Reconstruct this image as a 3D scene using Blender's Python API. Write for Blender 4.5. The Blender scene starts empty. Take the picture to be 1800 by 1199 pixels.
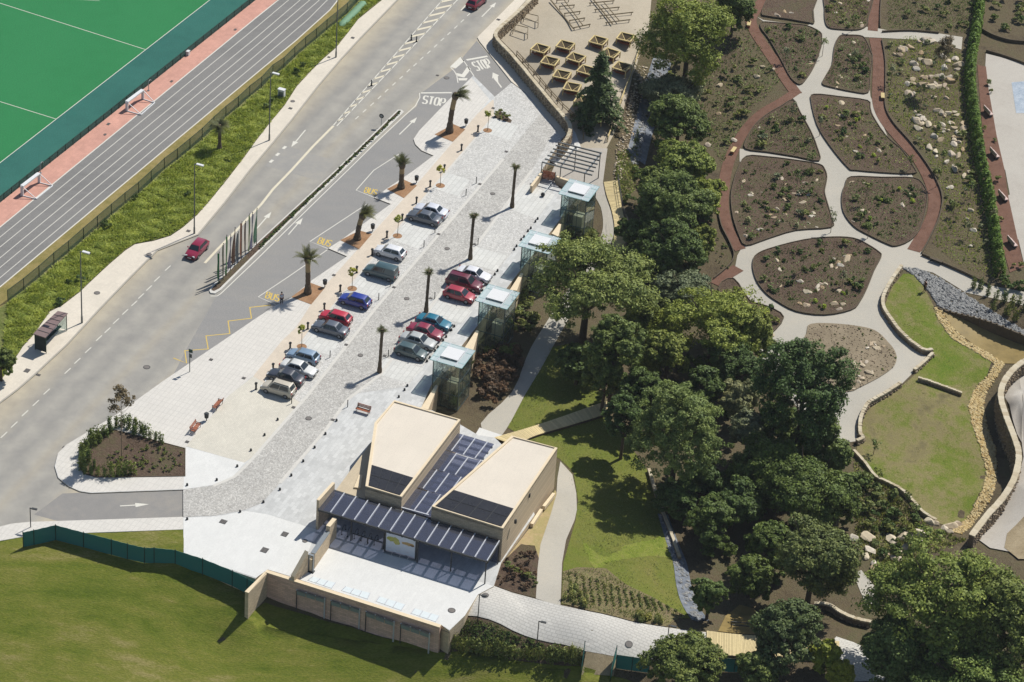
import bpy, bmesh, math, random
import numpy as np
from mathutils import Vector, Matrix
random.seed(7)
SC = bpy.context.scene
COL = SC.collection
R_ = math.radians
# ------------------------------------------------------------------ camera
PW, PH, FPX, PITCH, ROLL, CAMH = 1800.0, 1199.0, 5353.26, 0.60351, 0.076064, 208.0
_c, _s = math.cos(PITCH), math.sin(PITCH)
_rc, _rs = math.cos(ROLL), math.sin(ROLL)
CR = np.array([[_rc, _rs, 0], [-_rs, _rc, 0], [0, 0, 1.]]) @ np.array([[1, 0, 0], [0, _s, _c], [0, -_c, _s]])
cam = bpy.data.cameras.new('camera')
cam.sensor_width = 36.0; cam.sensor_fit = 'HORIZONTAL'
cam.lens = FPX / PW * 36.0
cam.clip_start = 1.0; cam.clip_end = 12000.0
camo = bpy.data.objects.new('camera', cam); COL.objects.link(camo)
M4 = Matrix.Identity(4)
for i in range(3):
    for j in range(3):
        M4[i][j] = CR[j][i]
M4.translation = Vector((0, 0, CAMH))
camo.matrix_world = M4
SC.camera = camo
# ------------------------------------------------------------------ sky, sun, exposure
SUN_AZ, SUN_EL = 46.5, 52.0          # direction towards the sun: degrees from +X, elevation
sv = Vector((math.cos(R_(SUN_EL)) * math.cos(R_(SUN_AZ)), math.cos(R_(SUN_EL)) * math.sin(R_(SUN_AZ)), math.sin(R_(SUN_EL))))
W = bpy.data.worlds.new('World'); SC.world = W; W.use_nodes = True
nt = W.node_tree; nt.nodes.clear()
sky = nt.nodes.new('ShaderNodeTexSky'); sky.sky_type = 'NISHITA'; sky.sun_disc = False
sky.sun_elevation = R_(SUN_EL); sky.sun_rotation = math.atan2(sv.x, sv.y)
sky.air_density = 1.0; sky.dust_density = 0.6; sky.ozone_density = 1.2
bg = nt.nodes.new('ShaderNodeBackground'); bg.inputs[1].default_value = 0.07
wo = nt.nodes.new('ShaderNodeOutputWorld')
nt.links.new(sky.outputs[0], bg.inputs[0]); nt.links.new(bg.outputs[0], wo.inputs[0])
sun = bpy.data.lights.new('sun', 'SUN'); sun.energy = 4.0; sun.angle = R_(0.53); sun.color = (1.0, 0.968, 0.915)
suno = bpy.data.objects.new('sun', sun); COL.objects.link(suno)
suno.rotation_euler = sv.to_track_quat('Z', 'Y').to_euler(); suno.location = (40, 340, 120)
SC.view_settings.view_transform = 'Standard'; SC.view_settings.look = 'None'
SC.view_settings.exposure = 0.36; SC.view_settings.gamma = 1.0; SC.view_settings.use_curve_mapping = False
SC.cycles.max_bounces = 8; SC.cycles.transparent_max_bounces = 24
SC.cycles.transmission_bounces = 4; SC.cycles.glossy_bounces = 3; SC.cycles.diffuse_bounces = 3
# ------------------------------------------------------------------ picture point -> place on a level
def G(u, v, z=0.0):
    ray = np.array([u - 900.0, -(v - 600.0), -FPX]); d = CR.T @ ray
    t = (z - CAMH) / d[2]
    return Vector((t * d[0], t * d[1], z))
def GL(pts, z=0.0): return [G(u, v, z) for u, v in pts]
HD = R_(70.2)                      # heading of the car park and the building
AX = Vector((math.cos(HD), math.sin(HD), 0)); BX = Vector((math.sin(HD), -math.cos(HD), 0))
PZ = 0.12                          # top of pavements and plaza
# ------------------------------------------------------------------ terrain height
CTRL = [(-300,-200,-.3),(0,0,-.3),(300,-200,-.3),(250,200,-.3),(0,400,-.3),(-300,400,-.3),(300,500,-.3),(500,250,-.3),(650,-100,-.3),(760,60,-.3),
 (600,400,-.3),(0,700,-.3),(-300,800,-.3),(200,750,-.3),(150,890,-.3),(-200,930,-.3),(-300,960,-.3),(0,905,-.3),(300,880,-.3),(420,800,-.5),(520,650,-.5),(830,200,-.4),(880,130,-.3),(900,230,-.5),(840,330,-.6),
 (700,450,-.7),(640,560,-.7),(840,30,-.3),(900,-100,-.2),
 (0,952,-.02),(42,955,-.03),(155,938,.0),(240,935,.0),(322,932,.0),(323,975,-.05),(280,965,-.2),(200,965,-.25),(98,955,-.15),(330,1008,-1.2),(400,1030,-2.1),(436,1050,-2.5),(434,1087,-3.3),(771,1147,-3.35),(540,1080,-3.35),(620,1105,-3.35),(700,1130,-3.35),(500,1066,-3.3),(440,1070,-3.0),(760,1160,-3.4),
 (466,1062,-3.3),(680,1080,-3.2),(600,1040,-2.9),(0,1050,-1.2),(200,1080,-2.2),(733,1185,-4.4),(640,1165,-4.5),(560,1142,-4.5),(480,1118,-4.4),(388,1130,-4.7),(0,1199,-3.6),(300,1199,-5.2),(600,1230,-5.8),(780,1210,-4.8),(1000,1199,-3.4),(1000,1350,-4.2),(-300,1199,-3.0),(900,1165,-2.9),(860,1120,-1.2),(840,1075,-.2),
 (1020,1165,-1.9),(1080,1185,-2.3),(1200,1220,-2.6),
 (700,800,-1.2),(600,950,-1.0),(720,1020,-.8),(800,900,-1.0),
 (872,78,-.35),(890,108,-.35),(912,138,-.35),(940,176,-.35),(965,208,-.35),(978,236,-.35),(868,45,-.35),(885,22,-.35),(905,-5,-.35),(935,-45,-.3),(860,62,-.35),(975,40,.85),(1000,60,.85),(950,100,.8),(1080,40,.85),(1060,120,.75),(985,155,.75),(1060,180,.5),(1012,195,.6),(1040,225,.2),(1020,245,-.3),(1000,275,-.6),(1030,290,-.8),(1060,300,-.9),(1062,335,-1.6),(1080,400,-2.3),(1010,380,-2.6),
 (1000,420,-2.8),(960,470,-2.8),(880,600,-2.8),(925,560,-2.8),(815,705,-2.8),(790,740,-2.8),(930,640,-2.7),(850,760,-2.5),(900,755,-2.3),(985,900,-.9),(930,930,-.6),(978,850,-1.1),(985,1000,-.4),(965,1055,-.04),(885,995,-.15),(880,1035,-.05),(930,1050,-.03),(1030,1110,-.05),(900,1075,-.03),
 (1100,1120,-.4),(1200,1130,-.7),(1300,1130,-.9),(1480,1150,-1.0),(1100,950,-1.4),(1060,830,-2.1),(1190,990,-2.6),(1225,1080,-2.4),(1310,1085,-3.2),(1160,880,-3),(1110,600,-3),(1000,700,-2.5),
 (1128,60,.7),(1115,130,.5),(1100,180,.1),(1150,150,-2.6),(1140,210,-2.8),(1100,270,-1.2),(1130,290,-3),(1170,450,-3.2),(1250,700,-3.5),(1350,900,-3.6),
 (1250,100,-1.6),(1400,30,-1.5),(1400,200,-1.6),(1300,400,-2),(1430,500,-2.1),(1550,300,-1.6),(1700,100,-1.2),(1760,300,-1.2),(1600,450,-2),(1500,560,-2.2),(1560,650,-2.6),(1620,580,-2.5),(1800,500,-1.8),
 (1620,700,-3.2),(1690,660,-4),(1600,850,-3.4),(1700,760,-4.2),(1735,700,-4.5),(1750,850,-4.8),(1765,760,-4.8),(1790,700,-2.2),(1800,850,-2.2),(1650,920,-4),(1700,915,-4.6),(1500,850,-3),(1560,960,-3),(1450,1090,-2.2),(1540,1050,-2.2),(1700,1150,-1.8),(1790,990,-2),(1720,1000,-2.2),
 (1720,590,-3.9),(1780,612,-4.0),(1700,545,-2.6),(2100,100,-1),(2100,700,-2),(2100,1200,-2),(1500,1400,-2.5),(1500,-200,-1),(2000,-200,-1),(1150,-200,.5)]
_P = np.array([[*G(u, v, z)] for u, v, z in CTRL])
_D = np.linalg.norm(_P[:, None, :2] - _P[None, :, :2], axis=2)
_n = len(_P)
_A = np.zeros((_n + 1, _n + 1)); _A[:_n, :_n] = -np.sqrt(_D ** 2 + 1.0); _A[:_n, _n] = 1; _A[_n, :_n] = 1
_W = np.linalg.solve(_A, np.append(_P[:, 2], 0))
def TT(xy):
    xy = np.atleast_2d(np.asarray(xy, float)); out = np.empty(len(xy))
    for i in range(0, len(xy), 4000):
        q = xy[i:i + 4000]
        d = np.sqrt(((q[:, None, :] - _P[None, :, :2]) ** 2).sum(2) + 1.0)
        out[i:i + 4000] = -d @ _W[:_n] + _W[_n]
    return np.clip(out, -7.5, 1.5)
def T(x, y): return float(TT([[x, y]])[0])
def GT(u, v, off=0.0):
    z = -1.0
    for _ in range(25):
        p = G(u, v, z + off); z += 0.6 * (T(p.x, p.y) - z)
    return G(u, v, z + off)
def GTL(pts, off=0.0): return [GT(u, v, off) for u, v in pts]
# ------------------------------------------------------------------ colours and materials
K = 1.30
def alb(r, g, b, k=1.0):
    o = []
    for c in (r, g, b):
        c /= 255.0
        c = c / 12.92 if c <= .04045 else ((c + .055) / 1.055) ** 2.4
        o.append(min(.9, c / K * k))
    return (*o, 1.0)
def lerp(a, b, t): return tuple(a[i] + (b[i] - a[i]) * t for i in range(3)) + (1.0,)
def scl(c, k): return (min(.9, c[0] * k), min(.9, c[1] * k), min(.9, c[2] * k), 1.0)
class NT:
    def __init__(s, name):
        s.m = bpy.data.materials.new(name); s.m.use_nodes = True; s.t = s.m.node_tree; s.t.nodes.clear()
        s.out = s.n('ShaderNodeOutputMaterial')
    def n(s, typ, **kw):
        nd = s.t.nodes.new(typ)
        for k, v in kw.items(): setattr(nd, k, v)
        return nd
    def l(s, a, b): s.t.links.new(a, b)
    def coords(s, rot=0.0, sx=1.0, sy=1.0, sz=1.0):
        tc = s.n('ShaderNodeTexCoord'); mp = s.n('ShaderNodeMapping')
        s.l(tc.outputs['Object'], mp.inputs[0])
        mp.vector_type = 'TEXTURE' if False else 'POINT'
        mp.inputs['Rotation'].default_value = (0, 0, rot); mp.inputs['Scale'].default_value = (sx, sy, sz)
        return mp.outputs[0]
    def noise(s, vec, scale, detail=5, rough=.6, dist=0.0):
        nd = s.n('ShaderNodeTexNoise'); nd.inputs['Scale'].default_value = scale; nd.inputs['Detail'].default_value = detail
        nd.inputs['Roughness'].default_value = rough; nd.inputs['Distortion'].default_value = dist
        if vec is not None: s.l(vec, nd.inputs['Vector'])
        return nd.outputs['Fac']
    def ramp(s, fac, stops):
        nd = s.n('ShaderNodeValToRGB'); e = nd.color_ramp.elements
        while len(e) < len(stops): e.new(0.5)
        for i, (p, c) in enumerate(stops): e[i].position = p; e[i].color = c
        s.l(fac, nd.inputs[0]); return nd.outputs[0]
    def mix(s, fac, a, b, mode='MIX'):
        nd = s.n('ShaderNodeMix', data_type='RGBA', blend_type=mode)
        for sock, v in ((nd.inputs[0], fac), (nd.inputs[6], a), (nd.inputs[7], b)):
            if hasattr(v, 'is_linked'): s.l(v, sock)
            else: sock.default_value = v
        return nd.outputs[2]
    def math(s, op, a, b=0.0):
        nd = s.n('ShaderNodeMath', operation=op)
        for sock, v in ((nd.inputs[0], a), (nd.inputs[1], b)):
            if hasattr(v, 'is_linked'): s.l(v, sock)
            else: sock.default_value = v
        return nd.outputs[0]
    def bsdf(s, col, rough=.85, metal=0.0, spec=.3, bump=None, bstr=.4, bdist=.02, coat=0.0):
        b = s.n('ShaderNodeBsdfPrincipled')
        if hasattr(col, 'is_linked'): s.l(col, b.inputs['Base Color'])
        else: b.inputs['Base Color'].default_value = col
        if hasattr(rough, 'is_linked'): s.l(rough, b.inputs['Roughness'])
        else: b.inputs['Roughness'].default_value = rough
        b.inputs['Metallic'].default_value = metal; b.inputs['Specular IOR Level'].default_value = spec
        b.inputs['Coat Weight'].default_value = coat
        if bump is not None:
            bn = s.n('ShaderNodeBump'); bn.inputs['Strength'].default_value = bstr; bn.inputs['Distance'].default_value = bdist
            s.l(bump, bn.inputs['Height']); s.l(bn.outputs[0], b.inputs['Normal'])
        s.l(b.outputs[0], s.out.inputs[0]); return b
def plain(name, c, rough=.7, metal=0., spec=.4, var=.25, scale=2.5, bump=.0, coat=0.0, objvar=0.0):
    t = NT(name); v = t.coords()
    n1 = t.noise(v, scale, 6); col = t.ramp(n1, [(.25, scl(c, 1 - var)), (.75, scl(c, 1 + var))])
    if objvar:
        oi = t.n('ShaderNodeObjectInfo'); col = t.mix(1.0, col, t.ramp(oi.outputs['Random'], [(0, (1 - objvar,) * 3 + (1,)), (1, (1 + objvar, 1 + objvar, 1 + objvar, 1))]), 'MULTIPLY')
    b = t.bsdf(col, rough, metal, spec, n1 if bump else None, bump, .02, coat); return t.m
def ground(name, cols, s1=.25, s2=2.5, s3=14.0, rough=.95, bump=.5, bd=.04, dist=0.5, contrast=.5, stretch=None):
    """soil, asphalt, grass: patches at three sizes."""
    t = NT(name)
    v = t.coords(-HD, *(stretch or (1, 1, 1)))
    a = t.noise(v, s1, 6, .62, dist); b = t.noise(v, s2, 6, .65); c = t.noise(v, s3, 4, .7)
    m = t.math('ADD', t.math('MULTIPLY', a, .5), t.math('ADD', t.math('MULTIPLY', b, .32), t.math('MULTIPLY', c, .18)))
    n = len(cols); lo, hi = .5 - .32 * contrast, .5 + .32 * contrast
    col = t.ramp(m, [(lo + (hi - lo) * i / (n - 1), cols[i]) for i in range(n)])
    f = t.ramp(c, [(.3, (.8, .8, .8, 1)), (.7, (1.18, 1.18, 1.18, 1))])
    col = t.mix(1.0, col, f, 'MULTIPLY')
    t.bsdf(col, rough, 0, .2, t.math('ADD', b, c), bump, bd); return t.m
def pavers(name, c, bw, bh, joint=.02, jc=.75, var=.1, rot=None, patch=.12, offset=.5, rough=.85, bump=.25, white=0.0, s2=.5):
    t = NT(name); v = t.coords(-(HD if rot is None else rot))
    br = t.n('ShaderNodeTexBrick'); br.offset = offset; br.inputs['Scale'].default_value = 1.0
    br.inputs['Brick Width'].default_value = bw; br.inputs['Row Height'].default_value = bh; br.inputs['Mortar Size'].default_value = joint
    br.inputs['Mortar Smooth'].default_value = .3; br.inputs['Bias'].default_value = white - .0
    br.inputs['Color1'].default_value = scl(c, 1 + var); br.inputs['Color2'].default_value = scl(c, 1 - var); br.inputs['Mortar'].default_value = scl(c, jc)
    t.l(v, br.inputs['Vector'])
    n1 = t.noise(v, .3, 6, .65, .6); n2 = t.noise(v, 6.0, 4)
    f = t.ramp(n1, [(.25, (1 - patch,) * 3 + (1,)), (.75, (1 + patch, 1 + patch * .95, 1 + patch * .85, 1))])
    col = t.mix(1.0, br.outputs['Color'], f, 'MULTIPLY')
    col = t.mix(1.0, col, t.ramp(n2, [(.3, (.94, .94, .94, 1)), (.7, (1.05, 1.05, 1.05, 1))]), 'MULTIPLY')
    t.bsdf(col, rough, 0, .25, t.math('SUBTRACT', n2, br.outputs['Fac']), bump, .015); return t.m
def cobble(name, c, size=.14, var=.3, patch=.14):
    t = NT(name); v = t.coords(-HD)
    vo = t.n('ShaderNodeTexVoronoi'); vo.inputs['Scale'].default_value = 1 / size; t.l(v, vo.inputs['Vector'])
    ve = t.n('ShaderNodeTexVoronoi', feature='DISTANCE_TO_EDGE'); ve.inputs['Scale'].default_value = 1 / size; t.l(v, ve.inputs['Vector'])
    sp = t.n('ShaderNodeSeparateColor'); t.l(vo.outputs['Color'], sp.inputs[0])
    col = t.ramp(sp.outputs[0], [(0, scl(c, 1 - var)), (1, scl(c, 1 + var))])
    n1 = t.noise(v, .28, 6, .7, .8)
    col = t.mix(1.0, col, t.ramp(n1, [(.25, (1 - patch,) * 3 + (1,)), (.75, (1 + patch, 1 + patch, 1 + patch * .9, 1))]), 'MULTIPLY')
    e = t.ramp(ve.outputs['Distance'], [(0, (.62, .6, .57, 1)), (.1, (1, 1, 1, 1))])
    col = t.mix(1.0, col, e, 'MULTIPLY')
    t.bsdf(col, .85, 0, .25, ve.outputs['Distance'], .5, .03); return t.m
def wallbrick(name, c, d, bw=.5, bh=.2, var=.12, jc=.72, rough=.9):
    t = NT(name); g = t.n('ShaderNodeNewGeometry')
    dot = t.n('ShaderNodeVectorMath', operation='DOT_PRODUCT'); dot.inputs[1].default_value = (d.x, d.y, 0); t.l(g.outputs['Position'], dot.inputs[0])
    sx = t.n('ShaderNodeSeparateXYZ'); t.l(g.outputs['Position'], sx.inputs[0])
    cb = t.n('ShaderNodeCombineXYZ'); t.l(dot.outputs['Value'], cb.inputs[0]); t.l(sx.outputs[2], cb.inputs[1])
    br = t.n('ShaderNodeTexBrick'); br.inputs['Scale'].default_value = 1; br.inputs['Brick Width'].default_value = bw; br.inputs['Row Height'].default_value = bh
    br.inputs['Mortar Size'].default_value = .012; br.inputs['Color1'].default_value = scl(c, 1 + var); br.inputs['Color2'].default_value = scl(c, 1 - var); br.inputs['Mortar'].default_value = scl(c, jc)
    t.l(cb.outputs[0], br.inputs['Vector'])
    n = t.noise(cb.outputs[0], .8, 6); col = t.mix(1.0, br.outputs['Color'], t.ramp(n, [(.25, (.9, .9, .9, 1)), (.75, (1.09, 1.08, 1.06, 1))]), 'MULTIPLY')
    t.bsdf(col, rough, 0, .2, t.math('SUBTRACT', n, br.outputs['Fac']), .3, .015); return t.m
def leafmat(name, dark, light, transl=.28, rough=.6, hue=None):
    t = NT(name); g = t.n('ShaderNodeNewGeometry')
    stops = [(0, lerp(dark, light, .12)), (.6, lerp(dark, light, .55)), (1, lerp(dark, light, .9))]
    col = t.ramp(g.outputs['Random Per Island'], stops)
    v = t.coords(); n = t.noise(v, .7, 4); col = t.mix(1.0, col, t.ramp(n, [(.3, (.74, .8, .8, 1)), (.7, (1.24, 1.18, 1.0, 1))]), 'MULTIPLY')
    oi = t.n('ShaderNodeObjectInfo'); col = t.mix(1.0, col, t.ramp(oi.outputs['Random'], [(0, (.86, .95, .95, 1)), (.5, (1.08, 1.06, 1.0, 1)), (1, (1.42, 1.28, 1.02, 1))]), 'MULTIPLY')
    b = t.n('ShaderNodeBsdfPrincipled'); t.l(col, b.inputs['Base Color']); b.inputs['Roughness'].default_value = rough; b.inputs['Specular IOR Level'].default_value = .25
    tr = t.n('ShaderNodeBsdfTranslucent'); t.l(col, tr.inputs[0]); mx = t.n('ShaderNodeMixShader'); mx.inputs[0].default_value = transl
    t.l(b.outputs[0], mx.inputs[1]); t.l(tr.outputs[0], mx.inputs[2]); t.l(mx.outputs[0], t.out.inputs[0]); return t.m
def glass(name, tint, trans=.6, refl=.12, rough=.05, body=.5):
    t = NT(name); tr = t.n('ShaderNodeBsdfTransparent'); tr.inputs[0].default_value = (*tint[:3], 1)
    b = t.n('ShaderNodeBsdfPrincipled'); b.inputs['Base Color'].default_value = scl(tint, body); b.inputs['Roughness'].default_value = rough; b.inputs['Specular IOR Level'].default_value = .6
    mx = t.n('ShaderNodeMixShader'); mx.inputs[0].default_value = 1 - trans
    t.l(tr.outputs[0], mx.inputs[1]); t.l(b.outputs[0], mx.inputs[2])
    gl = t.n('ShaderNodeBsdfGlossy'); gl.inputs['Roughness'].default_value = rough
    fr = t.n('ShaderNodeLayerWeight'); fr.inputs[0].default_value = .35
    m2 = t.n('ShaderNodeMixShader'); t.l(t.math('ADD', t.math('MULTIPLY', fr.outputs['Fresnel'], .5), refl), m2.inputs[0])
    t.l(mx.outputs[0], m2.inputs[1]); t.l(gl.outputs[0], m2.inputs[2]); t.l(m2.outputs[0], t.out.inputs[0]); return t.m
def netting(name, c, cover):
    t = NT(name); tr = t.n('ShaderNodeBsdfTransparent'); b = t.n('ShaderNodeBsdfPrincipled'); b.inputs['Base Color'].default_value = c; b.inputs['Roughness'].default_value = .7
    mx = t.n('ShaderNodeMixShader'); mx.inputs[0].default_value = cover
    t.l(tr.outputs[0], mx.inputs[1]); t.l(b.outputs[0], mx.inputs[2]); t.l(mx.outputs[0], t.out.inputs[0]); return t.m
def paint(name, c, metal=.0):
    t = NT(name); v = t.coords(); n = t.noise(v, 3, 4); col = t.ramp(n, [(.3, scl(c, .93)), (.7, scl(c, 1.06))])
    t.bsdf(col, .32, metal, .5, coat=.6); return t.m
# ------------------------------------------------------------------ mesh building
class MB:
    def __init__(s): s.v = []; s.f = []
    def add(s, vs, fs):
        o = len(s.v); s.v += [tuple(p) for p in vs]; s.f += [tuple(i + o for i in f) for f in fs]; return s
    def box(s, c, size, rot=0.0, tilt=None):
        hx, hy, hz = size[0] / 2, size[1] / 2, size[2] / 2; m = Matrix.Rotation(rot, 3, 'Z')
        if tilt is not None: m = m @ tilt
        c = Vector(c)
        vs = [c + m @ Vector((x * hx, y * hy, z * hz)) for x in (-1, 1) for y in (-1, 1) for z in (-1, 1)]
        return s.add(vs, [(0, 1, 3, 2), (4, 6, 7, 5), (0, 4, 5, 1), (2, 3, 7, 6), (0, 2, 6, 4), (1, 5, 7, 3)])
    def bar(s, p, q, w, h=None):
        p, q = Vector(p), Vector(q); h = h or w; d = (q - p)
        if d.length < 1e-6: return s
        d.normalize(); up = Vector((0, 0, 1)) if abs(d.z) < .95 else Vector((0, 1, 0))
        a = d.cross(up).normalized(); b = a.cross(d).normalized()
        vs = [e + a * sx * w / 2 + b * sy * h / 2 for e in (p, q) for sx, sy in ((-1, -1), (1, -1), (1, 1), (-1, 1))]
        return s.add(vs, [(0, 1, 2, 3), (7, 6, 5, 4), (0, 4, 5, 1), (1, 5, 6, 2), (2, 6, 7, 3), (3, 7, 4, 0)])
    def tube(s, p, q, r0, r1=None, n=8, cap=True):
        p, q = Vector(p), Vector(q); r1 = r0 if r1 is None else r1; d = (q - p).normalized()
        up = Vector((0, 0, 1)) if abs(d.z) < .9 else Vector((1, 0, 0)); a = d.cross(up).normalized(); b = a.cross(d)
        vs = [e + (a * math.cos(2 * math.pi * i / n) + b * math.sin(2 * math.pi * i / n)) * r for e, r in ((p, r0), (q, r1)) for i in range(n)]
        fs = [(i, (i + 1) % n, n + (i + 1) % n, n + i) for i in range(n)]
        if cap: fs += [tuple(range(n - 1, -1, -1)), tuple(range(n, 2 * n))]
        return s.add(vs, fs)
    def path(s, pts, rs, n=7):
        for i in range(len(pts) - 1): s.tube(pts[i], pts[i + 1], rs[i], rs[i + 1], n, i in (0, len(pts) - 2))
        return s
    def prism(s, pts, z0, z1, bottom=False):
        n = len(pts); zz = z1 if hasattr(z1, '__len__') else [z1] * n
        vs = [(p[0], p[1], z0) for p in pts] + [(p[0], p[1], zz[i]) for i, p in enumerate(pts)]
        ar = sum(pts[i][0] * pts[(i + 1) % n][1] - pts[(i + 1) % n][0] * pts[i][1] for i in range(n))
        fs = [(i, (i + 1) % n, n + (i + 1) % n, n + i) for i in range(n)] + [tuple(range(n, 2 * n))]
        if bottom: fs.append(tuple(range(n - 1, -1, -1)))
        if ar < 0: fs = [f[::-1] for f in fs]
        return s.add(vs, fs)
    def quad(s, *p): return s.add(p, [tuple(range(len(p)))])
    def slab(s, p, th):
        """thin plate: polygon p (Vectors, any orientation) given thickness th along -normal."""
        p = [Vector(q) for q in p]; n = (p[1] - p[0]).cross(p[2] - p[1]).normalized(); k = len(p)
        vs = p + [q - n * th for q in p]
        return s.add(vs, [tuple(range(k)), tuple(range(2 * k - 1, k - 1, -1))] + [(i, k + i, k + (i + 1) % k, (i + 1) % k) for i in range(k)])
    def ball(s, c, r, seg=10, rings=6, sz=1.0):
        c = Vector(c); vs = []; fs = []
        for j in range(rings + 1):
            th = math.pi * j / rings
            for i in range(seg):
                a = 2 * math.pi * i / seg; vs.append(c + Vector((r * math.sin(th) * math.cos(a), r * math.sin(th) * math.sin(a), r * sz * math.cos(th))))
        for j in range(rings):
            for i in range(seg): fs.append((j * seg + i, (j + 1) * seg + i, (j + 1) * seg + (i + 1) % seg, j * seg + (i + 1) % seg))
        return s.add(vs, fs)
    def mesh(s, name, mat, smooth=0):
        me = bpy.data.meshes.new(name); me.from_pydata(s.v, [], s.f); me.materials.append(mat)
        if smooth:
            bm = bmesh.new(); bm.from_mesh(me); bmesh.ops.remove_doubles(bm, verts=bm.verts, dist=1e-4)
            bmesh.ops.recalc_face_normals(bm, faces=bm.faces)
            for f in bm.faces: f.smooth = True
            for e in bm.edges:
                if len(e.link_faces) == 2 and e.calc_face_angle(0) > R_(smooth): e.smooth = False
            bm.to_mesh(me); bm.free()
        return me
    def build(s, name, mat, parent=None, smooth=0, kind=None):
        return link(name, s.mesh(name, mat, smooth), parent, kind)
def link(name, me, parent=None, kind=None):
    o = bpy.data.objects.new(name, me); COL.objects.link(o)
    if parent: o.parent = parent
    if kind: o['kind'] = kind
    return o
def tag(o, label, cat, group=None):
    o['label'] = label; o['category'] = cat
    if group: o['group'] = group
    return o
def empty(name, loc, rz=0.0, label=None, cat=None, group=None):
    o = bpy.data.objects.new(name, None); COL.objects.link(o); o.location = loc; o.rotation_euler = (0, 0, rz)
    o.empty_display_size = .3
    if label: tag(o, label, cat, group)
    return o
def copy_tree(o, parent=None, kids={}):
    c = o.copy(); COL.objects.link(c)
    if parent is not None: c.parent = parent
    for ch in o.children: copy_tree(ch, c)
    return c
def npmesh(name, V, F, mat):
    """V (n,3), F (m,4) numpy -> mesh"""
    me = bpy.data.meshes.new(name); nv, nf = len(V), len(F)
    me.vertices.add(nv); me.vertices.foreach_set('co', np.asarray(V, np.float32).ravel())
    k = F.shape[1]
    me.loops.add(nf * k); me.loops.foreach_set('vertex_index', np.asarray(F, np.int32).ravel())
    me.polygons.add(nf); me.polygons.foreach_set('loop_start', np.arange(0, nf * k, k, dtype=np.int32))
    try: me.polygons.foreach_set('loop_total', np.full(nf, k, dtype=np.int32))
    except Exception: pass
    me.update(calc_edges=True); me.materials.append(mat); return me
def spline(pts, n=5, closed=True):
    pts = [Vector(p) for p in pts]; k = len(pts); out = []
    for i in range(k if closed else k - 1):
        if closed: a, b, c, d = pts[i - 1], pts[i], pts[(i + 1) % k], pts[(i + 2) % k]
        else: a, b, c, d = pts[max(i - 1, 0)], pts[i], pts[i + 1], pts[min(i + 2, k - 1)]
        for j in range(n):
            t = j / n; out.append(.5 * ((2 * b) + (c - a) * t + (2 * a - 5 * b + 4 * c - d) * t * t + (3 * b - 3 * c + d - a) * t ** 3))
    if not closed: out.append(pts[-1])
    return out
def flat(name, pts, z, mat, parent=None, kind='structure'):
    me = bpy.data.meshes.new(name); bm = bmesh.new()
    f = bm.faces.new([bm.verts.new((p[0], p[1], z)) for p in pts]); f.normal_update()
    if f.normal.z < 0: f.normal_flip()
    bmesh.ops.triangulate(bm, faces=bm.faces[:], ngon_method='EAR_CLIP'); bm.to_mesh(me); bm.free(); me.materials.append(mat)
    return link(name, me, parent, kind if not parent else None)
def drape(name, pts, off, mat, parent=None, kind='structure', step=2.2):
    me = bpy.data.meshes.new(name); bm = bmesh.new()
    f = bm.faces.new([bm.verts.new((p[0], p[1], 0)) for p in pts]); f.normal_update()
    if f.normal.z < 0: f.normal_flip()
    bmesh.ops.triangulate(bm, faces=bm.faces[:], ngon_method='EAR_CLIP')
    for _ in range(9):
        es = [e for e in bm.edges if e.calc_length() > step]
        if not es: break
        bmesh.ops.subdivide_edges(bm, edges=es, cuts=1); bmesh.ops.triangulate(bm, faces=[f for f in bm.faces if len(f.verts) > 3])
    bm.verts.ensure_lookup_table()
    z = TT([(v.co.x, v.co.y) for v in bm.verts])
    for v, q in zip(bm.verts, z): v.co.z = q + off
    for f in bm.faces: f.smooth = True
    bm.to_mesh(me); bm.free(); me.materials.append(mat)
    return link(name, me, parent, kind if not parent else None)
def ribbon_pts(pts, w):
    pts = [Vector(p) for p in pts]; L, Rr = [], []
    for i, p in enumerate(pts):
        d = (pts[min(i + 1, len(pts) - 1)] - pts[max(i - 1, 0)]); d.z = 0; d.normalize(); n = Vector((-d.y, d.x, 0)); ww = w[i] if hasattr(w, '__len__') else w
        L.append(p + n * ww / 2); Rr.append(p - n * ww / 2)
    return L, Rr
def strip(name, pts, w, z, mat, parent=None):
    L, Rr = ribbon_pts(pts, w); m = MB(); k = len(L)
    m.add([(p.x, p.y, z) for p in L] + [(p.x, p.y, z) for p in Rr], [(i, k + i, k + i + 1, i + 1) for i in range(k - 1)])
    o = m.build(name, mat, parent)
    if not parent: o['kind'] = 'structure'
    return o
def wall_run(m, pts, th, z0f, z1f):
    """a wall along pts (open); z0f, z1f give bottom and top per point index"""
    L, Rr = ribbon_pts(pts, th); k = len(L)
    vs = []
    for i in range(k): vs += [(L[i].x, L[i].y, z0f(i)), (L[i].x, L[i].y, z1f(i)), (Rr[i].x, Rr[i].y, z1f(i)), (Rr[i].x, Rr[i].y, z0f(i))]
    fs = []
    for i in range(k - 1):
        a, b = 4 * i, 4 * i + 4
        fs += [(a, a + 1, b + 1, b), (a + 1, a + 2, b + 2, b + 1), (a + 2, a + 3, b + 3, b + 2)]
    fs += [(3, 2, 1, 0), (4 * k - 4, 4 * k - 3, 4 * k - 2, 4 * k - 1)]
    return m.add(vs, fs)
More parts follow.
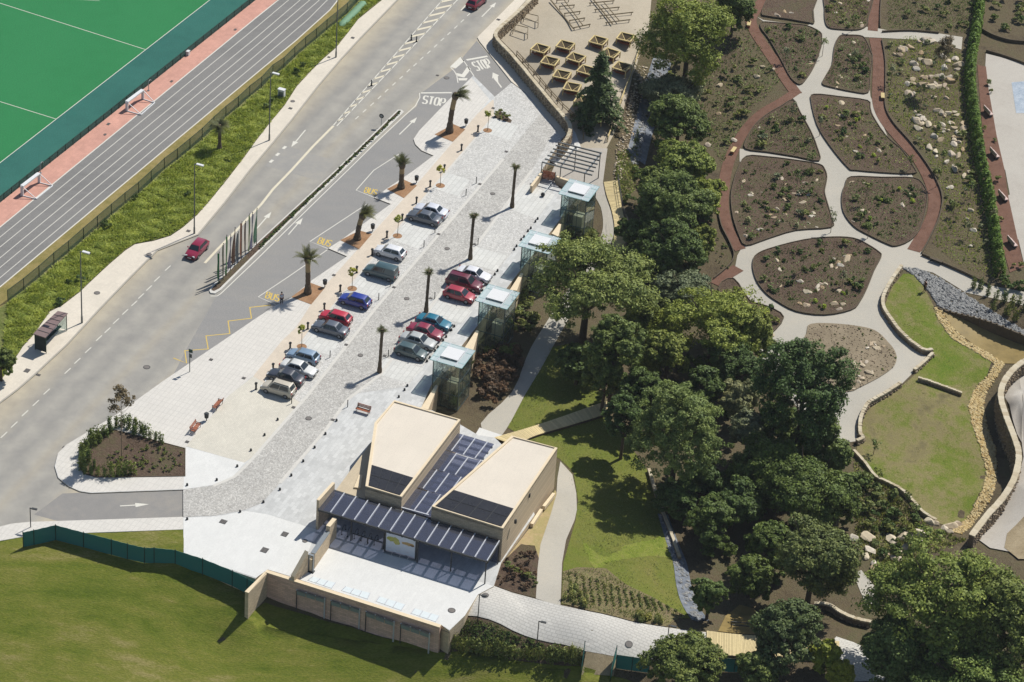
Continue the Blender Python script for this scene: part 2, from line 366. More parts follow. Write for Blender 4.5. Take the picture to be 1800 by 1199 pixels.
def edging(name, pts, mat, parent, w=.14, h=.28, off=0.0, flatz=None):
    """a kerb round a bed: closed ring of pts"""
    pts = [Vector((p[0], p[1], 0)) for p in pts]; k = len(pts)
    ar = sum(pts[i].x * pts[(i + 1) % k].y - pts[(i + 1) % k].x * pts[i].y for i in range(k)); sg = 1 if ar > 0 else -1
    inn = []
    for i in range(k):
        d = pts[(i + 1) % k] - pts[i - 1]; d.normalize(); inn.append(pts[i] + Vector((-d.y, d.x, 0)) * w * sg)
    z = [flatz] * k if flatz is not None else list(TT([(p.x, p.y) for p in pts]) + off)
    vs = []; fs = []
    for i in range(k): vs += [(pts[i].x, pts[i].y, z[i] - .15), (pts[i].x, pts[i].y, z[i] + h), (inn[i].x, inn[i].y, z[i] + h), (inn[i].x, inn[i].y, z[i] - .15)]
    for i in range(k):
        a, b = 4 * i, 4 * ((i + 1) % k)
        q = [(a, b, b + 1, a + 1), (a + 1, b + 1, b + 2, a + 2), (a + 2, b + 2, b + 3, a + 3)]
        fs += q if sg > 0 else [f[::-1] for f in q]
    return MB().add(vs, fs).build(name, mat, parent)
def inpoly(p, poly):
    c = False; n = len(poly)
    for i in range(n):
        a, b = poly[i], poly[i - 1]
        if (a[1] > p[1]) != (b[1] > p[1]) and p[0] < (b[0] - a[0]) * (p[1] - a[1]) / (b[1] - a[1]) + a[0]: c = not c
    return c
def scatter(poly, n, rnd):
    xs = [p[0] for p in poly]; ys = [p[1] for p in poly]; out = []
    for _ in range(n * 60):
        if len(out) >= n: break
        q = (rnd.uniform(min(xs), max(xs)), rnd.uniform(min(ys), max(ys)))
        if inpoly(q, poly): out.append(q)
    return out
# ================================================================== materials
MT = {}
MT['soil'] = ground('soil', [alb(68, 58, 44), alb(94, 82, 64), alb(112, 100, 76), alb(102, 98, 68), alb(126, 113, 90)], .14, 1.7, 7, bump=1.0, bd=.14, contrast=.62)
MT['bedsoil'] = ground('bed_soil', [alb(76, 60, 48), alb(102, 84, 69), alb(119, 100, 83), alb(110, 102, 74), alb(142, 124, 102)], .3, 2.4, 9, bump=1.2, bd=.18, contrast=.5)
MT['mulch'] = ground('mulch', [alb(96, 70, 56), alb(124, 92, 76), alb(134, 102, 86)], .8, 5, 16, bump=.6, bd=.05)
MT['orange_soil'] = ground('orange_soil', [alb(140, 106, 76), alb(168, 130, 96), alb(182, 146, 112)], .8, 5, 16, bump=.6, bd=.05)
MT['gravelpath'] = ground('gravel_path', [alb(178, 172, 158), alb(192, 186, 172), alb(206, 196, 176)], .15, 3, 24, bump=.25, bd=.02, contrast=.8)
MT['gravelplaza'] = ground('pale_gravel', [alb(180, 172, 160), alb(194, 187, 175), alb(200, 194, 182)], .15, 3, 24, bump=.25, bd=.02)
MT['sand'] = ground('sand', [alb(170, 158, 136), alb(190, 178, 156), alb(204, 192, 170)], .12, 1.5, 14, bump=.4, bd=.04, contrast=.9)
MT['drysoil'] = ground('dry_soil', [alb(158, 138, 104), alb(190, 168, 126), alb(168, 156, 104), alb(202, 182, 144)], .35, 2.5, 11, bump=.5, bd=.06)
MT['lawn'] = ground('lawn', [alb(88, 104, 26), alb(106, 116, 38), alb(122, 124, 52), alb(148, 138, 86)], .035, .45, 5, bump=.9, bd=.12, dist=2.2, contrast=.36, stretch=(.6, 1.8, 1))
MT['slope_lawn'] = ground('slope_lawn', [alb(96, 118, 32), alb(112, 122, 48), alb(138, 128, 86), alb(112, 104, 74)], .07, .6, 5, bump=.8, bd=.08, dist=1.4, contrast=.42)
MT['bright_lawn'] = ground('bright_lawn', [alb(84, 98, 32), alb(106, 118, 42), alb(122, 122, 58), alb(140, 126, 82)], .12, .8, 5, bump=.6, bd=.08, dist=.7, contrast=.95)
MT['bank_base'] = ground('bank_base', [alb(98, 110, 50), alb(118, 128, 62), alb(142, 142, 86), alb(170, 154, 122)], .25, 1.5, 7, bump=1.0, bd=.2)
MT['drygrass'] = ground('dry_grass', [alb(120, 116, 60), alb(152, 138, 84), alb(176, 156, 108)], .3, 1.4, 8, bump=.7, bd=.1)
MT['pitch'] = ground('pitch', [alb(40, 120, 68), alb(50, 131, 78), alb(58, 137, 84)], .06, .5, 6, bump=.15, bd=.02, contrast=1.0)
MT['pitch_border'] = ground('pitch_border', [alb(46, 100, 90), alb(54, 112, 100), alb(60, 118, 106)], .08, .5, 6, bump=.1, bd=.02)
MT['pink'] = pavers('pink_paving', alb(212, 160, 142), .6, .6, .02, .9, .06, patch=.14)
MT['track'] = ground('running_track', [alb(126, 124, 121), alb(138, 136, 132), alb(146, 143, 138)], .1, 1.0, 20, bump=.2, bd=.01, stretch=(.25, 1, 1))
MT['white'] = plain('white_marking', alb(226, 222, 208), .8, var=.09, scale=6)
MT['cream'] = plain('cream_marking', alb(226, 216, 190), .85, var=.12, scale=5)
MT['yellow'] = plain('yellow_marking', alb(222, 190, 92), .85, var=.12, scale=6)
MT['kerb'] = plain('kerb_stone', alb(216, 212, 202), .85, var=.08)
MT['greykerb'] = plain('grey_kerb', alb(176, 170, 156), .85, var=.1)
MT['dirtpave'] = pavers('pale_pavement', alb(226, 216, 198), .4, .4, .012, .95, .03, patch=.08, bump=.15)
MT['tile'] = pavers('white_tile_pavement', alb(222, 217, 207), .95, .55, .035, .86, .02, patch=.05, offset=0.0, bump=.15)
MT['creamsett'] = pavers('cream_sett', alb(220, 214, 198), .3, .2, .02, .88, .05, patch=.08, bump=.2)
MT['palepaver'] = pavers('pale_pavers', alb(208, 208, 204), .9, .45, .02, .9, .11, patch=.07, bump=.2)
MT['beige'] = pavers('beige_strip', alb(220, 206, 186), .6, .6, .01, .96, .03, patch=.07)
MT['whitepave'] = pavers('white_paving', alb(229, 228, 222), .8, .4, .015, .95, .025, patch=.04, bump=.1)
MT['slab'] = pavers('slab_bay', alb(220, 219, 212), 1.35, .62, .06, .86, .05, patch=.06, rot=HD, offset=.3)
MT['cobble'] = cobble('granite_cobble', alb(214, 212, 206), .17, .17, .08)
MT['cobble_lane'] = cobble('granite_cobble_lane', alb(199, 196, 189), .17, .21, .12)
MT['tan'] = pavers('tan_terrace', alb(206, 190, 162), .6, .6, .02, .92, .04, patch=.08)
MT['prom'] = pavers('promenade_paver', alb(216, 212, 202), .62, .36, .05, .8, .04, patch=.06, rot=HD + R_(90), bump=.3)
MT['beigewall'] = wallbrick('beige_block', alb(219, 199, 169), BX)
MT['beigewall_side'] = wallbrick('beige_block_side', alb(219, 199, 169), AX)
MT['rosewall'] = wallbrick('rose_block', alb(232, 196, 176), BX, .6, .25, .14, .66)
MT['coping'] = plain('coping', alb(237, 217, 182), .8, var=.06)
MT['roof'] = pavers('cream_roof', alb(230, 219, 201), 2.4, 1.2, .02, .95, .012, patch=.05, bump=.08, offset=0)
MT['stonewall'] = None
MT['steel'] = plain('dark_steel', alb(70, 72, 72), .5, .3, var=.1)
MT['black'] = plain('black_metal', alb(44, 46, 48), .5, .2, var=.1)
MT['galv'] = plain('galvanised', alb(150, 156, 158), .45, .5, var=.1)
MT['whitepaint'] = plain('white_paint', alb(232, 232, 230), .5, var=.04)
MT['mullion'] = plain('pale_mullion', alb(216, 218, 222), .4, .3, var=.05)
MT['darkgreen'] = plain('green_metal', alb(34, 70, 58), .5, .2, var=.1)
MT['dgl'] = glass('canopy_glass', (.55, .57, .68), .86, .03)
MT['cyan'] = glass('tower_glass', (.90, .97, .955), .97, .02, .05, .9)
MT['cyanroof'] = glass('tower_roof_glass', (.86, .95, .93), .55, .03, .15, .95)
MT['skylight'] = plain('black_skylight', alb(50, 49, 50), .22, 0, .5, var=.2, scale=1.2)
MT['floorglass'] = plain('floor_glass', alb(230, 237, 235), .25, 0, .5, var=.05)
MT['wood'] = plain('pale_wood', alb(216, 194, 136), .8, var=.16, scale=4, objvar=.1)
MT['deckwood'] = plain('deck_wood', alb(226, 206, 154), .8, var=.1, scale=4, objvar=.12)
MT['brownwood'] = plain('brown_wood', alb(168, 98, 66), .7, var=.15, scale=5)
MT['darkedge'] = plain('dark_edging', alb(96, 84, 66), .9, var=.2)
MT['teal_net'] = netting('teal_screen', alb(38, 128, 122), .95)
MT['greennet'] = netting('green_chain_link', alb(40, 92, 74), .42)
MT['rubber'] = plain('tyre_rubber', alb(38, 38, 40), .9, var=.1)
MT['rim'] = plain('wheel_rim', alb(160, 162, 166), .35, .6, var=.1)
MT['carglass'] = plain('car_glass', alb(46, 56, 62), .08, 0, .6, var=.1)
MT['carlight'] = plain('clear_lamp', alb(224, 226, 226), .15, 0, .6, var=.05)
MT['redlamp'] = plain('red_lamp', alb(150, 30, 30), .2, 0, .6, var=.05)
MT['plate'] = plain('number_plate', alb(230, 230, 224), .5, var=.03)
# ---- road: dusty asphalt with tyre lanes worn along its length
def road_mat():
    t = NT('asphalt_road'); v = t.coords(-HD)
    sx = t.n('ShaderNodeSeparateXYZ'); t.l(v, sx.inputs[0])
    n0 = t.noise(t.coords(-HD, .02, .3, 1), 1.0, 6, .6); n1 = t.noise(v, .4, 6, .65); n2 = t.noise(v, 16, 3)
    a = G(395, 340); b = G(700, 240)
    ya = -(a.x * math.sin(HD) - a.y * math.cos(HD)); yb = -(b.x * math.sin(HD) - b.y * math.cos(HD))
    y = t.math('ADD', sx.outputs[1], t.math('MULTIPLY', t.math('SUBTRACT', n0, .5), 1.1))
    f = t.math('DIVIDE', t.math('SUBTRACT', y, yb - 1.0), (ya - yb + 2.0))
    g, tn, gl = alb(160, 157, 150), alb(190, 180, 160), alb(172, 168, 159)
    col = t.ramp(f, [(0, tn), (.10, tn), (.2, gl), (.3, g), (.40, gl), (.47, lerp(g, tn, .45)), (.53, gl), (.63, g), (.74, gl), (.82, g), (.93, lerp(g, tn, .6)), (1, tn)])
    col = t.mix(1.0, col, t.ramp(n1, [(.28, (.83, .83, .84, 1)), (.72, (1.12, 1.11, 1.07, 1))]), 'MULTIPLY')
    col = t.mix(1.0, col, t.ramp(n2, [(.3, (.93, .93, .93, 1)), (.7, (1.06, 1.06, 1.06, 1))]), 'MULTIPLY')
    t.bsdf(col, .9, 0, .2, n2, .25, .01); return t.m
MT['road'] = road_mat()
MT['lane'] = ground('new_asphalt', [alb(140, 139, 137), alb(152, 150, 146), alb(166, 161, 152)], .1, .8, 18, bump=.25, bd=.01, contrast=.9, stretch=(.3, 1, 1))
MT['entry'] = ground('entry_asphalt', [alb(132, 130, 127), alb(150, 147, 142), alb(176, 168, 154)], .12, .8, 18, bump=.25, bd=.01, contrast=.9)
# ================================================================== ground and terrain
def build_terrain():
    fx = np.concatenate([[-3000, -1200, -500, -220, -140], np.arange(-90, 92, 1.6), [130, 220, 500, 1200, 3000]])
    fy = np.concatenate([[-600, -100, 60, 140, 190], np.arange(225, 420, 1.6), [440, 500, 620, 900, 1800, 4000]])
    X, Y = np.meshgrid(fx, fy, indexing='ij'); xy = np.stack([X.ravel(), Y.ravel()], 1)
    z = TT(np.clip(xy, [-110, 220], [110, 430])) - .02
    V = np.column_stack([xy, z]); nx, ny = len(fx), len(fy)
    i, j = np.meshgrid(np.arange(nx - 1), np.arange(ny - 1), indexing='ij'); a = (i * ny + j).ravel()
    me = npmesh('ground', V, np.column_stack([a, a + ny, a + ny + 1, a + 1]), MT['soil'])
    me.polygons.foreach_set('use_smooth', np.ones(len(me.polygons), bool))
    link('ground', me, kind='structure')
build_terrain()
# ------------------------------------------------------------------ sports ground (level 0)
sd = lambda u: 286.7 - .776 * u
flat('sports_field', GL([(-260, sd(-260)), (372, sd(372)), (470, -76), (470, -200), (-300, -200), (-300, 300)]), .0, MT['pitch'])
fen1 = lambda u: 357 - .793 * u
flat('sports_field_border', GL([(-260, sd(-260)), (470, sd(470)), (540, fen1(540)), (-260, fen1(-260))]), .004, MT['pitch_border'])
flat('pink_walkway', GL([(-260, fen1(-260)), (540, fen1(540)), (580, -75), (488, 0), (450, 32), (0, 400), (-260, 614)]), .004, MT['pink'])
TRK = [[(-260, 614), (0, 400), (450, 32), (490, 0), (545, -48)], [(-260, 632), (0, 417.5), (450, 49), (508, 0), (560, -50)], [(-260, 650), (0, 435), (450, 67), (526, 2), (572, -50)],
       [(-260, 669), (0, 454), (450, 81), (543, 2), (586, -50)], [(-260, 687), (0, 471), (450, 97.5), (560, 2), (596, -50)], [(-260, 704), (0, 489), (450, 112.5), (540, 36), (577, -1), (606, -50)],
       [(-260, 720), (0, 505), (450, 130), (520, 72), (560, 36), (580, 18), (592, 3), (618, -50)]]
flat('running_track', GL(TRK[0] + TRK[6][::-1]), .008, MT['track'])
flat('dry_grass_verge', GL(TRK[6] + [(640, -30), (626, 7), (574, 54), (518, 102), (460, 155), (397, 207), (334, 264), (244, 341), (147, 422), (69, 489), (14, 532), (-260, 740)]), .004, MT['drygrass'])
for k, t in enumerate(TRK):
    strip('lane_line', GL(t), .09 if 0 < k < 6 else .16, .013, MT['white'])
for p in ([(-40, sd(-40)), (430, sd(430))], [(-60, -13), (256.5, 88)], [(-60, 160.5), (99, 210)], [(110, -2), (175, 2)]):
    strip('field_line', GL(p), .1 if p[0] != (110, -2) else .06, .009, MT['white'])
# ------------------------------------------------------------------ road and bus lane (level 0)
KL = [(-200, 890), (0, 709), (32, 685), (62, 659), (120, 605), (175, 545), (230, 488), (277, 441), (310, 428), (349, 413), (395, 358), (440, 300), (478, 255), (515, 210), (560, 152), (600, 105), (635, 67), (700, 0), (760, -65)]
flat('road', GL([(u - 5, v - 3) for u, v in KL] + [(985, -60), (905, 25), (862, 75), (905, 165), (800, 250), (560, 500), (330, 740), (330, 930), (60, 930), (-240, 985), (-500, 1062), (-500, 1010)]), .0, MT['road'])
flat('bus_lane', GL([(737, 168), (742, 163), (800, 120), (812, 103), (838, 72), (900, 146), (870, 172), (832, 140), (790, 182), (728, 250), (764, 280), (750, 320), (705, 370), (655, 420), (625, 458), (565, 503), (500, 548), (390, 612), (300, 668), (330, 610), (380, 522), (450, 453), (607, 300), (712, 204), (733, 187)]), .004, MT['lane'])
flat('entry_road', GL([(322, 858), (322, 912), (110, 919), (60, 905), (110, 868), (160, 866)]), .004, MT['entry'])
drapes = None
def marking(name, pts, m='white', z=.0085, w=None):
    if w: return strip(name, GL(pts), w, z, MT[m])
    return flat(name, GL(pts), z, MT[m])
def dash(c, d, L, w, m='white'):
    p = G(*c); marking_pts = [p - d * L / 2, p + d * L / 2]
    return strip('lane_dash', marking_pts, w, .0085, MT[m])
rd = (G(700, 205) - G(370, 515)).normalized()
for c in [(7, 765), (25, 747), (44, 727), (63, 709), (82, 689), (119, 652.5), (136, 635), (155, 616), (174, 595), (189, 581), (204, 565), (220, 549), (236, 534), (248, 521), (262, 507), (276, 491), (295, 472)]:
    dash(c, rd, 1.3, .12)
for c in [(477, 284), (488, 272), (500, 260)]: dash(c, rd, .75, .4)
for x, y in [(710, 830), (763, 782), (817, 735), (868, 687), (918, 640), (970, 593), (1020, 548), (1070, 500), (1118, 458), (1166, 412), (1215, 370), (1263, 325), (1310, 280), (1357, 238), (1405, 193), (1450, 150), (1495, 105)]:
    dash((450 + x / 4, y / 4), rd, .95, .13)
marking('lane_dash', [(810, 19), (822, 6)], w=.16)
marking('centre_line', [(586, 222), (550, 258), (512, 300), (480, 333), (459, 360), (420, 401), (384, 437), (360, 463)], 'cream', w=.34)
HL = lambda t: (586 + 200 * t, 221 - 230 * t); HR = lambda t: (592 + 222 * t, 222 - 232 * t)
marking('hatch_border', [HL(0), HL(1.05)], w=.14); marking('hatch_border', [HR(0), HR(1.05)], w=.14)
for i in range(19):
    t = .03 + i * .0535; a = HL(t); b = HR(t); s = .012
    a1, a2, b1, b2 = HL(t - .004), HL(t + s), HR(t + .022), HR(t + .022 + s + .004)
    marking('hatch_bar', [a1, a2, b2, b1], 'cream')
def arrow(tail, tip, w=.16, hl=1.5, hw=.75, m='white'):
    a, b = G(*tail), G(*tip); d = (b - a).normalized(); n = Vector((-d.y, d.x, 0)); c = b - d * hl
    return flat('lane_arrow', [a + n * w / 2, a - n * w / 2, c - n * w / 2, c - n * hw / 2, b, c + n * hw / 2, c + n * w / 2], .0085, MT[m])
arrow((537, 229), (512, 259)); arrow((702, 237), (733, 207)); arrow((847, 30), (872, 5)); arrow((211, 890), (262, 887)); arrow((507, 413), (532, 384), .14); arrow((449, 405), (477, 373))
def hook():
    a = [(882, 154), (866, 135), (870, 130), (866, 129), (865, 139), (868, 143)]
    marking('lane_arrow', [(880.5, 155), (882.5, 154), (876, 145), (875, 135), (877, 133), (866, 128), (865, 139), (867, 137), (868, 139), (874, 146)])
hook()
marking('edge_line', [(737.5, 164), (738, 172), (730, 187), (712, 203), (660, 252), (608, 303), (530, 379), (452, 456), (389, 516), (382, 521), (370, 521)], w=.13)
marking('stop_line', [(740, 164), (794, 163.5)], w=.3); marking('stop_line', [(820, 106), (857, 99.5)], w=.4)
marking('island_line', [(792, 119), (799, 126), (803, 134), (805, 146)], w=.13)
marking('chevron', [(791, 118), (810, 100), (816, 108), (801, 121)]); marking('chevron', [(802, 129), (812, 131), (822, 117), (828, 122), (816, 137), (803, 134)]); marking('chevron', [(805, 138), (822, 138), (820, 142), (807, 142)])
marking('island_line', [(810, 100), (833, 134)], w=.13); marking('edge_line', [(871, 171), (900, 166.5)], w=.2)
for bay in ([(702, 271), (657, 300), (626, 335), (657.5, 347.5)], [(644, 360), (545, 425), (576, 437.5)], [(575, 440), (510, 485), (454, 522.5), (485, 536)]):
    marking('bay_line', bay, w=.12)
marking('zigzag_line', [(476, 537), (439, 541), (442, 560), (401, 565), (404, 587), (362, 591), (366, 614), (325, 617), (328, 639), (305, 630)], 'yellow', w=.17)
STROKES = {'S': [[(1, .88), (.82, 1), (.2, 1), (0, .86), (0, .64), (.18, .53), (.82, .46), (1, .34), (1, .14), (.8, 0), (.18, 0), (0, .12)]], 'T': [[(0, 1), (1, 1)], [(.5, 1), (.5, 0)]],
 'O': [[(.25, 0), (0, .2), (0, .8), (.25, 1), (.75, 1), (1, .8), (1, .2), (.75, 0), (.25, 0)]], 'P': [[(0, 0), (0, 1), (.75, 1), (1, .85), (1, .6), (.75, .45), (0, .45)]],
 'B': [[(0, 0), (0, 1), (.7, 1), (.92, .88), (.92, .66), (.7, .53), (0, .53)], [(.7, .53), (1, .4), (1, .14), (.75, 0), (0, 0)]], 'U': [[(0, 1), (0, .18), (.22, 0), (.78, 0), (1, .18), (1, 1)]]}
def lettering(txt, o, r, u, m, name, w=.2):
    """road letters painted as broad strokes; o, r, u: lower left, lower right and upper left corner of the word"""
    O, Rv, Uv = G(*o), G(*r) - G(*o), G(*u) - G(*o); n = len(txt); mb = MB(); q = 0
    for k, ch in enumerate(txt):
        for st in STROKES[ch]:
            P = [O + Rv * ((k + x * .7) / (n - .3)) + Uv * y for x, y in st]
            L, Q = ribbon_pts(P, w); c = len(L); q += 1
            mb.add([(p.x, p.y, .0085 + q * .0002) for p in L] + [(p.x, p.y, .0085 + q * .0002) for p in Q], [(i, c + i, c + i + 1, i + 1) for i in range(c - 1)])
    mb.build(name, MT[m])['kind'] = 'structure'
flat('road_patch', GL([(499, 256), (592, 284), (560, 318), (466, 292)]), .003, ground('road_patch', [alb(154, 152, 147), alb(164, 161, 154), alb(176, 170, 158)], .2, 1.4, 16, bump=.3, bd=.01))
lettering('STOP', (742.5, 182), (780, 187.5), (746, 169), 'white', 'stop_lettering', .26)
lettering('STOP', (839, 125), (866, 118), (829, 110.5), 'white', 'stop_lettering', .26)
for o, r, u in (((640, 338.5), (660, 344), (644, 329.5)), ((558, 428), (579, 434), (563, 418)), ((466.5, 524), (489, 530.5), (470, 513.5))):
    lettering('BUS', o, r, u, 'yellow', 'bus_lettering', .16)
# ------------------------------------------------------------------ left pavement and grass bank
GB = [(-200, 845), (0, 672), (40, 610), (58, 590), (88, 548), (110, 537), (140, 514), (165, 490), (192, 465), (220, 441), (237, 430), (270, 424), (300, 415), (322, 400), (347, 378), (370, 352), (400, 315), (430, 276), (450, 248), (478, 212), (500, 186), (522, 152), (545, 127), (568, 104), (590, 85), (610, 60), (630, 34), (672, 0), (740, -65)]
def platform(name, pts_px, z, m, side='kerb', depth=.5, par=None):
    m1 = MB().prism(GL(pts_px, z), z - depth, z - .003).build(name + '_kerb' if False else 'kerb_body', MT[side], par, kind='structure')
    o = flat(name, GL(pts_px, z), z, MT[m]); return o
platform('pavement', KL + GB[::-1], PZ, 'dirtpave', 'greykerb')
FEN2 = [(-260, 740), (14, 532), (42, 511), (69, 489), (95, 466), (121, 445), (147, 422), (171.5, 401), (196, 380), (220, 360), (244, 341), (266, 321), (289, 299), (312, 282), (334, 264), (355.5, 246), (376, 226), (397, 207), (419, 190), (439, 171), (460, 155), (479.5, 134), (499, 121), (518, 102), (537, 85), (556, 70), (574.5, 54), (592, 40), (610, 25), (626, 7), (645, -12), (690, -60)]
strip('kerb_line', GL([(u - .8, v - .6) for u, v in KL], PZ), .22, PZ + .004, MT['greykerb'])
flat('grass_bank', GL(FEN2 + GB[::-1]), .10, MT['bank_base'])
# ------------------------------------------------------------------ plaza
PLZ = [(832, 133), (787, 178), (737, 230), (727, 245), (730, 254), (741, 265), (762, 274), (726, 301), (680, 332), (658, 348), (687, 359), (637, 395), (600, 422), (577, 437), (610, 451), (547, 494), (512, 524), (485, 537), (450, 560), (391, 600), (287, 670), (205, 729), (117, 782), (102, 797), (96, 820), (102, 840), (120, 855), (140, 864), (160, 867), (322, 861),
       (322, 909), (323, 932), (323, 976), (449, 1017.5), (470, 1001.5), (776, 1099.5), (790, 1109), (817, 1083), (840, 1046), (868, 1031), (881, 990), (940, 905), (900, 800), (870, 770), (840, 765), (806, 745), (760, 722), (740, 718), (758, 677.5), (986, 384.5), (999, 357), (996, 343), (952, 300), (985, 250), (988, 243), (975, 226), (950, 193), (925, 165), (899, 146), (870, 171)]
MB().prism(GL(PLZ, PZ), -3.6, PZ - .003).build('plaza_platform', MT['beigewall'], kind='structure')
flat('plaza_paving', GL(PLZ, PZ), PZ, MT['palepaver'])
def pl(name, pts, m, k=1): return flat(name, GL(pts, PZ), PZ + .003 * k, MT[m])
pl('tile_pavement', [(829, 137), (787, 178), (737, 230), (727, 245), (730, 254), (741, 265), (762, 274), (726, 301), (680, 332), (658, 348), (687, 359), (637, 395), (600, 422), (577, 437), (610, 451), (547, 494), (512, 524), (485, 537), (450, 560), (391, 600), (287, 670), (205, 729), (117, 782), (102, 797), (97, 820), (103, 839), (120, 854), (140, 863), (160, 866), (322, 860), (327, 785), (402, 696), (470, 640), (495, 600), (520, 577), (547, 535), (569, 505), (655, 410), (726, 332), (840, 200), (860, 175)], 'tile')
pl('beige_strip', [(866, 176), (840, 200), (726, 332), (655, 410), (569, 505), (547, 535), (520, 577), (495, 600), (445, 662), (466, 674), (560, 570), (592, 531), (756, 336), (841, 237), (868, 205), (880, 185)], 'beige', 3)
pl('cream_sett_paving', [(445, 662), (402, 696), (327, 785), (430, 814), (450, 800), (532, 710), (520, 700), (466, 674)], 'creamsett', 2)
pl('white_triangle_paving', [(327, 786), (430, 814), (410, 838), (375, 853), (322, 861)], 'whitepave', 4)
pl('cobble_paving', [(868, 172), (899, 147), (925, 166), (950, 195), (975, 228), (986, 244), (953, 296), (930, 320), (975, 342), (945, 386), (716, 680), (640, 690), (532, 710), (466, 674), (560, 570), (592, 531), (841, 237), (868, 205)], 'cobble', 5)
pl('cobble_lane', [(950, 200), (975, 230), (935, 300), (668, 660), (612, 702), (572, 757), (492, 850), (460, 885), (430, 897), (380, 907), (322, 909.5), (322, 861), (375, 854), (412, 838), (440, 812), (450, 800), (540, 697), (660, 543), (885, 280)], 'cobble_lane', 6)
for a in ([(885, 280), (660, 543), (540, 697), (450, 800), (438, 814), (412, 839), (375, 855)], [(935, 300), (668, 660), (612, 702), (572, 757), (492, 850)]):
    strip('drain_line', GL(a, PZ), .38, PZ + .026, MT['kerb'])
strip('kerb_line', GL([(865, 208), (841, 238), (756, 336), (592, 531), (560, 571), (466, 675)], PZ), .28, PZ + .026, MT['kerb'])
for q in ([(865, 208), (912, 222), (895, 247), (848, 233)], [(781, 303), (826, 317), (807, 346), (762, 332)], [(716, 389), (763, 402), (735, 438), (686, 421)], [(629, 483), (688, 502), (668, 524), (611, 512)], [(545, 578), (600, 596), (580, 626), (525, 607)],
          [(915, 322), (976, 342), (944, 386), (884, 364)], [(835, 434), (891, 450), (872, 477), (812, 461)], [(757, 526), (831, 547), (812, 570), (742, 550)], [(675, 629), (746, 648), (717, 674), (662, 658)]):
    pl('slab_bay', q, 'slab', 7)
pl('white_plaza', [(322, 911), (380, 909), (432, 899), (470, 905), (557, 932), (540, 975), (508, 1013), (470.5, 1001.8), (450, 1016.5), (323, 975)], 'whitepave', 7)
pl('entrance_court', [(590, 943), (855, 1027), (868, 1031), (840, 1046), (817, 1083), (790, 1108), (776, 1099.3), (508, 1013.6), (550, 1000), (576, 961)], 'whitepave', 5)
pl('tan_forecourt', [(556, 933), (590, 880), (890, 955), (881, 990), (855, 1027), (590, 943), (576, 960), (560, 950)], 'palepaver', 4)
platform('pavement', [(-500, 1050), (0, 926), (20, 921), (50, 918), (110, 916), (322, 909), (322, 931), (155, 937), (40, 944), (0, 951), (-500, 1085)], PZ, 'tile')
platform('pavement', [(839, 66), (870, 35), (905, 0), (960, -60), (985, -60), (925, 0), (900, 28), (880, 48), (873, 62), (885, 82), (905, 106), (932, 137), (960, 176), (985, 208), (1000, 232), (988, 244), (975, 227), (950, 193), (925, 164), (899, 144), (843, 73)], PZ, 'dirtpave')
# soil squares round the big palms
for q in ([(764, 237), (797, 219), (818, 228), (796, 250)], [(680, 333), (711, 317), (733, 327), (710, 349)], [(598, 423), (632, 406), (654, 412), (631, 439)], [(512, 523), (546, 498), (571, 507), (547, 536)]):
    flat('palm_soil', GL(q, PZ), PZ + .03, MT['orange_soil'])
# planted island at the corner
ISL = [(326, 789), (292, 780), (240, 766), (200, 756), (178, 760), (158, 776), (143, 798), (138, 820), (147, 834), (170, 840), (200, 840), (326, 838)]
flat('planting_bed', GL(ISL, PZ), PZ + .03, MT['bedsoil'])
edging('bed_edge', GL(ISL, PZ), MT['darkedge'], None, .08, .08, flatz=PZ)['kind'] = 'structure'
TRI = [(869, 212), (878, 196), (884, 198), (900, 213), (893, 218)]
flat('planting_bed', GL([(867, 207), (879, 195), (900, 213), (897, 217)], PZ), PZ + .03, MT['bedsoil'])
# median strip
MED = [(368, 513), (372, 505), (450, 430), (593, 298), (699, 195), (706, 195), (710, 199), (607, 298), (450, 450), (388, 512), (378, 518), (370, 517)]
MB().prism(GL(MED), -.1, .15).build('median_kerb', MT['kerb'], kind='structure')
flat('median_soil', GL([(371, 512), (375, 506), (452, 431), (595, 299), (700, 197), (705, 198), (603, 297), (447, 449), (386, 509), (376, 514)]), .155, MT['bedsoil'])
# lawn in front of the wall and beside the green screen
LAWN = [(-300, 965), (0, 951), (40, 944), (155, 937), (323, 931), (323, 976), (449, 1019), (433, 1045), (431, 1086), (466, 1060), (771, 1148), (1020, 1172), (1100, 1195), (1200, 1240), (1300, 1700), (-600, 1700), (-500, 1060)]
drape('lawn', GTL(LAWN), .07, MT['lawn'], step=1.6)
# ================================================================== park: paths, beds, walls, water
MT['sandsoil'] = ground('sandy_soil', [alb(140, 124, 96), alb(164, 148, 118), alb(182, 166, 136)], .4, 2.5, 11, bump=.5, bd=.06)
MT['rowsoil'] = ground('row_soil', [alb(106, 92, 72), alb(136, 120, 92), alb(140, 130, 90), alb(156, 142, 112)], .5, 2.6, 10, bump=1.0, bd=.12, contrast=.6)
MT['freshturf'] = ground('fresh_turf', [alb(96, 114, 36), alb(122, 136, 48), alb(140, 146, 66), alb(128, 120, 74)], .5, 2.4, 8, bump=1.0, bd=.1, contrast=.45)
def dr(name, px, off, m, sm=0, step=2.2, jit=0):
    w = GTL(px)
    if sm: w = spline(w, sm)
    if jit:
        rj = random.Random(5); w = [p + Vector((rj.uniform(-jit, jit), rj.uniform(-jit, jit), 0)) for p in w]
    return drape(name, w, off, MT[m], step=step)
dr('picnic_ground', [(895, 42), (935, 0), (985, -60), (1140, -60), (1145, 0), (1140, 55), (1122, 105), (1108, 150), (1096, 195), (1080, 235), (1066, 262), (1020, 262), (1003, 240), (1001, 215), (988, 196), (965, 168), (932, 128), (902, 92), (880, 70), (882, 56)], .02, 'sand')
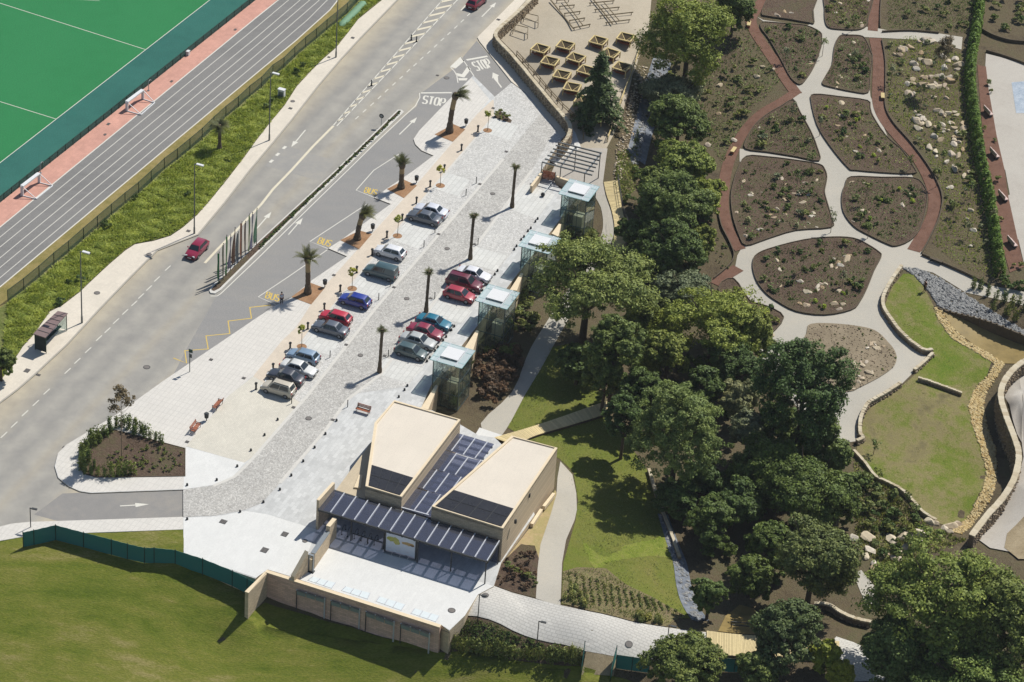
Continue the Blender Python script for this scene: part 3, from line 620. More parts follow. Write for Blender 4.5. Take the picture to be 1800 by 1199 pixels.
dr('steps_landing', [(1003, 222), (1012, 235), (1022, 262), (1000, 268), (978, 290), (968, 285), (990, 250)], .05, 'whitepave')
dr('pergola_paving', [(960, 325), (975, 292), (1005, 262), (1068, 262), (1066, 275), (1060, 320), (1064, 345), (1040, 345), (1000, 330)], .04, 'gravelplaza')
dr('garden_path', [(845, 745), (900, 690), (925, 630), (940, 600), (975, 545), (1005, 500), (1030, 462), (1046, 440), (1058, 410), (1060, 390), (1056, 365), (1045, 340), (1066, 330), (1068, 350), (1080, 380), (1082, 400), (1070, 438), (1045, 475), (1020, 520), (1000, 560), (972, 610), (950, 650), (920, 700), (890, 755), (870, 772)], .03, 'gravelpath', 3)
dr('garden_path', [(985, 812), (1006, 835), (1013, 868), (1014, 897), (1010, 915), (995, 950), (988, 990), (985, 1066), (942, 1053), (945, 1000), (950, 958), (968, 905), (978, 870), (980, 840)], .04, 'gravelpath', 0)
dr('dry_soil_bed', [(884, 990), (930, 930), (976, 862), (980, 870), (970, 900), (952, 955), (948, 985), (940, 960), (918, 958)], .02, 'drysoil')
dr('planting_bed', [(880, 992), (916, 957), (940, 962), (948, 985), (943, 1052), (900, 1041), (868, 1030)], .03, 'bedsoil')
dr('promenade', [(845, 1028), (868, 1031), (900, 1043), (941, 1054), (1035, 1076), (1110, 1094), (1200, 1108), (1245, 1113), (1245, 1152), (1180, 1162), (1085, 1156), (1030, 1146), (990, 1134), (900, 1109), (817, 1083)], .06, 'prom')
dr('promenade', [(1470, 1120), (1500, 1130), (1540, 1150), (1560, 1199), (1500, 1199), (1440, 1160)], .06, 'prom')
dr('park_lawn', [(892, 752), (930, 682), (965, 612), (1030, 600), (1060, 720), (1140, 830), (1150, 870), (1172, 930), (1188, 1000), (1205, 1060), (1225, 1088), (1110, 1092), (987, 1062), (990, 990), (1012, 915), (1016, 880), (1008, 830), (985, 808), (930, 775)], .012, 'bright_lawn')
dr('fresh_turf_patch', [(1024, 953), (1040, 966), (1064, 981), (1086, 969), (1105, 959), (1150, 949), (1176, 931), (1188, 978), (1140, 979), (1075, 989), (1064, 993), (1045, 999), (1033, 975)], .03, 'freshturf', 9, jit=.16)  # patch of a different, fresher turf with its own brighter lime colour
dr('planting_bed', [(990, 1005), (1015, 998), (1065, 1000), (1100, 1028), (1150, 1052), (1205, 1083), (1170, 1102), (1110, 1092), (1035, 1074), (988, 1061)], .03, 'rowsoil')
dr('planting_bed', [(817, 1085), (900, 1111), (990, 1136), (1027, 1147), (1022, 1172), (950, 1170), (860, 1160), (775, 1147), (792, 1115)], .03, 'bedsoil')
dr('earth_track', [(1030, 1147), (1085, 1157), (1078, 1190), (1022, 1188)], .09, 'sandsoil')
# garden path network: pale gravel below, raised beds and bark paths above
dr('garden_path', [(1330, 30), (1342, 36), (1420, 45), (1432, 40), (1427, -20), (1462, -20), (1460, 50), (1530, 48), (1560, 54), (1640, 58), (1692, 66), (1690, 88), (1640, 72), (1560, 68), (1520, 66), (1530, 170), (1560, 240), (1605, 312), (1625, 360), (1612, 430), (1625, 452), (1662, 467), (1737, 502), (1830, 520), (1830, 545), (1760, 528), (1697, 515), (1640, 480), (1615, 474), (1585, 473), (1566, 497), (1551, 526), (1552, 546), (1563, 563), (1592, 600), (1630, 625), (1600, 661), (1582, 679), (1535, 706), (1521, 719), (1510, 747), (1508, 776), (1480, 780), (1420, 740), (1380, 690), (1330, 620), (1340, 600), (1375, 560), (1350, 540), (1310, 530), (1288, 492), (1296, 450), (1310, 425), (1350, 400), (1440, 395), (1450, 300), (1300, 285), (1300, 262), (1430, 285), (1400, 180), (1385, 165), (1395, 150), (1440, 100), (1442, 60), (1350, 44)], .03, 'gravelpath')
def rib(name, px, w, off, m):
    c = spline(GTL(px), 5, False); L, Rr = ribbon_pts(c, w); return drape(name, L + Rr[::-1], off, MT[m])
rib('bark_path', [(1352, -10), (1334, 12), (1320, 32), (1326, 55), (1345, 85), (1364, 112), (1380, 138), (1400, 166)], 1.65, .05, 'mulch')
rib('bark_path', [(1402, 160), (1375, 178), (1338, 200), (1308, 232), (1288, 268), (1277, 300), (1272, 335), (1271, 365), (1277, 395), (1288, 422), (1302, 440)], 1.5, .05, 'mulch')
rib('bark_path', [(1298, 472), (1275, 486), (1255, 500)], 1.8, .05, 'mulch')
rib('bark_path', [(1541, -20), (1537, 15), (1534, 55)], 1.45, .055, 'mulch')
rib('bark_path', [(1538, 68), (1545, 105), (1544, 150), (1545, 185), (1558, 215), (1585, 248), (1612, 278), (1632, 312), (1643, 345), (1640, 380), (1624, 412), (1606, 442)], 1.75, .055, 'mulch')
BEDS = {
 'b0': [(1338, 26), (1350, 31), (1385, 36), (1420, 42), (1431, 43), (1429, 22), (1437, -20), (1360, -20), (1348, 0)],
 'b1': [(1453, -20), (1449, 17), (1450, 40), (1457, 51), (1475, 54), (1500, 55), (1515, 53), (1524, 46), (1527, 32), (1533, -20)],
 'b2': [(1338, 42), (1350, 41), (1385, 44), (1417, 47), (1442, 59), (1445, 70), (1444, 84), (1432, 117), (1418, 140), (1406, 151), (1390, 140), (1372, 107), (1352, 72), (1337, 52)],
 'b3': [(1475, 66), (1490, 64), (1512, 65), (1522, 72), (1532, 95), (1534, 105), (1530, 140), (1526, 165), (1500, 164), (1462, 156), (1445, 150), (1450, 137), (1462, 115), (1466, 85)],
 'b4': [(1425, 180), (1430, 168), (1475, 172), (1525, 179), (1530, 192), (1535, 207), (1557, 240), (1587, 267), (1607, 297), (1608, 307), (1567, 307), (1505, 302), (1490, 297), (1457, 257), (1435, 220)],
 'b5': [(1394, 178), (1407, 200), (1425, 232), (1437, 262), (1440, 285), (1400, 278), (1350, 270), (1310, 264), (1312, 245), (1325, 223), (1345, 205), (1370, 190)],
 'b6': [(1495, 313), (1550, 314), (1606, 315), (1624, 328), (1630, 345), (1628, 368), (1617, 405), (1600, 425), (1575, 435), (1558, 431), (1525, 415), (1500, 400), (1482, 375), (1479, 347), (1485, 327)],
 'b7': [(1311, 277), (1350, 278), (1400, 284), (1440, 291), (1450, 300), (1454, 315), (1450, 337), (1452, 350), (1462, 385), (1461, 402), (1400, 407), (1350, 422), (1311, 434), (1298, 415), (1288, 385), (1284, 350), (1288, 325), (1296, 300)],
 'b8': [(1329, 450), (1350, 440), (1412, 424), (1462, 419), (1500, 421), (1525, 432), (1546, 446), (1549, 454), (1537, 477), (1525, 507), (1512, 532), (1497, 547), (1450, 556), (1400, 550), (1365, 532), (1345, 517), (1330, 497), (1323, 476), (1323, 460)],
 'b10': [(1290, 492), (1318, 530), (1350, 541), (1378, 560), (1352, 592), (1322, 606), (1290, 580), (1262, 510)]}
GRAV = [(1417, 588), (1425, 571), (1475, 571), (1525, 578), (1545, 587), (1560, 602), (1572, 617), (1576, 632), (1569, 648), (1545, 665), (1512, 682), (1492, 690), (1440, 690), (1400, 640)]
for k, px in BEDS.items():
    w = spline(GTL(px), 3)
    b = drape('planting_bed', w, .17, MT['bedsoil'])
    e = edging('bed_edge', w, MT['darkedge'], None, .1, .27); e.parent = b
b = drape('gravel_bed', spline(GTL(GRAV), 3), .12, ground('gravel_bed', [alb(128, 114, 94), alb(150, 136, 112), alb(166, 150, 126)], .4, 3, 14, bump=.6, bd=.06))
def edge_run(px, h=.34, w=.12, nm='bed_edge'):
    c = spline(GTL(px), 4, False); z = list(TT([(p.x, p.y) for p in c]))
    return wall_run(MB(), c, w, lambda i: z[i] - .2, lambda i: z[i] + h).build(nm, MT['darkedge'], kind='structure')
edge_run([(1550, -15), (1547, 20), (1547, 50)]); edge_run([(1550, 58), (1600, 56), (1650, 60)]); edge_run([(1550, 72), (1556, 110), (1556, 155), (1556, 190), (1570, 218), (1598, 250), (1625, 285), (1645, 318), (1656, 350), (1650, 385), (1634, 420), (1620, 447)])
edge_run([(1620, 450), (1662, 468), (1700, 485), (1740, 505)], .4); edge_run([(1305, -10), (1318, 22)]); edge_run([(1262, 372), (1268, 400), (1283, 430), (1290, 452), (1280, 470), (1254, 492)])
edge_run([(1725, 55), (1745, 66), (1775, 75), (1810, 78)], .5); edge_run([(1733, 92), (1770, 103), (1810, 118)], .4)
dr('right_court', [(1733, 95), (1765, 103), (1830, 122), (2150, 200), (2150, 560), (1800, 464), (1790, 422), (1782, 420), (1770, 345), (1775, 343), (1767, 300), (1757, 290), (1741, 195), (1737, 160), (1732, 117)], .04, 'gravelplaza')
dr('bark_border', [(1718, 115), (1733, 118), (1738, 160), (1745, 200), (1752, 240), (1766, 300), (1772, 345), (1789, 422), (1800, 470), (1775, 480), (1758, 420), (1742, 330), (1728, 240), (1722, 170)], .045, 'mulch')
mos = ground('mosaic', [alb(112, 128, 146), alb(150, 164, 178), alb(196, 204, 210), alb(128, 122, 124)], .8, 3, 10, bump=.1, contrast=1.1)
MT['mosaic'] = mos
dr('tiled_mosaic', [(1778, 146), (1800, 144), (1830, 150), (1830, 210), (1800, 200), (1786, 200)], .06, 'mosaic')
dr('slope_lawn', [(1588, 482), (1605, 482), (1622, 503), (1642, 540), (1668, 582), (1705, 610), (1745, 630), (1735, 660), (1712, 700), (1710, 730), (1720, 765), (1732, 800), (1738, 850), (1690, 930), (1640, 918), (1600, 883), (1582, 864), (1540, 842), (1505, 795), (1512, 750), (1524, 722), (1580, 684), (1600, 667), (1638, 629), (1594, 604), (1560, 560), (1556, 535), (1568, 505)], .025, 'slope_lawn')
dr('upper_terrace', [(1812, 640), (1790, 650), (1770, 672), (1766, 700), (1780, 740), (1796, 780), (1799, 805), (1790, 842), (1770, 878), (1745, 908), (1712, 945), (1740, 965), (1830, 985), (2050, 1000), (2100, 800), (2050, 640)], .12, 'gravelplaza')
dr('earth_mound', [(1770, 940), (1800, 910), (1840, 905), (1840, 985), (1790, 985), (1765, 965)], .16, 'sandsoil')
dr('garden_path', [(1500, 1010), (1514, 1003), (1540, 1035), (1545, 1068), (1528, 1075), (1512, 1040)], .04, 'gravelpath')
# water
MT['pond'] = (lambda t: (t.bsdf(t.ramp(t.noise(t.coords(), .6, 5), [(.3, alb(134, 116, 72)), (.7, alb(164, 142, 90))]), .55, 0, .12, t.noise(t.coords(), 3, 3), .1, .02), t.m)[1])(NT('pond_water'))
MT['stream'] = (lambda t: (t.bsdf(t.ramp(t.noise(t.coords(), 1.2, 6), [(.3, alb(96, 102, 112)), (.55, alb(128, 134, 142)), (.8, alb(176, 180, 184))]), .55, 0, .15, t.noise(t.coords(), 4, 4), .25, .04), t.m)[1])(NT('stream_water'))
dr('pond_water', [(1655, 542), (1700, 556), (1760, 582), (1815, 606), (1815, 640), (1765, 640), (1735, 622), (1700, 598), (1672, 575)], .05, 'pond')
dr('pond_water', [(1262, 1112), (1275, 1085), (1300, 1065), (1325, 1072), (1345, 1095), (1340, 1118), (1300, 1116)], .15, 'pond')
rib('stream_water', [(1165, 905), (1180, 950), (1195, 990), (1202, 1030), (1212, 1062), (1232, 1092)], [1.2 + .9 * (i / 25) for i in range(26)], .06, 'stream')
rib('stream_water', [(1165, 105), (1152, 150), (1140, 195), (1128, 240), (1118, 280)], 2.6, .08, 'stream')
# dry-stone walls: real stones over a core
RS = random.Random(11)
def stone_mesh(nm, mat, r, sz=(1, 1, 1), sub=1, seed=0):
    rn = random.Random(seed); bm = bmesh.new(); bmesh.ops.create_icosphere(bm, subdivisions=sub, radius=r)
    ks = [(Vector((rn.uniform(-1, 1), rn.uniform(-1, 1), rn.uniform(-1, 1))).normalized(), rn.uniform(.48, .8)) for _ in range(11)]
    for v in bm.verts:
        for d, k in ks:
            t = v.co.dot(d)
            if t > r * k: v.co -= d * (t - r * k)
        v.co = Vector((v.co.x * sz[0], v.co.y * sz[1], v.co.z * sz[2]))
    me = bpy.data.meshes.new(nm); bm.to_mesh(me); bm.free(); me.materials.append(mat); return me
def cap_mesh(nm, mat, seed):
    rn = random.Random(seed); j = lambda a: a + rn.uniform(-.05, .05); m = MB(); vs = [(j(x * .5), j(y * .5), z * .5 if z < 0 else .5 + rn.uniform(-.1, .06)) for x in (-1, 1) for y in (-1, 1) for z in (-1, 1)]
    m.add(vs, [(0, 1, 3, 2), (4, 6, 7, 5), (0, 4, 5, 1), (2, 3, 7, 6), (0, 2, 6, 4), (1, 5, 7, 3)]); return m.mesh(nm, mat)
def stonecol(name, cols):
    t = NT(name); g = t.n('ShaderNodeNewGeometry'); oi = t.n('ShaderNodeObjectInfo')
    a = t.math('FRACT', t.math('ADD', g.outputs['Random Per Island'], oi.outputs['Random']))
    col = t.ramp(a, [(i / (len(cols) - 1), c) for i, c in enumerate(cols)]); n = t.noise(t.coords(), 4, 6)
    col = t.mix(1.0, col, t.ramp(n, [(.3, (.8, .8, .8, 1)), (.7, (1.15, 1.15, 1.15, 1))]), 'MULTIPLY'); t.bsdf(col, .9, 0, .2, n, .5, .03); return t.m
MT['sandstone'] = stonecol('sandstone', [alb(206, 188, 158), alb(220, 206, 178), alb(190, 164, 128), alb(226, 216, 196), alb(196, 176, 152)])
MT['cobblestone_yellow'] = stonecol('yellow_river_stone', [alb(206, 182, 126), alb(222, 204, 158), alb(188, 158, 100), alb(214, 194, 146), alb(170, 146, 104)])
MT['greystone'] = stonecol('grey_scree_stone', [alb(142, 142, 138), alb(166, 166, 162), alb(118, 118, 118), alb(184, 182, 176)])
MT['wallstone'] = stonecol('wall_stone', [alb(150, 132, 108), alb(172, 152, 124), alb(128, 112, 94), alb(184, 168, 142)])
MT['capstone'] = stonecol('cap_stone', [alb(204, 190, 160), alb(216, 204, 178), alb(190, 174, 144)])
def stones_np(name, pts, sizes, mat, parent=None, seed=1, flatten=.7):
    """many loose stones as one real mesh: each an irregular 12-face lump"""
    rn = np.random.default_rng(seed)
    base = np.array([[1, 0, 0], [.3, .95, 0], [-.8, .6, 0], [-.85, -.55, 0], [.3, -.95, 0], [.1, .1, 1], [0, 0, -1.]])
    F = np.array([[0, 1, 5], [1, 2, 5], [2, 3, 5], [3, 4, 5], [4, 0, 5], [1, 0, 6], [2, 1, 6], [3, 2, 6], [4, 3, 6], [0, 4, 6]])
    n = len(pts); V = np.repeat(base[None], n, 0) * rn.uniform(.7, 1.25, (n, 7, 3))
    a = rn.uniform(0, 6.28, n); c, s = np.cos(a)[:, None], np.sin(a)[:, None]
    x = V[:, :, 0] * c - V[:, :, 1] * s; y = V[:, :, 0] * s + V[:, :, 1] * c; V = np.stack([x, y, V[:, :, 2] * flatten], 2) * np.asarray(sizes)[:, None, None]
    V += np.asarray(pts)[:, None, :]
    o = link(name, npmesh(name, V.reshape(-1, 3), (F[None] + np.arange(n)[:, None, None] * 7).reshape(-1, 3), mat), parent); o['kind'] = 'stuff'; return o
def dry_wall(px, h, th, label, cap=True, closed_z=None, capm='capstone', name='stone_wall', zup=None):
    c = spline(GTL(px), 6, False)
    zt = list(TT([(p.x, p.y) for p in c]))
    top = [z + (h[i * len(h) // len(zt)] if hasattr(h, '__len__') else h) for i, z in enumerate(zt)]
    if zup is not None: top = [max(t, zup) for t in top]
    lo = [z - .6 for z in zt]
    if closed_z is not None: lo = [min(l, closed_z) for l in lo]
    root = wall_run(MB(), c, th, lambda i: lo[i], lambda i: top[i] - .12).build(name, MT['wallstone'])
    tag(root, label, 'stone wall')
    # courses of face stones on both sides, cap stones on top
    L, Rr = ribbon_pts(c, th + .02); P = []; S = []
    for side in (L, Rr):
        for i in range(len(side) - 1):
            a, b = side[i], side[i + 1]; n = max(1, int((b - a).length / .42)); hh = top[i] - .25 - lo[i]; rows = max(1, int(hh / .3))
            for k in range(n):
                for r in range(rows):
                    t = (k + RS.uniform(.1, .9)) / n; P.append((*(a.lerp(b, t)).xy, lo[i] + .15 + r * .3 + RS.uniform(-.05, .05))); S.append(RS.uniform(.13, .24))
    if P: stones_np('face_stones', P, S, MT['wallstone'], root, 3, .8)
    if cap:
        meshes = [cap_mesh('cap_stone', MT[capm], q) for q in range(4)]
        acc = 0.0
        for i in range(len(c) - 1):
            a, b = c[i], c[i + 1]; l = (b - a).length; s = max(1, int(round(l / .75)))
            for k in range(s):
                p = a.lerp(b, (k + .5) / s); o = link('cap_stone', meshes[RS.randrange(4)], root); o.location = (p.x, p.y, top[i] - .06 + RS.uniform(-.03, .03))
                o.rotation_euler = (0, 0, math.atan2(b.y - a.y, b.x - a.x) + RS.uniform(-.05, .05)); o.scale = (l / s * 1.02, th * 1.12, .2)
    return root
WL = [(945, -14), (915, 16), (895, 34), (878, 49), (871, 60), (877, 72), (900, 96), (932, 134), (965, 174), (990, 203), (1000, 216), (1002, 228), (997, 240), (986, 252)]
def boundary_wall():
    # stands beside the ramp (level 0) and holds the picnic ground; top level given in picture points
    c = spline(GL(WL, 1.75), 6, False); k = len(c)
    top = lambda i: 1.75 if i < k * .8 else 1.75 - (i - k * .8) / (k * .2) * .5
    root = wall_run(MB(), c, .42, lambda i: -1.0, lambda i: top(i) - .1).build('stone_wall', MT['wallstone'])
    tag(root, 'long curving stone retaining wall around the picnic ground beside the ramp', 'stone wall')
    P = []; S = []; L, Rr = ribbon_pts(c, .44)
    for side in (L, Rr):
        for i in range(k - 1):
            a, b = side[i], side[i + 1]; n = max(1, int((b - a).length / .4))
            for q in range(n):
                for r in range(6): P.append((*(a.lerp(b, (q + RS.uniform(.1, .9)) / n)).xy, .1 + r * .27)); S.append(RS.uniform(.13, .22))
    stones_np('face_stones', P, S, MT['wallstone'], root, 5, .8)
    ms = [cap_mesh('cap_stone', MT['capstone'], 20 + q) for q in range(4)]
    for i in range(k - 1):
        a, b = c[i], c[i + 1]; l = (b - a).length; s = max(1, int(round(l / .9)))
        for q in range(s):
            p = a.lerp(b, (q + .5) / s); o = link('cap_stone', ms[RS.randrange(4)], root); o.location = (p.x, p.y, top(i) - .05); o.rotation_euler = (0, 0, math.atan2(b.y - a.y, b.x - a.x)); o.scale = (l / s * 1.02, .5, .18)
boundary_wall()
dry_wall([(1584, 474), (1566, 500), (1552, 527), (1552, 546), (1563, 565), (1580, 588), (1600, 607), (1622, 622), (1638, 622)], .7, .38, 'curved stone wall with cream cap between the wide gravel path and grass slope')
dry_wall([(1639, 626), (1622, 643), (1606, 656)], .55, .34, 'short stone wall stub at the corner above the grass slope')
dry_wall([(1582, 680), (1560, 695), (1537, 708), (1523, 718), (1512, 742), (1511, 768), (1516, 776), (1505, 782)], .65, .38, 'stone wall with cream cap bending beside the lower gravel path end')
dry_wall([(1500, 797), (1520, 819), (1538, 842), (1560, 853), (1582, 865), (1604, 886), (1622, 906), (1645, 920)], .5, .3, 'low stone wall along the foot of the grass slope below the tall dark tree')
dry_wall([(1613, 670), (1640, 679), (1665, 688), (1690, 697)], .55, .28, 'straight short stone wall jutting into the middle of the grass slope')
def big_wall():
    px = [(1815, 628), (1795, 638), (1776, 655), (1762, 678), (1760, 702), (1771, 738), (1784, 772), (1791, 800), (1784, 838), (1762, 876), (1736, 905), (1708, 942)]
    c = spline(GL(px, -1.4), 6, False)
    root = wall_run(MB(), c, .6, lambda i: -5.2, lambda i: -1.5).build('retaining_wall', MT['wallstone']); tag(root, 'tall curved stone retaining wall with pale cap above the yellow stone stream bed', 'retaining wall')
    P = []; S = []; L, Rr = ribbon_pts(c, .62)
    for side in (L, Rr):
        for i in range(len(c) - 1):
            a, b = side[i], side[i + 1]; n = max(1, int((b - a).length / .45))
            for q in range(n):
                for r in range(11): P.append((*(a.lerp(b, (q + RS.uniform(.1, .9)) / n)).xy, -5 + r * .31)); S.append(RS.uniform(.15, .25))
    stones_np('face_stones', P, S, MT['wallstone'], root, 9, .8)
    ms = [cap_mesh('cap_stone', MT['capstone'], 40 + q) for q in range(4)]
    for i in range(len(c) - 1):
        a, b = c[i], c[i + 1]; l = (b - a).length; s = max(1, int(round(l / .8)))
        for q in range(s):
            p = a.lerp(b, (q + .5) / s); o = link('cap_stone', ms[RS.randrange(4)], root); o.location = (p.x, p.y, -1.45); o.rotation_euler = (0, 0, math.atan2(b.y - a.y, b.x - a.x)); o.scale = (l / s * 1.02, .72, .2)
big_wall()
dry_wall([(1430, 1070), (1455, 1072), (1478, 1086), (1500, 1096), (1530, 1103)], .8, .4, 'pale curved stone wall between the round dark tree and the big bright tree')
dry_wall([(1140, 830), (1152, 870), (1165, 905), (1182, 950), (1194, 985)], .5, .3, 'low stone edge of the stream beside the shaded park lawn')
def timber_wall():
    px = [(1643, 541), (1680, 556), (1720, 574), (1760, 592), (1815, 612)]; c = spline(GTL(px), 4, False); z = list(TT([(p.x, p.y) for p in c]))
    root = wall_run(MB(), c, .2, lambda i: -5, lambda i: -2.35).build('timber_wall', MT['darkedge']); tag(root, 'dark timber retaining wall above the yellow brown pond', 'retaining wall')
    m = MB()
    for i in range(0, len(c), 1): m.tube((c[i].x, c[i].y, -4.6), (c[i].x, c[i].y, -2.2), .14, n=6)
    m.build('posts', MT['darkedge'], root)['kind'] = 'stuff'
timber_wall()
def stone_stuff(name, px, n, s0, s1, mat, seed, zoff=.02):
    rnd = random.Random(seed); pts = []; poly = [tuple(p.xy) for p in GTL(px)]
    q = scatter(poly, n, rnd); z = TT(q)
    o = stones_np(name, [(a[0], a[1], zz + zoff) for a, zz in zip(q, z)], [rnd.uniform(s0, s1) for _ in q], MT[mat], None, seed); return o
stone_stuff('stream_stones', [(1640, 540), (1655, 545), (1672, 575), (1700, 600), (1735, 620), (1765, 640), (1752, 662), (1735, 690), (1728, 720), (1735, 750), (1750, 790), (1752, 845), (1740, 880), (1712, 920), (1690, 940), (1672, 935), (1705, 905), (1728, 862), (1734, 830), (1722, 785), (1708, 745), (1702, 715), (1712, 685), (1738, 660), (1748, 640), (1712, 618), (1672, 595), (1650, 565)], 4200, .1, .28, 'cobblestone_yellow', 21)
stone_stuff('scree_stones', [(1587, 472), (1612, 472), (1655, 492), (1700, 520), (1740, 545), (1790, 575), (1815, 592), (1815, 610), (1760, 588), (1720, 570), (1650, 540), (1632, 512), (1608, 486)], 2600, .12, .3, 'greystone', 22)
stone_stuff('rubble_stones', [(1150, 100), (1175, 105), (1140, 210), (1122, 290), (1105, 290), (1122, 220)], 500, .12, .35, 'greystone', 23)
stone_stuff('rubble_stones', [(1120, 115), (1140, 120), (1128, 170), (1115, 230), (1100, 290), (1090, 330), (1075, 300), (1090, 230), (1108, 165)], 420, .08, .22, 'sandstone', 24)
stone_stuff('stream_stones', [(1160, 905), (1186, 950), (1200, 985), (1222, 1060), (1238, 1090), (1222, 1092), (1200, 1055), (1188, 1000), (1170, 950)], 260, .1, .3, 'greystone', 25)
stone_stuff('gravel_chips', GRAV, 600, .05, .12, 'wallstone', 26, .14)
# boardwalks: every plank a part
def boardwalk(px_left, px_right, n, off, label, rails=False, cat='boardwalk'):
    L = spline(GTL(px_left), 6, False); Rr = spline(GTL(px_right), 6, False)
    def at(c, t):
        f = t * (len(c) - 1); i = min(int(f), len(c) - 2); return c[i].lerp(c[i + 1], f - i)
    mid = at(L, .5).lerp(at(Rr, .5), .5); root = empty('boardwalk', (mid.x, mid.y, mid.z), 0, label, cat)
    inv = -mid; zl = lambda p: p.z + off
    for k in range(n):
        t0, t1 = k / n, (k + .86) / n
        q = [at(L, t0), at(Rr, t0), at(Rr, t1), at(L, t1)]; z = sum(p.z for p in q) / 4 + off + RS.uniform(-.01, .01)
        MB().slab([Vector((p.x - mid.x, p.y - mid.y, z - mid.z)) for p in q], .07 if (q[1] - q[0]).cross(q[2] - q[1]).z > 0 else -.07).build('plank', MT['deckwood'], root)
    for c in (L, Rr):
        m = MB()
        for i in range(len(c) - 1): m.bar(c[i] + inv + Vector((0, 0, off - .2)), c[i + 1] + inv + Vector((0, 0, off - .2)), .12, .22)
        m.build('bearer', MT['darkedge'], root)
    if rails:
        for c in (Rr,):
            m = MB()
            for h in (1.0, .55):
                for i in range(len(c) - 1): m.tube(c[i] + inv + Vector((0, 0, off + h)), c[i + 1] + inv + Vector((0, 0, off + h)), .035, n=6)
            for k in range(7):
                p = at(c, k / 6) + inv; m.tube(p + Vector((0, 0, off - .1)), p + Vector((0, 0, off + 1.05)), .04, n=6)
            m.build('handrail', MT['steel'], root)
    return root
boardwalk([(868, 775), (925, 758), (985, 738), (1035, 720), (1066, 709)], [(905, 786), (940, 770), (1000, 752), (1046, 738), (1075, 728)], 70, .35, 'pale plank footbridge from the cream building into the trees')
boardwalk([(1061, 322), (1066, 345), (1075, 372), (1080, 400), (1078, 425), (1068, 446)], [(1085, 320), (1089, 345), (1095, 378), (1103, 405), (1102, 430), (1092, 455)], 62, .2, 'pale plank walkway with a dark handrail beside the pergola path', True)
boardwalk([(1242, 1113), (1290, 1119), (1340, 1124), (1400, 1128), (1475, 1132)], [(1242, 1152), (1290, 1155), (1330, 1158), (1400, 1162), (1475, 1166)], 75, .25, 'wide plank bridge over the brown pond at the end of the promenade')
flat('concrete_pad', [G(q[0], q[1], -2.2) for q in [(832, 770), (843, 752), (884, 766), (900, 772), (880, 800)]], -2.2, MT['whitepave'])
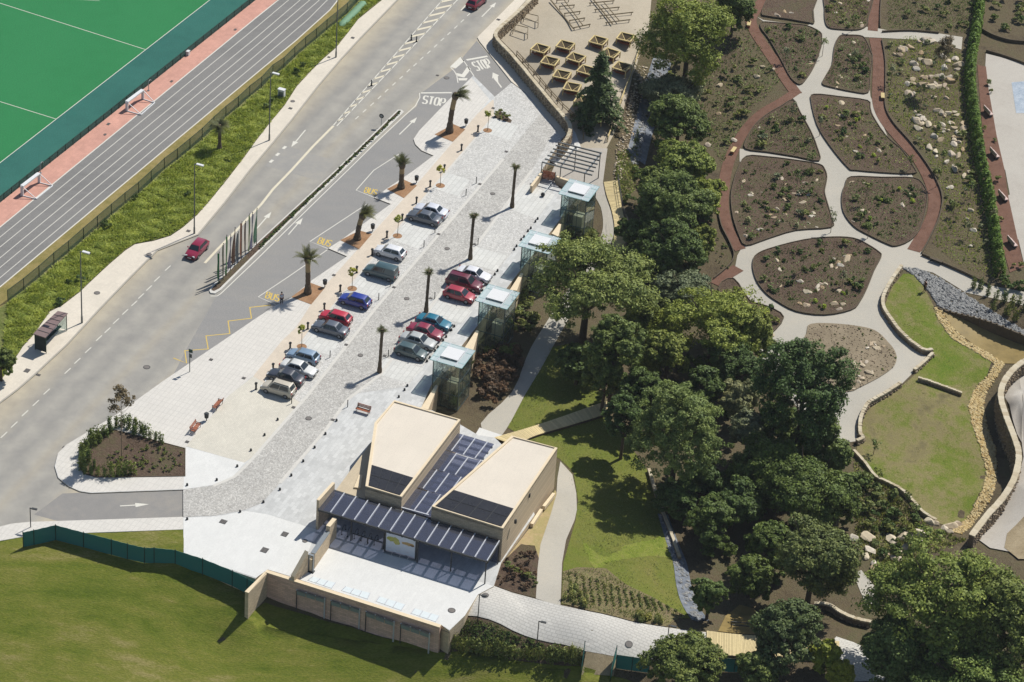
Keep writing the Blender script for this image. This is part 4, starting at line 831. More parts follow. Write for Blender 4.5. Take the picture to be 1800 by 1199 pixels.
# ================================================================== visitor building
def bilin(q, s, t):
    a = q[0].lerp(q[1], s); b = q[3].lerp(q[2], s); return a.lerp(b, t)
def building():
    root = empty('visitor_centre', G(760, 900, PZ), 0, 'flat roofed building of two cream roofed beige blocks with a long front canopy', 'building')
    o = Vector(root.location); inv = -o
    zA, zB = 4.45, 4.65
    def vol(px, z, sky, nm):
        P = GL(px, z); w = MB().prism([p + inv for p in P], -3.2 - o.z, z - .02 - o.z).build('wall', MT['beigewall'], root)
        inn = []; k = len(P); ar = sum(P[i].x * P[(i + 1) % k].y - P[(i + 1) % k].x * P[i].y for i in range(k)); sg = 1 if ar > 0 else -1
        r = MB().prism([p + inv for p in P], z - .3 - o.z, z - o.z).build('roof', MT['roof'], root)
        e = edging('coping', [p + inv for p in P], MT['coping'], root, .3, .14, flatz=z - .0 - o.z)
        Q = GL(sky, z + .02); m = MB().slab([q + inv for q in (Q if (Q[1] - Q[0]).cross(Q[2] - Q[1]).z > 0 else Q[::-1])], .05).build('skylight', MT['black'], r)
        for a in range(4):
            for b in range(2):
                c = [bilin(Q, (a + .03) / 4, (b + .03) / 2), bilin(Q, (a + .97) / 4, (b + .03) / 2), bilin(Q, (a + .97) / 4, (b + .97) / 2), bilin(Q, (a + .03) / 4, (b + .97) / 2)]
                if (c[1] - c[0]).cross(c[2] - c[1]).z < 0: c = c[::-1]
                MB().slab([p + inv + Vector((0, 0, .035)) for p in c], .03).build('pane', MT['skylight'], r)
        return P
    A = vol([(692.9, 705.4), (809.5, 739.5), (706.2, 875.5), (642.2, 856.5), (658.2, 745.4)], zA, [(653.5, 817.5), (729, 840.9), (705.6, 872), (647.5, 854.7)], 'a')
    B = vol([(899.5, 768), (979.8, 789.4), (884.2, 930.8), (758.7, 892)], zB, [(796.7, 861.3), (904.2, 894.7), (882.2, 926.8), (764.7, 890)], 'b')
    # terrace block behind the canopy
    tz = 2.7; P = GL([(587.5, 866), (657.5, 771), (720, 800), (690, 905)], tz)
    MB().prism([p + inv for p in P], -1 - o.z, tz - .01 - o.z).build('wall', MT['beigewall_side'], root)
    m = MB().prism([p + inv for p in P], tz - .02 - o.z, tz - o.z).build('roof_terrace', MT['tan'], root)
    pad = GL([(631, 835), (637, 835), (634, 858), (622, 857)], tz + .2); MB().prism([p + inv for p in pad], tz - o.z, tz + .2 - o.z).build('hatch', MT['coping'], root)
    # glazed roof between the blocks
    gz = 2.98; rows = [
        [[(815.4, 764.7), (793.4, 794)], [(836, 770.7), (814, 800.7)], [(857.4, 777.4), (834.7, 806.7)]],
        [[(802.7, 798), (779.4, 830)], [(823.4, 804.7), (800, 836)], [(845.4, 810), (822, 842)]],
        [[(768, 827.4), (743.6, 860)], [(789.4, 833.4), (764.7, 866.8)], [(810.7, 840), (787, 872)]],
        [[(753, 864.7), (728.3, 898)], [(774.3, 870.7), (749.6, 905.4)], [(795, 877), (771, 911)]]]
    gr = None
    for ri, row in enumerate(rows):
        L = [[G(*a, gz), G(*b, gz)] for a, b in row]
        d = L[1][0] - L[0][0]; d2 = L[1][1] - L[0][1]
        full = [[L[0][0] - d, L[0][1] - d2]] + L + [[L[-1][0] + d * .55, L[-1][1] + d2 * .55]]
        if ri >= 2: full = [[full[0][0] - d * .0, full[0][1]]] + full[1:]
        for i in range(len(full) - 1):
            q = [full[i][0].lerp(full[i][1], .01), full[i + 1][0].lerp(full[i + 1][1], .01), full[i + 1][1], full[i][1]]
            if (q[1] - q[0]).cross(q[2] - q[1]).z < 0: q = q[::-1]
            MB().slab([p + inv for p in q], .03).build('glass_pane', MT['dgl'], root)
        for a, b in L: MB().bar(a + inv + Vector((0, 0, .06)), b + inv + Vector((0, 0, .06)), .11, .1).build('mullion', MT['mullion'], root)
        m = MB()
        for k in range(3):
            t = (k + .4) / 3; m.bar(full[0][0].lerp(full[0][1], t) + inv - Vector((0, 0, .22)), full[-1][0].lerp(full[-1][1], t) + inv - Vector((0, 0, .22)), .22, .2)
        m.build('beam', MT['galv'], root)
    a, b = G(705.6, 892.7, gz + .15), G(753.6, 906, gz + .15); MB().bar(a + inv, b + inv, .14, .14).build('gutter', MT['mullion'], root)
    # front canopy
    F0, F1, K0, K1 = G(560, 895.4, 3.15), G(856.1, 986.8, 3.15), G(585, 861, 3.35), G(877.8, 951.5, 3.35)
    n = 14
    for i in range(n):
        q = [F0.lerp(F1, (i + .04) / n), F0.lerp(F1, (i + .96) / n), K0.lerp(K1, (i + .96) / n), K0.lerp(K1, (i + .04) / n)]
        MB().slab([p + inv for p in q], .03).build('glass_pane', MT['dgl'], root)
    for i in range(1, n + 1):
        MB().bar(F0.lerp(F1, i / n) + inv + Vector((0, 0, .05)), K0.lerp(K1, i / n) + inv + Vector((0, 0, .05)), .1, .1).build('mullion', MT['mullion'], root)
    for i in range(n + 1):
        MB().bar(F0.lerp(F1, i / n) + inv - Vector((0, 0, .2)), K0.lerp(K1, i / n) + inv - Vector((0, 0, .2)), .2, .3).build('rafter', MT['steel'], root)
    for p, q in ((F0, F1), (K0, K1)):
        MB().bar(p + inv - Vector((0, 0, .1)), q + inv - Vector((0, 0, .1)), .16, .2).build('beam', MT['steel'], root)
    MB().bar(F0.lerp(K0, .5) + inv - Vector((0, 0, .14)), F1.lerp(K1, .5) + inv - Vector((0, 0, .42)), .2, .14).build('beam', MT['steel'], root)
    for u, v in ((616.8, 951), (674, 966), (733, 990), (792, 1005), (852, 1027)):
        p = G(u, v, PZ); MB().tube(p + inv, p + inv + Vector((0, 0, 3.0)), .07).build('post', MT['steel'], root)
    # end wall of the canopy
    e0, e1 = G(558.8, 879.5, 4.2), G(586.5, 848.5, 4.2)
    m = MB(); wall_run(m, [e0 + inv, e1 + inv], .3, lambda i: PZ - o.z, lambda i: 4.15 - o.z); m.build('end_wall', MT['beigewall_side'], root)
    m = MB(); wall_run(m, [e0 + inv, e1 + inv], .34, lambda i: 4.14 - o.z, lambda i: 4.2 - o.z); m.build('coping', MT['coping'], root)
    # glazed facade below the canopy, with its frames
    a, b = Vector((K0.x, K0.y, 0)), Vector((K1.x, K1.y, 0)); d = (b - a) / 12
    for i in range(12):
        p, q = a + d * (i + .04), a + d * (i + .96)
        m = MB(); wall_run(m, [p + inv, q + inv], .06, lambda i: PZ + .1 - o.z, lambda i: 3.0 - o.z); m.build('facade_pane', MT['dgl'], root)
    m = MB()
    for i in range(13): m.tube(a + d * i + inv + Vector((0, 0, PZ)), a + d * i + inv + Vector((0, 0, 3.1)), .06, n=4)
    m.build('facade_frame', MT['steel'], root)
    back = [p + AX * 1.2 for p in (a, b)]
    m = MB(); wall_run(m, [back[0] + inv, back[1] + inv], .2, lambda i: PZ - o.z, lambda i: 2.6 - o.z); m.build('inner_wall', MT['steel'], root)
    # ledges and overflow spouts on the long right wall
    for p, q in (((930, 923), (947, 897)), ((951, 892), (969, 869))):
        MB().bar(G(*p, -.3) + inv + BX * .3, G(*q, -.5) + inv + BX * .3, .35, .5).build('ledge', MT['coping'], root)
    for u, v in ((905.5, 917), (929.5, 871)):
        MB().box(G(u, v, 3.9) + inv + BX * .05, (.2, .25, .5), HD).build('spout', MT['steel'], root)
building()
def info_board():
    a, b = G(678, 967, .45), G(729, 981, .45); c = (a + b) / 2; root = empty('map_board', (c.x, c.y, PZ), 0, 'large white map board standing under the building canopy', 'information board')
    w = (b - a).length; ang = math.atan2((b - a).y, (b - a).x); root.rotation_euler.z = ang
    MB().box((0, 0, 1.55), (w, .08, 2.35)).build('panel', plain('board_white', alb(214, 222, 232), .5, var=.05), root)
    def blob(nm, cx, cz, rx, rz, col, sd, y=-.046):
        rn = random.Random(sd); pts = [(cx + rx * math.cos(t) * rn.uniform(.65, 1.1), cz + rz * math.sin(t) * rn.uniform(.6, 1.1)) for t in [k * 2 * math.pi / 16 for k in range(16)]]
        MB().add([(x, y, z) for x, z in pts], [tuple(range(16))]).build(nm, plain('print_' + nm, col, .6, var=.15, scale=4), root)
    blob('map_area', -.85, 2.05, .85, .42, alb(176, 178, 92), 3); blob('map_area', -.45, 1.8, .5, .35, alb(190, 186, 104), 8, -.048); blob('map_area', .75, 1.95, .85, .26, alb(190, 160, 104), 5); blob('map_area', 1.35, 1.85, .3, .12, alb(120, 92, 70), 6, -.048)
    for k in range(3): MB().box((-1.2 + k * 1.0, -.044, .8 - .1 * (k % 2)), (.4, .004, .12)).build('caption_block', MT['mullion'], root)
    for s in (-1, 1): MB().box((s * (w / 2 + .1), 0, 1.4), (.16, .14, 2.8)).build('post', MT['steel'], root)
    for k in range(4): MB().box((-1.4 + k * .95, -.12, .12), (.85, .3, .1)).build('base_block', MT['galv'], root)
info_board()
def bike_racks():
    for k, (u, v) in enumerate([(604, 940), (614, 943.5), (626, 947), (638, 951), (650, 955), (661, 958)]):
        p = G(u, v - 4, PZ); root = empty('bike_rack', p, HD, 'dark metal bicycle hoop, number %s from the gate wall under the canopy' % ['one', 'two', 'three', 'four', 'five', 'six'][k], 'bike rack', 'bicycle hoops under the canopy')
        m = MB(); pts = [Vector((.5 * math.cos(t), 0, .45 + .45 * math.sin(t))) for t in [i * math.pi / 8 for i in range(9)]]; pts = [Vector((.5, 0, 0))] + pts + [Vector((-.5, 0, 0))]
        m.path(pts, [.028] * len(pts), 6).build('hoop', MT['black'], root)
        MB().box((.5, 0, .01), (.16, .16, .02)).build('foot_plate', MT['black'], root); MB().box((-.5, 0, .01), (.16, .16, .02)).build('foot_plate', MT['black'], root)
    a, b = G(620, 938, 1.0), G(672, 955, 1.0); root = empty('barrier_rail', (a.x, a.y, PZ), 0, 'dark steel rail on posts in front of the bicycle hoops', 'railing')
    inv = -Vector(root.location); MB().bar(a + inv, b + inv, .08).build('rail', MT['steel'], root)
    for t in (0, .5, 1): p = a.lerp(b, t) + inv; MB().tube((p.x, p.y, 0), (p.x, p.y, p.z), .04).build('post', MT['steel'], root)
bike_racks()
def front_wall():
    zt, zb = .32, -3.5
    c = [G(433.6, 1041.5, zt), G(467, 1006, zt), G(773, 1103, zt)]
    root = empty('boundary_wall', (c[1].x, c[1].y, zb), 0, 'long rose and beige block wall between the white court and the lawn', 'wall'); o = Vector(root.location); inv = -o
    d = (c[2] - c[1]).normalized(); e = (c[0] - c[1]).normalized(); nb = Vector((-d.y, d.x, 0)); 
    m = MB(); wall_run(m, [c[1] + inv + nb * .2 - d * .0, c[2] + inv + nb * .2], .4, lambda i: 0, lambda i: zt - .08 - zb); m.build('main_wall', MT['rosewall'], root)
    m = MB(); wall_run(m, [c[0] + inv - Vector((-e.y, e.x, 0)) * -.0 , c[1] + inv + e * .0], .42, lambda i: 0, lambda i: zt - .08 - zb); m.build('wing_wall', MT['beigewall_side'], root)
    m = MB(); wall_run(m, [c[0] + inv - e * .0, c[1] + inv + nb * .2, c[2] + inv + nb * .2], .48, lambda i: zt - .08 - zb, lambda i: zt - zb); m.build('coping', MT['coping'], root)
    # four tube frames with grey glass flaps along the wall foot
    for k, (l, r) in enumerate([((526, 1065), (575, 1080)), ((586, 1083.5), (636, 1098.5)), ((647, 1103), (696, 1121)), ((708, 1124), (758, 1141.5))]):
        a, b = G(*l, -3.3) - nb * .75, G(*r, -3.3) - nb * .75; mid = (a + b) / 2
        fr = empty('flap_screen', (mid.x, mid.y, -3.3), math.atan2((b - a).y, (b - a).x), '%s steel frame with grey glass flaps at the foot of the block wall' % ['leftmost', 'second', 'third', 'rightmost'][k], 'frame', 'steel frames along the block wall')
        w = (b - a).length
        MB().tube((-w / 2, 0, 0), (-w / 2, 0, 2.7), .06).build('post', MT['steel'], fr); MB().tube((w / 2, 0, 0), (w / 2, 0, 2.7), .09).build('post', MT['mullion'], fr)
        MB().bar((-w / 2, 0, 2.7), (w / 2, 0, 2.7), .08).build('top_rail', MT['galv'], fr)
        for q in range(3):
            x0 = -w / 2 + (q + .04) * w / 3; x1 = -w / 2 + (q + .96) * w / 3
            MB().slab([Vector((x0, -.07, 2.64)), Vector((x1, -.07, 2.64)), Vector((x1, .0, 2.12)), Vector((x0, .0, 2.12))], .03).build('flap', plain('grey_flap', alb(150, 162, 160), .3, var=.1) if 'flap' not in MT else MT['flap'], fr)
        for q in range(4): MB().ball((-w / 2 + q * w / 3, 0, 2.74), .08, 8, 5).build('clamp', MT['mullion'], fr)
    # pavement lights behind the wall
    for k, q in enumerate([[(541, 1021), (550, 1014), (590, 1025), (582.5, 1035)], [(600, 1039), (607.5, 1031.5), (651, 1043), (646, 1054)], [(661, 1058), (667.5, 1049), (712.5, 1063), (705, 1074)], [(722.5, 1079), (729, 1070), (772.5, 1083), (766, 1094)]]):
        Q = GL([q[1], q[2], q[3], q[0]], PZ + .02); cc = sum(Q, Vector()) / 4
        pr = empty('pavement_light', (cc.x, cc.y, PZ + .016), 0, '%s row of pale blue glass pavement lights behind the block wall' % ['leftmost', 'second from left', 'third from left', 'rightmost'][k], 'pavement light', 'glass pavement lights in the court')
        for i in range(3):
            p = [bilin(Q, (i + .05) / 3, .02), bilin(Q, (i + .95) / 3, .02), bilin(Q, (i + .95) / 3, .98), bilin(Q, (i + .05) / 3, .98)]
            if (p[1] - p[0]).cross(p[2] - p[1]).z < 0: p = p[::-1]
            MB().slab([x - cc + Vector((0, 0, .03)) for x in p], .03).build('pane', MT['floorglass'], pr)
        for i in range(4): MB().bar(bilin(Q, i / 3, 0) - cc + Vector((0, 0, .03)), bilin(Q, i / 3, 1) - cc + Vector((0, 0, .03)), .05, .04).build('bar', MT['mullion'], pr)
MT['flap'] = plain('grey_flap', alb(150, 162, 160), .3, var=.1)
front_wall()
def gate_walls():
    def w(nm, a, b, h, th, lab, capm='coping'):
        p, q = G(*a, PZ), G(*b, PZ); root = empty(nm, p, 0, lab, 'wall'); inv = -p
        m = MB(); wall_run(m, [p + inv, q + inv], th, lambda i: 0, lambda i: h - .06); m.build('wall_body', MT['beigewall_side'], root)
        m = MB(); wall_run(m, [p + inv, q + inv], th + .04, lambda i: h - .06, lambda i: h); m.build('coping', MT[capm], root); return root
    w('gate_wall', (588, 944.5), (575.5, 959.5), 2.7, .45, 'tall beige gate wall next to the canopy end')
    w('gate_wall', (575.5, 961), (549, 999.5), 2.1, .5, 'lower beige gate wall capped with a grey rail box', 'galv')
    p, q = G(538, 1006, PZ), G(514, 1023, PZ); root = empty('gate_wall', p, 0, 'beige gate wall with a falling top that meets the front block wall', 'wall'); inv = -p; hs = (2.9, .75)
    m = MB(); wall_run(m, [p + inv, q + inv], .45, lambda i: 0, lambda i: hs[i] - .06); m.build('wall_body', MT['beigewall_side'], root); m = MB(); wall_run(m, [p + inv, q + inv], .49, lambda i: hs[i] - .06, lambda i: hs[i]); m.build('coping', MT['coping'], root)
    p = G(545.5, 1005, PZ); root = empty('gate_pillar', p, HD, 'grey steel gate pillar between two beige gate walls', 'gate post')
    MB().box((0, .2, 1.15), (.25, .12, 2.3)).build('side_plate', MT['galv'], root); MB().box((0, -.3, 1.15), (.25, .12, 2.3)).build('side_plate', MT['galv'], root)
    MB().box((0, -.05, 2.25), (.3, .6, .16)).build('head', MT['galv'], root); MB().box((0, -.05, .9), (.1, .3, 1.6)).build('brick_core', MT['coping'], root); MB().box((0, -.05, .05), (.5, .8, .1)).build('base', MT['black'], root)
    # stair rail at the far end of the court
    a, b = G(775, 1107, .9), G(791, 1113, .9); r = empty('handrail', G(775, 1109, PZ), 0, 'short dark handrail at the end of the block wall', 'railing'); inv = -Vector(r.location)
    MB().tube(a + inv, b + inv, .03).build('rail', MT['black'], r)
    for p in (a, b): MB().tube((p.x + inv.x, p.y + inv.y, -.4), p + inv, .03).build('post', MT['black'], r)
gate_walls()
# ------------------------------------------------------------------ wedge shaped retaining walls and glass towers
for k, (a, bl, br, lab) in enumerate([((984, 394), (969.7, 411), (981.7, 416.6), 'beige wedge wall between the first and second glass towers from the pergola'), ((917, 480.5), (896, 510), (908.7, 511.5), 'beige wedge wall between the second and third glass towers from the pergola'),
        ((839, 581), (816.8, 611.4), (832, 615.6), 'beige wedge wall between the third and fourth glass towers from the pergola'), ((767.4, 677.5), (740, 717.5), (752.7, 720.3), 'beige wedge wall between the last glass tower and the cream roof')]):
    z = .75; P = [G(*a, z) + BX * .0, G(*bl, z), G(*br, z)]; P = [P[0] - BX * .12, P[1], P[2], P[0] + BX * .2]
    r = MB().prism(P, -3.2, z - .05).build('wedge_wall', MT['beigewall_side']); tag(r, lab, 'wall', 'beige wedge walls'); MB().prism(P, z - .05, z).build('coping', MT['coping'], r)
def tower():
    root = empty('glass_tower', (0, 0, 0), 0, 'x', 'glass tower', 'glass lift towers along the car park edge')
    zr, zb, h, w = 3.7, -2.75, 2.02, 1.68
    cs = [(-1, -1), (1, -1), (1, 1), (-1, 1)]
    for sx, sy in cs: MB().box((sx * w, sy * w, (zr + zb) / 2), (.1, .1, zr - zb)).build('corner_post', MT['tgrey'], root)
    for i in range(4):
        a, b = Vector((*cs[i], 0)) * w, Vector((*cs[(i + 1) % 4], 0)) * w
        for z in (zb + .1, -.7, 1.35, zr - .12): MB().bar(a + Vector((0, 0, z)), b + Vector((0, 0, z)), .07, .09).build('rail', MT['tgrey'], root)
        for t in (.34, .67): p = a.lerp(b, t); MB().box((p.x, p.y, (zr + zb) / 2), (.06, .06, zr - zb)).build('mullion', MT['tgrey'], root)
        n = Vector((*((cs[i][0] + cs[(i + 1) % 4][0]) / 2, (cs[i][1] + cs[(i + 1) % 4][1]) / 2), 0))
        for c in range(3):
            for r in range(3):
                z0, z1 = (zb + .2, -.75, 1.4)[r], (-.75, 1.3, zr - .2)[r]; t0, t1 = (0.02, .35, .68)[c], (.33, .66, .98)[c]
                q0, q1 = a.lerp(b, t0) + n * .05, a.lerp(b, t1) + n * .05
                MB().slab([Vector((q0.x, q0.y, z0)), Vector((q1.x, q1.y, z0)), Vector((q1.x, q1.y, z1)), Vector((q0.x, q0.y, z1))], .02).build('wall_pane', MT['cyan'], root)
    g = [-h, -1.12, 1.12, h]
    for i in range(3):
        for j in range(3):
            if i == 1 and j == 1: continue
            MB().box(((g[i] + g[i + 1]) / 2, (g[j] + g[j + 1]) / 2, zr + .02), (g[i + 1] - g[i] - .06, g[j + 1] - g[j] - .06, .03)).build('roof_pane', MT['cyanroof'], root)
    for k in (1, 2):
        MB().box((g[k], 0, zr + .06), (.12, 2 * h, .1)).build('roof_bar', MT['mullion'], root); MB().box((0, g[k], zr + .01), (2 * h, .08, .08)).build('roof_bar', MT['cyanbar'], root)
    for s in (-1, 1):
        MB().box((s * h, 0, zr), (.06, 2 * h, .09)).build('roof_edge', MT['cyanbar'], root); MB().box((0, s * h, zr), (2 * h, .06, .09)).build('roof_edge', MT['cyanbar'], root)
    MB().box((0, 0, zr + .22), (2.2, 2.2, .1)).build('roof_panel', MT['whitepaint'], root)
    MB().box((0, 0, zr + .12), (2.0, 2.0, .1)).build('panel_base', MT['steel'], root)
    MB().box((.2, .4, -1.4), (1.2, 1.2, 2.6)).build('stair_core', MT['coping'], root)
    return root
MT['tgrey'] = plain('tower_steel', alb(96, 112, 112), .45, .3, var=.08); MT['cyanbar'] = plain('glass_edge', alb(170, 206, 204), .3, .1, var=.05)
tw = tower()
for k, (u, v) in enumerate([(1018, 335), (948.7, 426.3), (875, 522.3), (795.6, 624.8)]):
    t = tw if k == 0 else copy_tree(tw)
    t.location = G(u, v, 3.7); t.location.z = 0; t.rotation_euler.z = HD - math.pi / 2
    t['label'] = 'glass tower with a white roof panel, %s' % ['the one beside the pergola', 'second from the pergola, next to the big tree', 'third from the pergola, behind the red cars', 'nearest to the cream roofed building'][k]
# ------------------------------------------------------------------ pergola, ramp gate
MT['galv2'] = plain('lamp_steel', alb(118, 122, 122), .45, .4, var=.08)
def pergola():
    z = 2.7; c = G(1005, 280, z); root = empty('pergola', (c.x, c.y, -.8), 0, 'dark steel pergola with seven cross beams over the steps', 'pergola'); inv = -Vector(root.location)
    Lp = [(981.5, 250.6), (977, 256), (972.3, 262), (967.5, 267.7), (962.5, 273.6), (957.7, 280), (953, 285.5)]; Rp = [(1056, 269.5), (1054.5, 276), (1054.5, 283), (1050.4, 289.4), (1047.3, 295.3), (1043.8, 302), (1041, 308.5)]
    for a, b in zip(Lp, Rp): MB().bar(G(*a, z) + inv, G(*b, z) + inv, .13, .17).build('cross_beam', MT['galv2'], root)
    for a, b in (((1013, 258), (986, 292.6)), ((1057, 269), (1028, 305.5))): MB().bar(G(*a, z - .16) + inv, G(*b, z - .16) + inv, .15, .18).build('main_beam', MT['galv'], root)
    for u, v in ((1013, 259), (986, 292.6), (1055.5, 270), (1028, 305.5), (981.5, 250.6), (953, 285.5)):
        p = G(u, v, z); g = T(p.x, p.y) if u > 984 else PZ
        MB().tube(Vector((p.x, p.y, g - .1)) + inv, p + inv, .07, n=6).build('post', MT['steel'], root)
pergola()
def ramp_gate():
    for a, b, h, lab in (((933, 340), (953, 313), 1.1, 'low beige wall beside the ramp gate at the cobble edge'), ((976, 320), (1004, 330), .9, 'low brown beige wall between the ramp gate and the first glass tower')):
        p, q = G(*a, PZ), G(*b, PZ); r = empty('low_wall', p, 0, lab, 'wall'); inv = -p
        m = MB(); wall_run(m, [p + inv, q + inv], .3, lambda i: -.3, lambda i: h - .06); m.build('wall_body', MT['beigewall_side'], r); m = MB(); wall_run(m, [p + inv, q + inv], .34, lambda i: h - .06, lambda i: h); m.build('coping', MT['coping'], r)
    a, b = G(953, 315, PZ), G(975, 319.5, PZ); r = empty('slatted_gate', a, math.atan2((b - a).y, (b - a).x), 'brown slatted gate panel at the head of the white ramp', 'gate'); w = (b - a).length
    for k in range(7): MB().box((w / 2, 0, .12 + k * .19), (w, .05, .15)).build('slat', MT['brownwood'], r)
    for t in (0, .5, 1): MB().box((w * t, .05, .7), (.08, .08, 1.4)).build('post', MT['steel'], r)
    a, b = G(973, 322, PZ), G(954, 346, PZ); r = empty('swing_barrier', a, math.atan2((b - a).y, (b - a).x), 'grey swing barrier with a black bulb lying on the white ramp', 'barrier'); w = (b - a).length
    MB().tube((0, 0, .5), (w, 0, .35), .05).build('arm', MT['galv'], r); MB().tube((0, 0, 0), (0, 0, .6), .07).build('post', MT['galv'], r); MB().ball((w, 0, .3), .28, 10, 6, 1.1).build('bulb', MT['black'], r)
ramp_gate()
# ================================================================== street furniture
def fence_run(name, px, h, label, mesh_mat, post_m, nz=0.0, pr=.05, posts=None, rail=False, onter=False, cat='fence', z=0.0):
    pts = GTL(px) if onter else GL(px, z)
    root = empty(name, pts[0], 0, label, cat); inv = -pts[0]
    pm = MB().tube((0, 0, -.2), (0, 0, h + .06), pr, n=6).mesh('post', post_m)
    for p in pts: link('post', pm, root).location = p + inv
    for a, b in zip(pts, pts[1:]):
        q = [a + inv + Vector((0, 0, .05)), b + inv + Vector((0, 0, .05)), b + inv + Vector((0, 0, h)), a + inv + Vector((0, 0, h))]
        MB().slab(q, .025).build('mesh_panel', mesh_mat, root)
    m = MB()
    for a, b in zip(pts, pts[1:]): m.bar(a + inv + Vector((0, 0, h)), b + inv + Vector((0, 0, h)), .05)
    m.build('top_rail', post_m, root)
    return root
fence_run('bank_fence', FEN2[1:-1], 1.75, 'tall dark green mesh fence along the top of the grass bank', MT['greennet'], MT['darkgreen'])
N1 = 46; fence_run('field_fence', [(-60 + 620 * i / N1, fen1(-60 + 620 * i / N1)) for i in range(N1 + 1)], .95, 'low dark fence between the teal field border and the pink walkway', netting('dark_mesh', alb(40, 78, 72), .6), MT['darkgreen'])
SCR = [(41, 962), (60, 958), (98, 949), (147, 962), (196, 974.5), (224, 982), (254, 989), (271, 989), (308, 993), (356, 1008), (408, 1029), (434, 1043), (447, 1049)]
def screen():
    z = [0, 0, 0, -.1, -.2, -.35, -.45, -.5, -.65, -1.1, -1.7, -2.0, -2.0]
    pts = [G(u, v, q) for (u, v), q in zip(SCR, z)]; root = empty('screen_fence', pts[0], 0, 'teal cloth screen fence across the lawn left of the block wall', 'fence'); inv = -pts[0]
    for p in pts: MB().tube(p + inv - Vector((0, 0, .3)), p + inv + Vector((0, 0, 2.1)), .05, n=6).build('post', MT['darkgreen'], root)
    for a, b in zip(pts, pts[1:]):
        m = MB(); n = 5
        for i in range(n):
            p, q = a.lerp(b, i / n) + inv, a.lerp(b, (i + 1) / n) + inv
            m.slab([p - Vector((0, 0, .1)), q - Vector((0, 0, .1)), q + Vector((0, 0, 2.0 - .04 * ((i + 1) % 2))), p + Vector((0, 0, 2.0 - .04 * (i % 2)))], .02)
        m.build('cloth_panel', MT['teal_net'], root)
screen()
for k, (px, lab) in enumerate([([(1026, 1152), (1023, 1172), (1020, 1196)], 'short teal screen on the left side of the earth track'), ([(1082, 1160), (1077, 1178), (1072, 1200)], 'short teal screen on the right side of the earth track'), ([(1082, 1176), (1110, 1180), (1140, 1184)], 'teal screen left of the small bushy tree by the lawn'), ([(1262, 1181), (1290, 1183), (1312, 1180)], 'teal screen right of the small bushy tree below the plank bridge')]):
    fence_run('screen_fence', px, 1.9, lab, MT['teal_net'], MT['darkgreen'], onter=True)
def goal(p0, p1, e0, e1, lab):
    a, b = G(*p0, 0), G(*p1, 0); c = (a + b) / 2; root = empty('hockey_goal', c, 0, lab, 'goal', 'white goals by the running track'); inv = -c
    q0, q1 = G(*e0, 0) + inv, G(*e1, 0) + inv; a, b = a + inv, b + inv; h = 1.45; d = (q0 - a); d.normalize()
    for p in (a, b): MB().box(p + Vector((0, 0, h / 2)), (.35, .2, h), math.atan2(d.y, d.x)).build('post', MT['whitepaint'], root)
    MB().bar(a + Vector((0, 0, h)), b + Vector((0, 0, h)), .5, .16).build('crossbar', MT['whitepaint'], root)
    for p, q in ((a, q0), (b, q1)):
        MB().bar(p + Vector((0, 0, .06)), q + Vector((0, 0, .06)), .1).build('base_bar', MT['whitepaint'], root); MB().bar(p + Vector((0, 0, h)), q + Vector((0, 0, .08)), .08).build('stay', MT['whitepaint'], root)
    MB().bar(q0 + Vector((0, 0, .06)), q1 + Vector((0, 0, .06)), .14).build('back_bar', MT['whitepaint'], root)
goal((223, 196), (251, 175), (248, 203), (272, 182), 'white goal on the pink walkway, the one nearer the curve of the track')
goal((39, 345), (69, 322), (64, 351), (92.5, 328), 'white goal on the pink walkway, the one farther from the curve of the track')
for u, v, lab in ((261, 160, 'bent metal pipe stand by the low fence behind the upper goal'), (71, 305, 'bent metal pipe stand by the low fence behind the lower goal')):
    r = empty('pipe_stand', G(u, v), HD, lab, 'pipe stand'); m = MB(); pts = [Vector((0, 0, 0)), Vector((0, 0, 1.2)), Vector((.15, 0, 1.4)), Vector((.5, 0, 1.45)), Vector((.8, 0, 1.2))]; m.path(pts, [.05] * 5).build('pipe', MT['galv'], r); MB().box((0, 0, .03), (.3, .3, .06)).build('base', MT['galv'], r)
r = empty('cover_box', G(330, 97), HD, 'small white box beside the low dark fence', 'box'); MB().box((0, 0, .3), (.5, .5, .6)).build('body', MT['whitepaint'], r); MB().box((0, 0, .63), (.56, .56, .06)).build('lid', MT['whitepaint'], r)
# street lamps
def lamp(u, v, h, lab, rz):
    r = empty('street_lamp', G(u, v, PZ), rz, lab, 'street lamp', 'tall street lamps on the left pavement')
    MB().tube((0, 0, 0), (0, 0, h), .095, .055, 8).build('pole', MT['galv2'], r); MB().tube((0, 0, 0), (0, 0, .9), .13, .12, 8).build('base_sleeve', MT['galv2'], r)
    MB().path([Vector((0, 0, h - .1)), Vector((.25, 0, h + .05)), Vector((.5, 0, h + .08))], [.05, .045, .04], 6).build('arm', MT['galv2'], r)
    MB().box((.75, 0, h + .08), (.95, .34, .14)).build('head', MT['whitepaint'], r); MB().box((.78, 0, h), (.6, .26, .03)).build('lens', MT['galv'], r)
for u, v, lab in ((144, 568, 'tall grey street lamp beside the bus shelter'), (341.5, 411, 'tall grey street lamp by the narrowing pavement near the dark red hatchback'), (473.3, 247, 'tall grey street lamp on the pavement near the white meter cabinet'), (590.5, 101, 'tall grey street lamp beside the long green cover')):
    lamp(u, v, 10.2, lab, HD - math.pi / 2 if u > 200 else HD - math.pi / 2)
